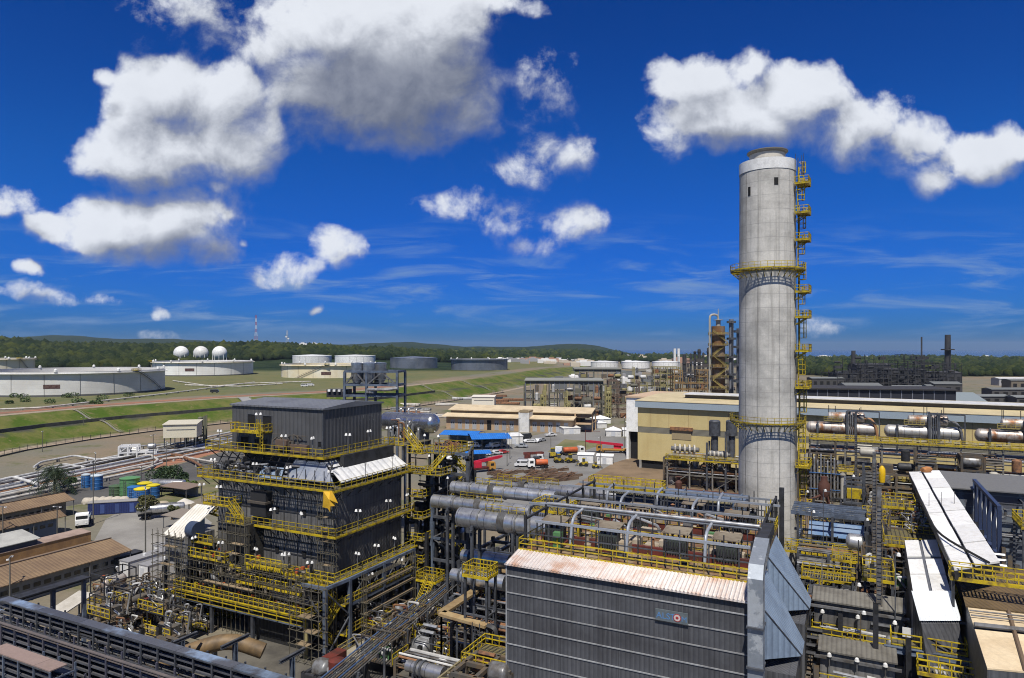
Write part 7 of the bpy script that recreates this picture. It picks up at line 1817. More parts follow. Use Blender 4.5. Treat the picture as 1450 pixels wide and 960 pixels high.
p = G(165, 726); t = thing('blue_container', 'long navy blue container building with dusty roof in the yard', 'container', (p.x, p.y, 0), .28)
MB().box(-5.5, 5.5, -1.3, 1.3, .1, 2.7).build('body', M('navy_blue_sheet', (.025, .04, .15), .5, corr=('x', .5, .03)), t); MB().box(-5.6, 5.6, -1.4, 1.4, 2.7, 2.82).build('roof', M('dusty_roof', (.26, .25, .24), .8), t)
for x in (-3, 0, 3): MB().box(x, x+.9, -1.34, -1.28, .3, 2.3).build('door', M('blue_door', (.05, .08, .22), .5), t)
p = G(150, 712); t = thing('tarpaulin_heap', 'long heap under a cream tarpaulin in the yard', 'heap', (p.x, p.y, 0), .2)
m = MB(); 
for k in range(6): m.blob((-4+k*1.6,0,.5), 1.2, 2, .12, (1.2, 1.1, .9))
m.build('cover', M('cream_tarpaulin', (.55, .50, .42), .8), t)
p = G(250, 712); t = thing('tarpaulin_heap', 'low dusty covered heap before the silver trailer', 'heap', (p.x-4, p.y-4, 0), .4)
m = MB(); 
for k in range(4): m.blob((-2+k*1.5,0,.4), 1.1, 2, .12, (1.2, 1.2, .7))
m.build('cover', M('sand_tarpaulin', (.42, .36, .26), .8), t)
p = G(212, 715); o = MB().blob((0,0,.5), .9, 2, .2).build('yellow_bag', yellow, None, (p.x, p.y, 0)); tag(o, 'yellow lump of sheeting by the bare tree in the yard', 'bag')
t = thing('brown_roof_stall', 'flat brown roofed stall left of the boiler top', 'shelter', G(262, 704)*1, ROT); MB().slab([(-7,-2,2.6),(3,-2,2.6),(3,3,3),(-7,3,3)], .12).build('roof', M('flat_brown_roof', (.19, .14, .11), .8), t)
for x in (-6.6, 2.6):
    for y in (-1.7, 2.7): MB().beam((x,y,0), (x,y,2.6), .14).build('post', greyp, t)
MB().box(-6.4, 2.4, 1.8, 2, 0, 2.4).build('back_wall', shedwall, t)
t = thing('brown_roof_stall', 'grey brown roofed stall with blue wall panels at the boiler sheet cover', 'shelter', G(258, 748)*1, ROT); MB().slab([(-4,-2,2.8),(5,-2,2.8),(5,3,3.2),(-4,3,3.2)], .12).build('roof', M('grey_brown_roof', (.2, .17, .14), .8), t)
for x in (-3.6, 4.6): MB().beam((x,-1.7,0), (x,-1.7,2.8), .14).build('post', greyp, t)
MB().box(-3.4, 4.4, 1.8, 2, 0, 2.7).build('back_wall', M('blue_panel', (.10, .16, .22), .6), t)
def parasol(label, px, py):
    t = thing('canopy_tent', label, 'tent', G(px, py)*1, .3); MB().lathe([(2.2, 2.4), (.3, 3.4), (.01, 3.45)], 8).build('canopy', M('dusty_canvas', (.50, .47, .42), .8), t)
    for a in range(4): MB().beam((1.4*math.cos(a*1.57+.8),1.4*math.sin(a*1.57+.8),0), (1.4*math.cos(a*1.57+.8),1.4*math.sin(a*1.57+.8),2.5), .1).build('leg', greyp, t)
parasol('small grey canvas canopy beside the silver trailer', 261, 727)

p = G(112, 836, 3.4); t = thing('slab_cover', 'pale slanting slab roof in the pipe yard behind the cable racks', 'roof', (0, 0, 0))
q_ = [G(66, 866, 2.6), G(112, 836, 3.4), G(134, 840, 3.4), G(92, 868, 2.6)]
MB().slab([tuple(x) for x in q_][::-1], .15).build('slab', M('pale_slab', (.55, .52, .46), .8, col2=(.45, .42, .36), sc=.4), t)
for x in q_: MB().beam((x.x, x.y, 0), (x.x, x.y, x.z-.15), .18).build('post', steel, t)
# -------- white pipelines on low sleepers
def pipeline(label, pts, r, mat, z=1.0, sleepers=True, name='pipeline', group='pipelines on low sleepers'):
    P_ = [G(x, y, z) if len(q) == 0 else G(x, y, q[0]) for x, y, *q in pts]
    t = thing(name, label, 'pipeline', (P_[0].x, P_[0].y, 0), 0, group); o = V(P_[0].x, P_[0].y, 0)
    MB().bend([p-o for p in P_], r, 10, 2.2).build('pipe', mat, t)
    L = 0
    for a, b in zip(P_[:-1], P_[1:]):
        n = max(1, int((b-a).length/12)); 
        for i in range(n): c = a+(b-a)*(i+.5)/n-o; MB().box(c.x-.35, c.x+.35, c.y-.35, c.y+.35, 0, max(.1, c.z-r)).build('sleeper', concrete, t)
    return t
offw = M('offwhite_pipe', (.60, .58, .54), .5, col2=(.42, .38, .32), sc=.3)
pls = [([(-40,688),(120,655),(345,608)],0.37,whitep,'white pipeline farthest from the road, of the left bundle'),
 ([(-40,693),(130,658),(345,612)],0.34,greyp,'grey pipeline, second from the back of the left bundle'),
 ([(-40,698),(140,661),(345,617)],0.37,silverp,'bright pipeline, third of the left bundle'),
 ([(-40,702),(60,681),(150,663),(345,622)],0.34,whitep,'white pipeline, fourth of the left bundle'),
 ([(-40,711),(88,684),(190,663),(213,660),(224,651),(213,644),(196,646)],0.41,offw,'cream pipeline ending in a hairpin bend by the road'),
 ([(-40,717),(100,687),(200,666),(230,655)],0.34,offw,'cream pipeline next to the road in the left bundle'),
 ([(-40,724),(70,699),(110,690)],0.31,msteel,'dull pipeline by the palm in the left bundle'),
 ([(48,661),(58,654),(105,645),(140,651),(190,645)],0.34,whitep,'white pipeline with raised expansion loops above the left bundle'),
 ([(60,664),(92,657),(120,662)],0.34,whitep,'short white pipeline loop beside the yellow stair'),
 ([(-40,690,2.6),(20,675,2.6),(54,686,1.6)],0.41,whitep,'white pipeline bending down at the left of the palm'),
 ([(170,634),(345,620)],0.31,silverp,'thin bright pipe under the cream cabin'),
 ([(190,640),(300,634),(345,640)],0.31,silverp,'bright pipe bending before the boiler, upper'),
 ([(215,646),(250,643),(272,652),(285,660)],0.41,rustp,'rust coloured pipe elbow left of the boiler'),
 ([(230,650),(262,647),(345,662)],0.34,offw,'cream pipe along the road left of the boiler')]
for pts, r, mt_, lab in pls: pipeline(lab, pts, r, mt_, 1.1)
for k in range(9):
    f = k/8; w_ = ('grey','white','dull','cream','bright','grey brown','pale','rusty','thin white')[k]
    pipeline('%s straight pipeline, number %s counted from the grass side of the long bundle' % (w_, ('one','two','three','four','five','six','seven','eight','nine')[k]), [(-60, 692+20*f), (345, 612+16*f)], .2+.08*(k % 3), (greyp, whitep, msteel, offw, silverp, greyp, whitep, rustp, whitep)[k], .6+.35*(k % 2))
pl2 = [([(-60,582),(60,577),(245,556),(360,541)],.7,whitep,'white pipeline curving round the huge tank pad'), ([(245,539),(300,547),(345,543),(440,540)],.8,whitep,'white pipeline between the tank pads, left'), ([(262,545),(340,547),(400,543)],.7,whitep,'white pipeline between the tank pads, right')]
for pts, r, mt_, lab in pl2: pipeline(lab, [(x, y, 9.8) for x, y in pts], .42, offw, 9.8)
process_block('white pipe rack frame left of the cream cabin on legs', 168, 212, 232, 4.2, 91, M('white_frame', (.6, .6, .6), .5), 5, bay=2.5, lv=2, accents=[whitep, silverp], rotz=.3, fill=.8)
def leg_cabin(label, px0, py_top, px1, Y, h, d, mat, roofm, rot, zb):
    p = AT(px0, Y); Wd = (AT(px1, Y).x-p.x)/math.cos(rot); t = thing('raised_cabin', label, 'cabin', (p.x, p.y, 0), rot)
    MB().box(0, Wd, 0, d, zb, zb+h).build('wall', mat, t); MB().slab([(-.3,-.4,zb+h),(Wd+.3,-.4,zb+h),(Wd+.3,d+.4,zb+h+.7),(-.3,d+.4,zb+h+.7)], .2).build('roof', roofm, t)
    MB().box(-.03, .02, .3, d-.3, zb+.4, zb+h-.3).build('open_end', black, t)
    for i in range(4):
        for y in (.2, d-.2): MB().beam((Wd*(i+.1)/3.2,y,0), (Wd*(i+.1)/3.2,y,zb), .3).build('leg', steel, t)
    MB().box(Wd*.1, Wd*.95, -.04, .02, zb+h*.55, zb+h*.62).build('wall_joint', greyp, t)
cream = M('cream_wall', (.56, .52, .40), .6)
leg_cabin('cream cabin with open left end raised over the pipe bundle', 231, 602, 274, 250, 5, 9, cream, M('cream_roof', (.66, .62, .5), .6), .22, 4.8)
process_block('small olive steel frame beside the cream cabin', 262, 286, 262, 11.5, 92, M('olive_steel', (.12, .12, .08), .7), 5, bay=3, lv=3, rotz=.2, fill=.8)
leg_cabin('cream trailer like cabin on the green bank behind the warehouse', 668, 541, 700, 430, 5.5, 8, M('trailer_cream', (.70, .66, .56), .6), M('trailer_roof', (.72, .68, .6), .6), -.1, 1.5)
# cars on the upper track
def make_car(col, label, p, rot, kind='car', group=None):
    t = thing('parked_'+kind, label, kind, p, rot, group)
    van = kind in ('van',); pick = kind == 'pickup'
    if van: prof = [(-2.5,.45),(2.5,.45),(2.6,1.0),(2.2,1.3),(1.6,2.15),(-2.5,2.2),(-2.6,1.)]
    elif pick: prof = [(-2.6,.5),(2.5,.5),(2.6,.95),(1.5,1.1),(.9,1.75),(-.4,1.8),(-.7,1.15),(-2.6,1.1)]
    else: prof = [(-2.1,.4),(2.1,.4),(2.15,.75),(1.3,.92),(.6,1.4),(-.9,1.45),(-1.7,1.0),(-2.15,.9)]
    m = MB(); n = len(prof); w = .95 if van else .88
    vs = [(x,-w,z) for x, z in prof]+[(x,w,z) for x, z in prof]
    m.add(vs, [tuple(range(n)), tuple(range(2*n-1, n-1, -1))]+[(i, i+n, (i+1) % n+n, (i+1) % n) for i in range(n)]); m.build('body', col, t)
    g_ = MB()
    if van: g_.box(.9, 1.75, -w-.015, w+.015, 1.35, 1.95).box(-2.3, .6, -w-.012, w+.012, 1.45, 1.9); g_.hexa([(2.16,-.8,1.38),(2.24,-.8,1.38),(2.24,.8,1.38),(2.16,.8,1.38),(1.66,-.8,2.08),(1.74,-.8,2.1),(1.74,.8,2.1),(1.66,.8,2.08)])
    elif pick: g_.box(-.35, .95, -w-.012, w+.012, 1.2, 1.62); g_.hexa([(1.48,-.75,1.13),(1.56,-.75,1.13),(1.56,.75,1.13),(1.48,.75,1.13),(.92,-.75,1.7),(1.,-.75,1.72),(1.,.75,1.72),(.92,.75,1.7)])
    else: g_.box(-.95, .65, -w-.012, w+.012, .98, 1.32); g_.hexa([(1.27,-.7,.95),(1.34,-.7,.95),(1.34,.7,.95),(1.27,.7,.95),(.62,-.7,1.36),(.7,-.7,1.38),(.7,.7,1.38),(.62,.7,1.36)])
    g_.build('window', glass, t)
    for x in (-1.35, 1.35):
        for y in (-w+.05, w-.05): MB().lathe([(.1,-.11),(.34,-.11),(.34,.11),(.1,.11)], 14, (x,y,.34), (0,1,0)).build('wheel', rubber, t)
    for y in (-.6, .6): MB().box(prof[2][0]-.05, prof[2][0]+.02, y-.15, y+.15, .66, .82).build('headlight', white, t)
    return t
carw = M('car_white', (.72, .73, .74), .3); card = M('car_dark', (.03, .032, .036), .3); cars = M('car_silver', (.4, .42, .44), .3, .4)
p = G(304, 556, 9.3); make_car(card, 'dark van driving on the track below the second white tank', (p.x, p.y, tz(p.x, p.y)+.2), .2, 'van')
for i, (px, py, lab) in enumerate(((431,548,'white van on the red soil beside the beige streaked tank, left'),(440,547,'white van on the red soil beside the beige streaked tank, right'))):
    p = G(px, py, 9); make_car(carw, lab, (p.x, p.y, tz(p.x, p.y)+.2), .3, 'van')

# ================================================================== CENTRAL YARD : warehouse, blue roofs, tents, vehicles
WO = G(632, 607); t = thing('warehouse', 'long beige brick warehouse with stepped cream roof in the central yard', 'warehouse', (WO.x, WO.y, 0), math.radians(-17))
WL = 60.; MB().box(0, WL, 0, 22, 0, 6.4).build('wall', beige, t)
MB().box(0.2, WL+6, 5, 21, 6.4, 8.6).build('upper_wall', M('clerestory_dark', (.20, .15, .10), .7), t)
MB().slab([(-1.6,-1.8,6.2),(WL*.60,-1.8,6.2),(WL*.60,5,7.2),(-1.6,5,7.2)], .35).slab([(WL*.68,-1.8,6.2),(WL+1,-1.8,6.2),(WL+1,5,7.2),(WL*.68,5,7.2)], .35).build('lower_roof', beigeroof, t)
MB().slab([(-.6,4,8.7),(WL+8,4,8.7),(WL+8,14,10.4),(-.6,14,10.4)], .35).slab([(-.6,14,10.4),(WL+8,14,10.4),(WL+8,23,8.8),(-.6,23,8.8)], .35).build('roof', beigeroof, t)
MB().box(WL*.60, WL*.68, -2.6, 5, 0, 8.8).build('stair_tower', white, t); MB().box(WL*.61, WL*.672, -2.75, -2.55, 8.8, 10.).box(WL*.60, WL*.68, -2.5, 4.9, 8.8, 9.6).build('tower_top', M('tower_brown', (.30, .23, .14), .7), t)
for i in range(16):
    x = 2.2+i*3.6
    if WL*.58 < x+1.8 and x < WL*.69: continue
    d_ = MB().box(x, x+2.0, -.06, .03, .2, 4.6).build('door', black if i == 5 else M('grey_door', (.36, .37, .39), .6), t); MB().box(x+.3, x+.8, -.1, -.02, 2.6, 3.4).box(x+1.2, x+1.7, -.1, -.02, 2.6, 3.4).build('pane', glass, d_)
for i in range(5): MB().beam((WL+.5+7*(i % 2),4.2+4*i,0), (WL+.5+7*(i % 2),4.2+4*i,8.6), .6).build('porch_column', beige, t)
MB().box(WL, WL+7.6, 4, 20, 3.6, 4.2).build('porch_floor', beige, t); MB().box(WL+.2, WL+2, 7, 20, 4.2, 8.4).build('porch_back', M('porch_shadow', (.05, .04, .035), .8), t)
def blue_shelter(label, px, py, L, D, rot, z=4.2, ridge=1.):
    p = G(px, py, z); t = thing('blue_roof_shelter', label, 'shelter', (p.x, p.y, 0), rot)
    MB().slab([(0,0,z),(L,0,z),(L,D/2,z+ridge),(0,D/2,z+ridge)], .12).slab([(0,D/2,z+ridge),(L,D/2,z+ridge),(L,D,z),(0,D,z)], .12).build('roof', blueroof, t)
    for i in range(5):
        for y in (.2, D-.2): MB().beam((L*i/4.02+.1,y,0), (L*i/4.02+.1,y,z), .16).build('post', steel, t)
    MB().box(.5, L-.5, D-.9, D-.7, 0, z-.5).build('back_wall', shedwall, t)
    return t
blue_shelter('bright blue roofed shelter, the largest, in front of the warehouse tower', 668, 622, 15, 17, math.radians(10))
blue_shelter('bright blue roofed shelter behind the silver drum', 622, 615, 15, 12, math.radians(-14)); blue_shelter('small bright blue roof lowest beside the steel tower', 660, 643, 8.5, 8, math.radians(12), 3.2, .6)
def tent(label, px, py, L, D, h=2.7, rot=0., flat=False, name='white_tent', cat='tent'):
    p = G(px, py); t = thing(name, label, cat, (p.x, p.y, 0), rot)
    if flat: MB().box(0, L, 0, D, 0, h).build('wall', white, t); MB().slab([(-.2,-.2,h+.1),(L+.2,-.2,h+.1),(L+.2,D+.2,h+.5),(-.2,D+.2,h+.5)], .12).build('roof', white, t)
    else:
        MB().box(.1, L-.1, .1, D-.1, 0, h).build('wall', white, t)
        c = (L/2, D/2, h+1.5); m = MB(); m.add([(-.2,-.2,h),(L+.2,-.2,h),(L+.2,D+.2,h),(-.2,D+.2,h),c], [(0,1,4),(1,2,4),(2,3,4),(3,0,4)]); m.build('roof', M('tent_canvas', (.82, .82, .82), .6), t)
    MB().box(L*.35, L*.6, -.04, .04, .1, 2.1).build('door', M('tent_door', (.55, .57, .6), .6), t)
    for x in (0, L):
        for y in (0, D): MB().beam((x,y,0), (x,y,h), .09).build('pole', greyp, t)
    return t
tent('long white flat topped tent in front of the warehouse porch, left', 798, 615, 8, 5, 2.6, .3, True); tent('long white flat topped tent behind the porch tent, right', 813, 609, 9, 5, 2.6, .25, True); tent('peaked white tent farthest along the warehouse porch', 828, 607, 11, 6, 2.4, .2); tent('peaked white tent standing farthest in the asphalt yard', 840, 600, 9, 7, 2.4, .1)
tent('peaked white tent left of the yellow hall, front', 858, 618, 6.5, 5, 2.6, -.1); tent('white flat topped tent against the yellow hall corner', 882, 618, 8, 5, 2.8, -.1, True); tent('peaked white tent behind the tents by the yellow hall', 887, 606, 7, 5, 2.6, -.1)
tent('white hall tent beside the blue roofs', 716, 629, 7, 8, 3, .2, True)
tent('white container beside the orange trucks, left of two', 818, 655, 5.2, 2.4, 2.6, -.2, True, 'white_container', 'container'); tent('white container beside the orange trucks, right of two', 845, 657, 5.2, 2.4, 2.6, -.2, True, 'white_container', 'container')
def truck(label, px, py, rot, cabc, bodyc, L=8., boom=None, tank=False, name='parked_truck', cat='truck'):
    p = G(px, py); t = thing(name, label, cat, (p.x, p.y, 0), rot)
    MB().box(-L/2, L/2-.4, -.5, .5, .7, 1.).build('chassis', dsteel, t)
    c = MB(); prof = [(L/2-2.1,.7),(L/2,.7),(L/2+.05,1.7),(L/2-.25,2.9),(L/2-2.1,2.95)]; n = 5
    c.add([(x,-1.2,z) for x, z in prof]+[(x,1.2,z) for x, z in prof], [tuple(range(n)), tuple(range(2*n-1, n-1, -1))]+[(i, i+n, (i+1) % n+n, (i+1) % n) for i in range(n)]); cb = c.build('cab', cabc, t)
    MB().box(L/2-.05, L/2+.0, -1.05, 1.05, 1.75, 2.6).box(L/2-1.7, L/2-.6, -1.22, 1.22, 1.75, 2.5).build('window', glass, cb)
    for y in (-.8, .8): MB().box(L/2+.0, L/2+.08, y-.16, y+.16, .95, 1.15).build('headlight', white, cb)
    xs = [L/2-1.2, -L/2+.8, -L/2+2.]
    if L > 9: xs += [L/2-2.6, -L/2+3.2]
    for x in xs:
        for y in (-1.05, 1.05): MB().lathe([(.15,-.16),(.52,-.16),(.52,.16),(.15,.16)], 14, (x,y,.52), (0,1,0)).build('wheel', rubber, t)
    if tank: MB().vessel((-L/2+.4,0,1.9), (L/2-2.8,0,1.9), .95, 16, .3).build('tank', bodyc, t)
    elif boom:
        MB().box(-L/2, L/2-2.3, -1.2, 1.2, 1., 1.5).build('deck', bodyc, t)
        MB().box(-L*.25, -.02*L, -1., .3, 1.5, 3.2).build('turret', boom[1], t)
        b0 = V(-L*.3, .3, 2.9); b1 = V(L*.5+boom[0], .3, 3.2+boom[2]); MB().beam(b0, b1, .75, .85).beam(b1, b1+(b1-b0)*.08, .5, .6).build('boom', boom[1], t)
        m = MB(); 
        for k in (-1, 1):
            for x in (-L/2+.3, L/2-2.6): m.box(x, x+.3, k*1.25-.1, k*1.25+.1, .4, 1.3)
        m.build('outrigger', bodyc, t)
    else:
        MB().box(-L/2, L/2-2.3, -1.2, 1.2, 1.0, 1.2).box(-L/2, L/2-2.3, -1.25, -1.15, 1.2, 1.7).box(-L/2, L/2-2.3, 1.15, 1.25, 1.2, 1.7).build('cargo_bed', bodyc, t)
    return t
yl = M('crane_ochre', (.48, .25, .05), .5)
truck('long crane truck with red boom and ochre carrier left of the yellow hall', 868, 641, math.radians(172), yl, yl, 12, (2.8, red, .8), name='crane_truck', cat='crane truck')
truck('crane truck with red boom behind the steel tower', 681, 668, math.radians(28), yl, redp, 9, (2.2, red, .9), name='crane_truck', cat='crane truck')
truck('white cab truck with red crane gear among the parked trucks', 752, 655, math.radians(-8), white, M('mixer_grey', (.25, .25, .26), .5), 8.5, (-.5, redp, .1), name='crane_truck', cat='crane truck')
truck('dark flatbed truck before the red geared truck', 748, 659, math.radians(-6), M('truck_dark', (.06, .065, .07), .5), greyp, 7.5)
truck('white cab truck with orange tank at the front of the yard', 762, 663, math.radians(186), white, orange, 6.6, tank=True)
truck('orange and white tank truck behind the yellow loaders', 812, 644, math.radians(20), white, orange, 8, tank=True); truck('white box truck between the loaders and the orange tank truck', 790, 645, math.radians(75), white, bluepaint, 6)
truck('white fronted truck in the left yard beside the pale blue roof', 118, 742, math.radians(-62), white, M('truck_tarp_grey', (.22, .27, .30), .6), 8)
p = G(740, 661); make_car(carw, 'white delivery van at the front of the asphalt yard', (p.x, p.y, 0.02), math.radians(176), 'van')
p = G(733, 661); 
def loader(label, px, py, rot, s=1.):
    p = G(px, py); t = thing('yellow_loader', label, 'loader', (p.x, p.y, 0), rot); t.scale = (s, s, s)
    MB().box(-1.6, .3, -.8, .8, .7, 1.6).build('body', yellow, t); MB().box(-.6, .3, -.6, .6, 1.6, 2.7).build('cab', M('cab_glass', (.05, .06, .06), .3), t); MB().box(-.7, .4, -.7, .7, 2.7, 2.8).build('cab_roof', yellow, t)
    MB().beam((.2,-.6,1.3), (2.2,-.6,.6), .18).beam((.2,.6,1.3), (2.2,.6,.6), .18).build('lift_arm', yellow, t); MB().hexa([(2.1,-1,.15),(3,-1,.15),(3,1,.15),(2.1,1,.15),(2.1,-1,1.),(2.3,-1,1.),(2.3,1,1.),(2.1,1,1.)]).build('bucket', greyp, t)
    for x in (-1.1, .8):
        for y in (-.95, .95): MB().lathe([(.15,-.2),(.62,-.2),(.62,.2),(.15,.2)], 14, (x,y,.62), (0,1,0)).build('wheel', rubber, t)
    return t
loader('yellow loader in front of the orange tank truck', 792, 655, .2); loader('yellow loader right of the other, nearer the white containers', 808, 655, .3); loader('small yellow loader low before the white containers', 826, 660, 2.9, .9); loader('small yellow loader before the right white container', 844, 663, .1, .7); loader('upright yellow lift behind the front loaders', 783, 648, 1.5, 1.2)
for i, (px, py, k, c, lab) in enumerate([(748,627,'car',carw,'white car in the row beside the warehouse, left end'),(755,627,'car',carw,'white car in the row beside the warehouse, second from left'),(762,626,'car',carw,'white car in the row beside the warehouse, second from right'),(767,625,'car',cars,'silver car in the row beside the warehouse, right end'),(780,618,'pickup',carw,'white pickup alone before the warehouse wall'),(738,634,'pickup',cars,'silver pickup beside the white hall tent'),(693,634,'car',carw,'white car parked under the blue roofs, left'),(701,634,'van',carw,'white van parked beside the blue roofs, middle'),(708,633,'car',cars,'silver car parked beside the blue roofs, right'),(672,634,'van',carw,'white van half hidden left of the parked cars by the blue roofs'),(672,630,'pickup',carw,'white pickup close under the largest blue roof'),(746,621,'van',card,'dark van parked by the warehouse tower')]):
    p = G(px, py); make_car(c, lab, (p.x, p.y, .03), (.4, -.3, 1.2, .9)[i % 4], k)
for i in range(9):
    p = G(640+i*9, 652-i*1.2, 0); make_car((carw, cars, carw, M('car_red', (.35, .03, .03), .3), card)[i % 5], '%s in the line along the yard road, %s' % (('white car', 'silver car', 'white car', 'red car', 'dark car')[i % 5], ('first from the steel tower', 'second from the steel tower', 'third from the steel tower', 'fourth from the steel tower', 'fifth from the steel tower', 'fourth from its right end', 'third from its right end', 'second from its right end', 'last at its right end')[i]), (p.x, p.y, .03), .5, 'car')
# stacks of rusty scrap pipe lying in rows
scr = M('scrap_brown', (.095, .06, .04), .85, col2=(.16, .11, .075), sc=.7)
rng = random.Random(12)
for i in range(34):
    px = rng.uniform(702, 812); py = rng.uniform(668, 682) if px < 730 else rng.uniform(666, 684); p = G(px, py)
    t = thing('scrap_stack', 'stack of rusty brown scaffold pieces in the laydown behind the silver ducts', 'scrap stack', (p.x, p.y, 0), math.radians(35)+rng.uniform(-.25, .25), 'rusty scrap stacks in the laydown')
    for k in range(3):
        L = rng.uniform(3, 7); MB().box(-L/2, L/2, -.5+k*.6, 0+k*.6, 0, rng.uniform(.3, .9)).build('bundle', scr, t)
    MB().beam((-2,-.8,.9), (2,.9,1.2), .1).build('loose_tube', rustp, t)
# red gantry lines (thin boom rest)
p = G(829, 650); t = thing('site_mast', 'thin red topped pole beside the white containers', 'pole', (p.x, p.y, 0)); MB().tube((0,0,0), (0,0,10), .1, 6).build('shaft', redp, t); MB().beam((0,0,9.6), (5,0,9.4), .1).build('arm', redp, t)

# -------- background steel racks
dimy = M('dim_yellow_steel', (.26, .23, .10), .7); dimst = M('olive_rack_steel', (.13, .125, .095), .7, col2=(.09, .085, .07), sc=.1)
for lab, px0, px1, Y, zt, sd, mt_ in (('long many levelled pipe rack at left behind the warehouse', 742, 812, 372, 18, 201, dimst), ('long many levelled pipe rack in the middle behind the tents', 812, 866, 368, 17.5, 202, dimst), ('brownish many levelled rack touching the yellow hall annex', 862, 905, 366, 20, 203, M('brown_rack_steel', (.115, .08, .06), .7)), ('farther olive rack above the middle rack', 812, 880, 450, 22, 204, dimst), ('yellowish rack at the foot of the rusty column', 880, 962, 452, 25, 205, dimy), ('rack with orange lines right beside the rusty column', 955, 1012, 420, 24, 206, M('orange_rack_steel', (.22, .14, .06), .7))):
    process_block(lab, px0, px1, Y, zt, sd, mt_, 16, bay=4.2, lv=4, accents=[whitep, greyp, msteel, rustp, dimy, dimst], fill=.7, rotz=-.08)
louvre_bank('row of grey air cooler hoods on the left background rack', 744, 862, 380, 20, 2.2, -.05, 2.6, dimst, M('cooler_pale_roof', (.26, .26, .23), .7)); louvre_bank('farther row of air cooler hoods above the background racks', 814, 884, 458, 24, 2.2, -.05, 3, dimst, MATS['cooler_pale_roof'])
for px, lab in ((766, 'olive lattice tower at the left background rack'), (800, 'olive lattice tower in the middle of the background rack'), (858, 'olive lattice tower beside the yellow hall annex')):
    process_block(lab, px, px+7, 362, 15+(px % 5), px, dimy, 4, bay=2.6, lv=3, fill=.5, name='lattice_tower')
for k, (px, py, r_, lab) in enumerate(((600,578,.5,'rust pipe stack on the ground left of the warehouse'),)):
    pass
rng = random.Random(19)
for i in range(16):
    px = rng.uniform(560, 640) if i < 8 else rng.uniform(660, 740); py = rng.uniform(574, 596) if i < 8 else rng.uniform(560, 576); p = G(px, py); mt_ = rng.choice((whitep, rustp, greyp, rustp, offw, dsteel))
    t = thing('pipe_stack', 'stack of long pipes lying on the ground behind the warehouse', 'pipe stack', (p.x, p.y, 0), math.radians(-12+rng.uniform(-6, 6)), 'pipe stacks behind the warehouse')
    L = rng.uniform(14, 28)
    for k in range(4): MB().tube((-L/2,k*.9,.45), (L/2,k*.9,.45), .42, 7).build('pipe', mt_, t)
    for k in range(3): MB().tube((-L/2,.45+k*.9,1.2), (L/2,.45+k*.9,1.2), .42, 7).build('pipe', mt_, t)
# township / dark plant strip in the middle distance
rng = random.Random(23)
for i in range(26):
    px = rng.uniform(735, 990); Y = rng.uniform(560, 900); far_block(px, Y, rng.uniform(8, 26), 14, rng.uniform(3, 7), rng.choice((dimwall, dimroof, tw[2], M('dark_shed', (.05, .05, .052), .8), tw[0])), 'low dim plant shed in the strip before the far white tanks', 'plant sheds before the far white tanks', zb=tz(AT(px, Y).x, Y)+1)

# ================================================================== POLES AND TREES
def pole(label, px, py, top, z=0, arm=True, group='light poles of the plant', r=.13):
    p = G(px, py, z); H = ZAT(top, p.y); t = thing('light_pole', label, 'light pole', (p.x, p.y, z), random.uniform(0, 3), group)
    MB().tube((0,0,0), (0,0,H-z), r, 8, r2=r*.6).build('shaft', M('pole_grey', (.13, .125, .11), .8), t)
    if arm:
        MB().beam((-.9,0,H-z-.15), (.9,0,H-z-.15), .08).build('crossarm', greyp, t)
        for k in (-.8, .8): MB().box(k-.18, k+.18, -.15, .15, H-z-.3, H-z-.14).build('lamp_head', white, t)
for px, py, top, lab in ((14,862,788,'concrete pole at the left front before the long brown shed'),(4,776,716,'concrete pole at the left edge by the pale grey shelter'),(81,770,716,'grey pole rising through the roofs beside the orange sheeted shelter'),(132,742,652,'tall dark pole beside the white fronted truck'),(206,796,690,'tall dark pole at the corner of the white cabins'),(54,700,664,'thin yellowish pole left of the palm'),(135,690,640,'dark pole by the blue tanks'),(217,665,615,'dark pole beside the pipeline hairpin'),(236,664,625,'dark pole along the road right of the hairpin'),(200,680,660,'dark pole by the fat green tank'),(118,615,590,'lamp pole on the lower grass bank'),(735,632,592,'yard lamp pole before the warehouse left part'),(722,650,604,'yard lamp pole by the hall tent'),(868,616,590,'yard lamp pole at the white tents, left'),(884,640,590,'yard lamp pole at the white tents, right'),(718,660,612,'yard pole left of the parked trucks'),(850,660,618,'yard pole beside the right white container'),(646,602,576,'lamp pole at the left end of the warehouse'),(700,604,580,'lamp pole in front of the warehouse middle'),(780,640,605,'yard pole between warehouse and trucks'),(60,640,610,'lamp pole on the grass left of the palm')):
    pole(lab, px, py, top)
def leaves(m, rng, c, R, n, size, sq=(1, 1, .8)):
    for i in range(n):
        while True:
            q = V(rng.uniform(-1, 1), rng.uniform(-1, 1), rng.uniform(-1, 1))
            if q.length < 1: break
        q = q.normalized()*(q.length**.5)
        p = V(c[0]+q.x*R*sq[0], c[1]+q.y*R*sq[1], c[2]+q.z*R*sq[2]); a = V(rng.uniform(-1, 1), rng.uniform(-1, 1), rng.uniform(-.6, .6)).normalized()*size; b = a.cross(V(rng.uniform(-1, 1), rng.uniform(-1, 1), rng.uniform(-1, 1))).normalized()*size*.5
        m.add([p-a, p+b, p+a, p-b], [(0,1,2,3)])
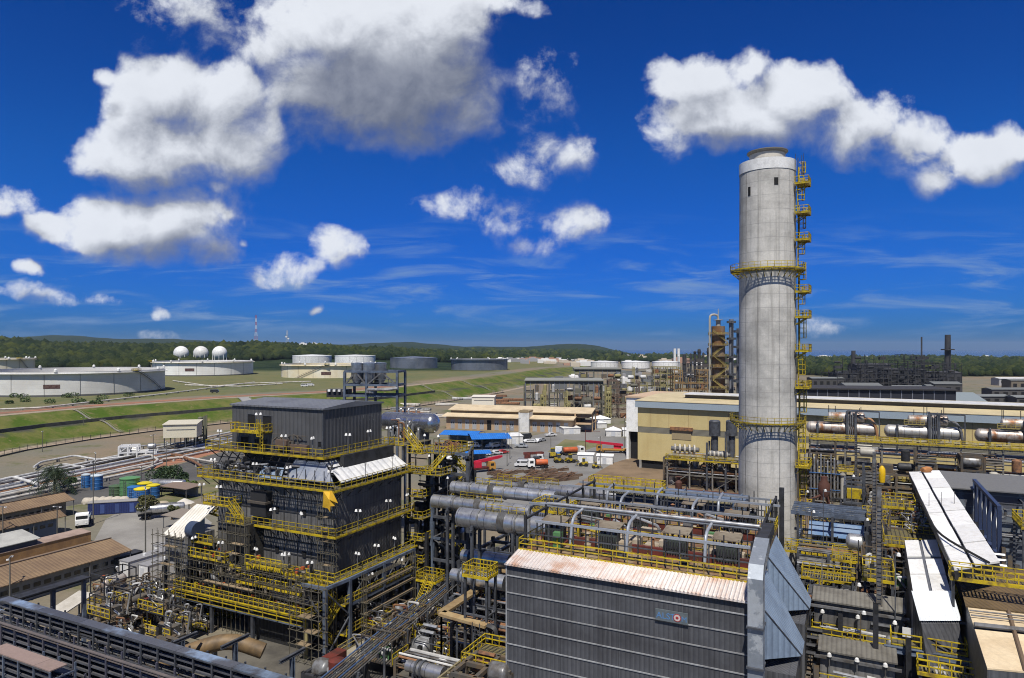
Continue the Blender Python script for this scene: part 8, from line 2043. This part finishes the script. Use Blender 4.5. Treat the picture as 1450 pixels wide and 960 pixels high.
def bush(label, px, py, R, H, seed, mat=leafmat, n=5, cat='tree', name='leafy_tree'):
    rng = random.Random(seed); p = G(px, py); t = thing(name, label, cat, (p.x, p.y, 0)); m = MB(); tr = MB()
    tr.path([(0,0,0),(.1,.05,H*.3),(0,.1,H*.6)], .22, 7, r2=.1)
    for k in range(n):
        a = rng.uniform(0, 6.28); d_ = R*rng.uniform(.2, .75); c = V(math.cos(a)*d_, math.sin(a)*d_, H*rng.uniform(.45, .85)); tr.path([(0,0,H*.25), tuple(c*.6+V(0,0,H*.1)), tuple(c)], .09, 5, r2=.03); leaves(m, rng, c, R*rng.uniform(.42, .6), 420, .26)
    tr.build('trunk', bark, t); m.build('crown', mat, t); return t
bush('round dark leafy tree beside the fat green tank', 233, 690, 4.2, 5.6, 1, leafdark, 9); bush('smaller leafy bush at the right of the dark leafy tree', 252, 688, 2.6, 3.6, 2, leafdark, 5); bush('thin olive tree in front of the silver trailer', 211, 735, 2.6, 5.2, 3, M('olive_leaf', (.10, .10, .035), .7), 4); bush('small pale tree beside the boiler sheet cover', 243, 736, 1.6, 3.6, 4, M('pale_leaf', (.13, .15, .06), .7), 3); bush('grassy shrub at the left end of the boiler gallery', 268, 692, 2., 2.4, 5, M('shrub_leaf', (.10, .14, .035), .7), 5, 'shrub', 'shrub')
bush('low green shrub beside the palm', 98, 688, 2.2, 2., 6, leafmat, 4, 'shrub', 'shrub')
def palm(label, px, py, H, R):
    rng = random.Random(8); p = G(px, py); t = thing('palm_tree', label, 'palm tree', (p.x, p.y, 0)); m = MB()
    MB().path([(0,0,0),(.1,0,H*.5),(0,.1,H)], .38, 10, r2=.28).build('trunk', bark, t)
    for i in range(80):
        a = rng.uniform(0, 6.28); el = rng.uniform(-.5, 1.35); L = R*rng.uniform(.75, 1.1); prev = None; hd = V(math.cos(a), math.sin(a), 0); sd = V(-hd.y, hd.x, 0)
        for k in range(9):
            f = k/8; p_ = hd*(L*f*math.cos(el)*(1-.1*f))+V(0,0,H+L*f*math.sin(el)-1.5*f*f*R*.42)
            if prev is not None:
                m.beam(prev, p_, .07, caps=False); w = 1.5*(1-f*.6)+.2; dr = V(0,0,-.45*w)
                for s_ in (-1, 1):
                    for j in range(2): b = prev.lerp(p_, j/2); e = (p_-prev)*.3; m.add([b, b+e*.6, b+sd*s_*w+dr+e*1.3], [(0,1,2)])
            prev = p_
    m.build('crown', M('palm_leaf', (.016, .03, .012), .6, col2=(.035, .05, .018), sc=.8), t); return t
palm('dark spreading palm tree beside the road and the back brown shed', 77, 700, 5.2, 7.0)
# scattered shrubs on the tank pad
rng = random.Random(55)
for i in range(14):
    px = rng.uniform(-10, 250); p = G(px, rng.uniform(560, 572), 9); R = rng.uniform(1, 2.2); t = thing('shrub', 'low wild shrub at the foot of the huge white tank', 'shrub', (p.x, p.y, tz(p.x, p.y)), 0, 'wild shrubs by the huge tank'); m = MB(); leaves(m, rng, (0, 0, R*.6), R*1.3, 160, .5, (1.4, 1, .7)); m.build('foliage', leafmat, t)
for k in list(bpy.data.objects):
    if k.type == 'FONT':
        me_ = bpy.data.meshes.new_from_object(k.evaluated_get(bpy.context.evaluated_depsgraph_get())); o = bpy.data.objects.new('lettering', me_); COL.objects.link(o); o.parent = k.parent; o.location = k.location; o.rotation_euler = k.rotation_euler; bpy.data.objects.remove(k)
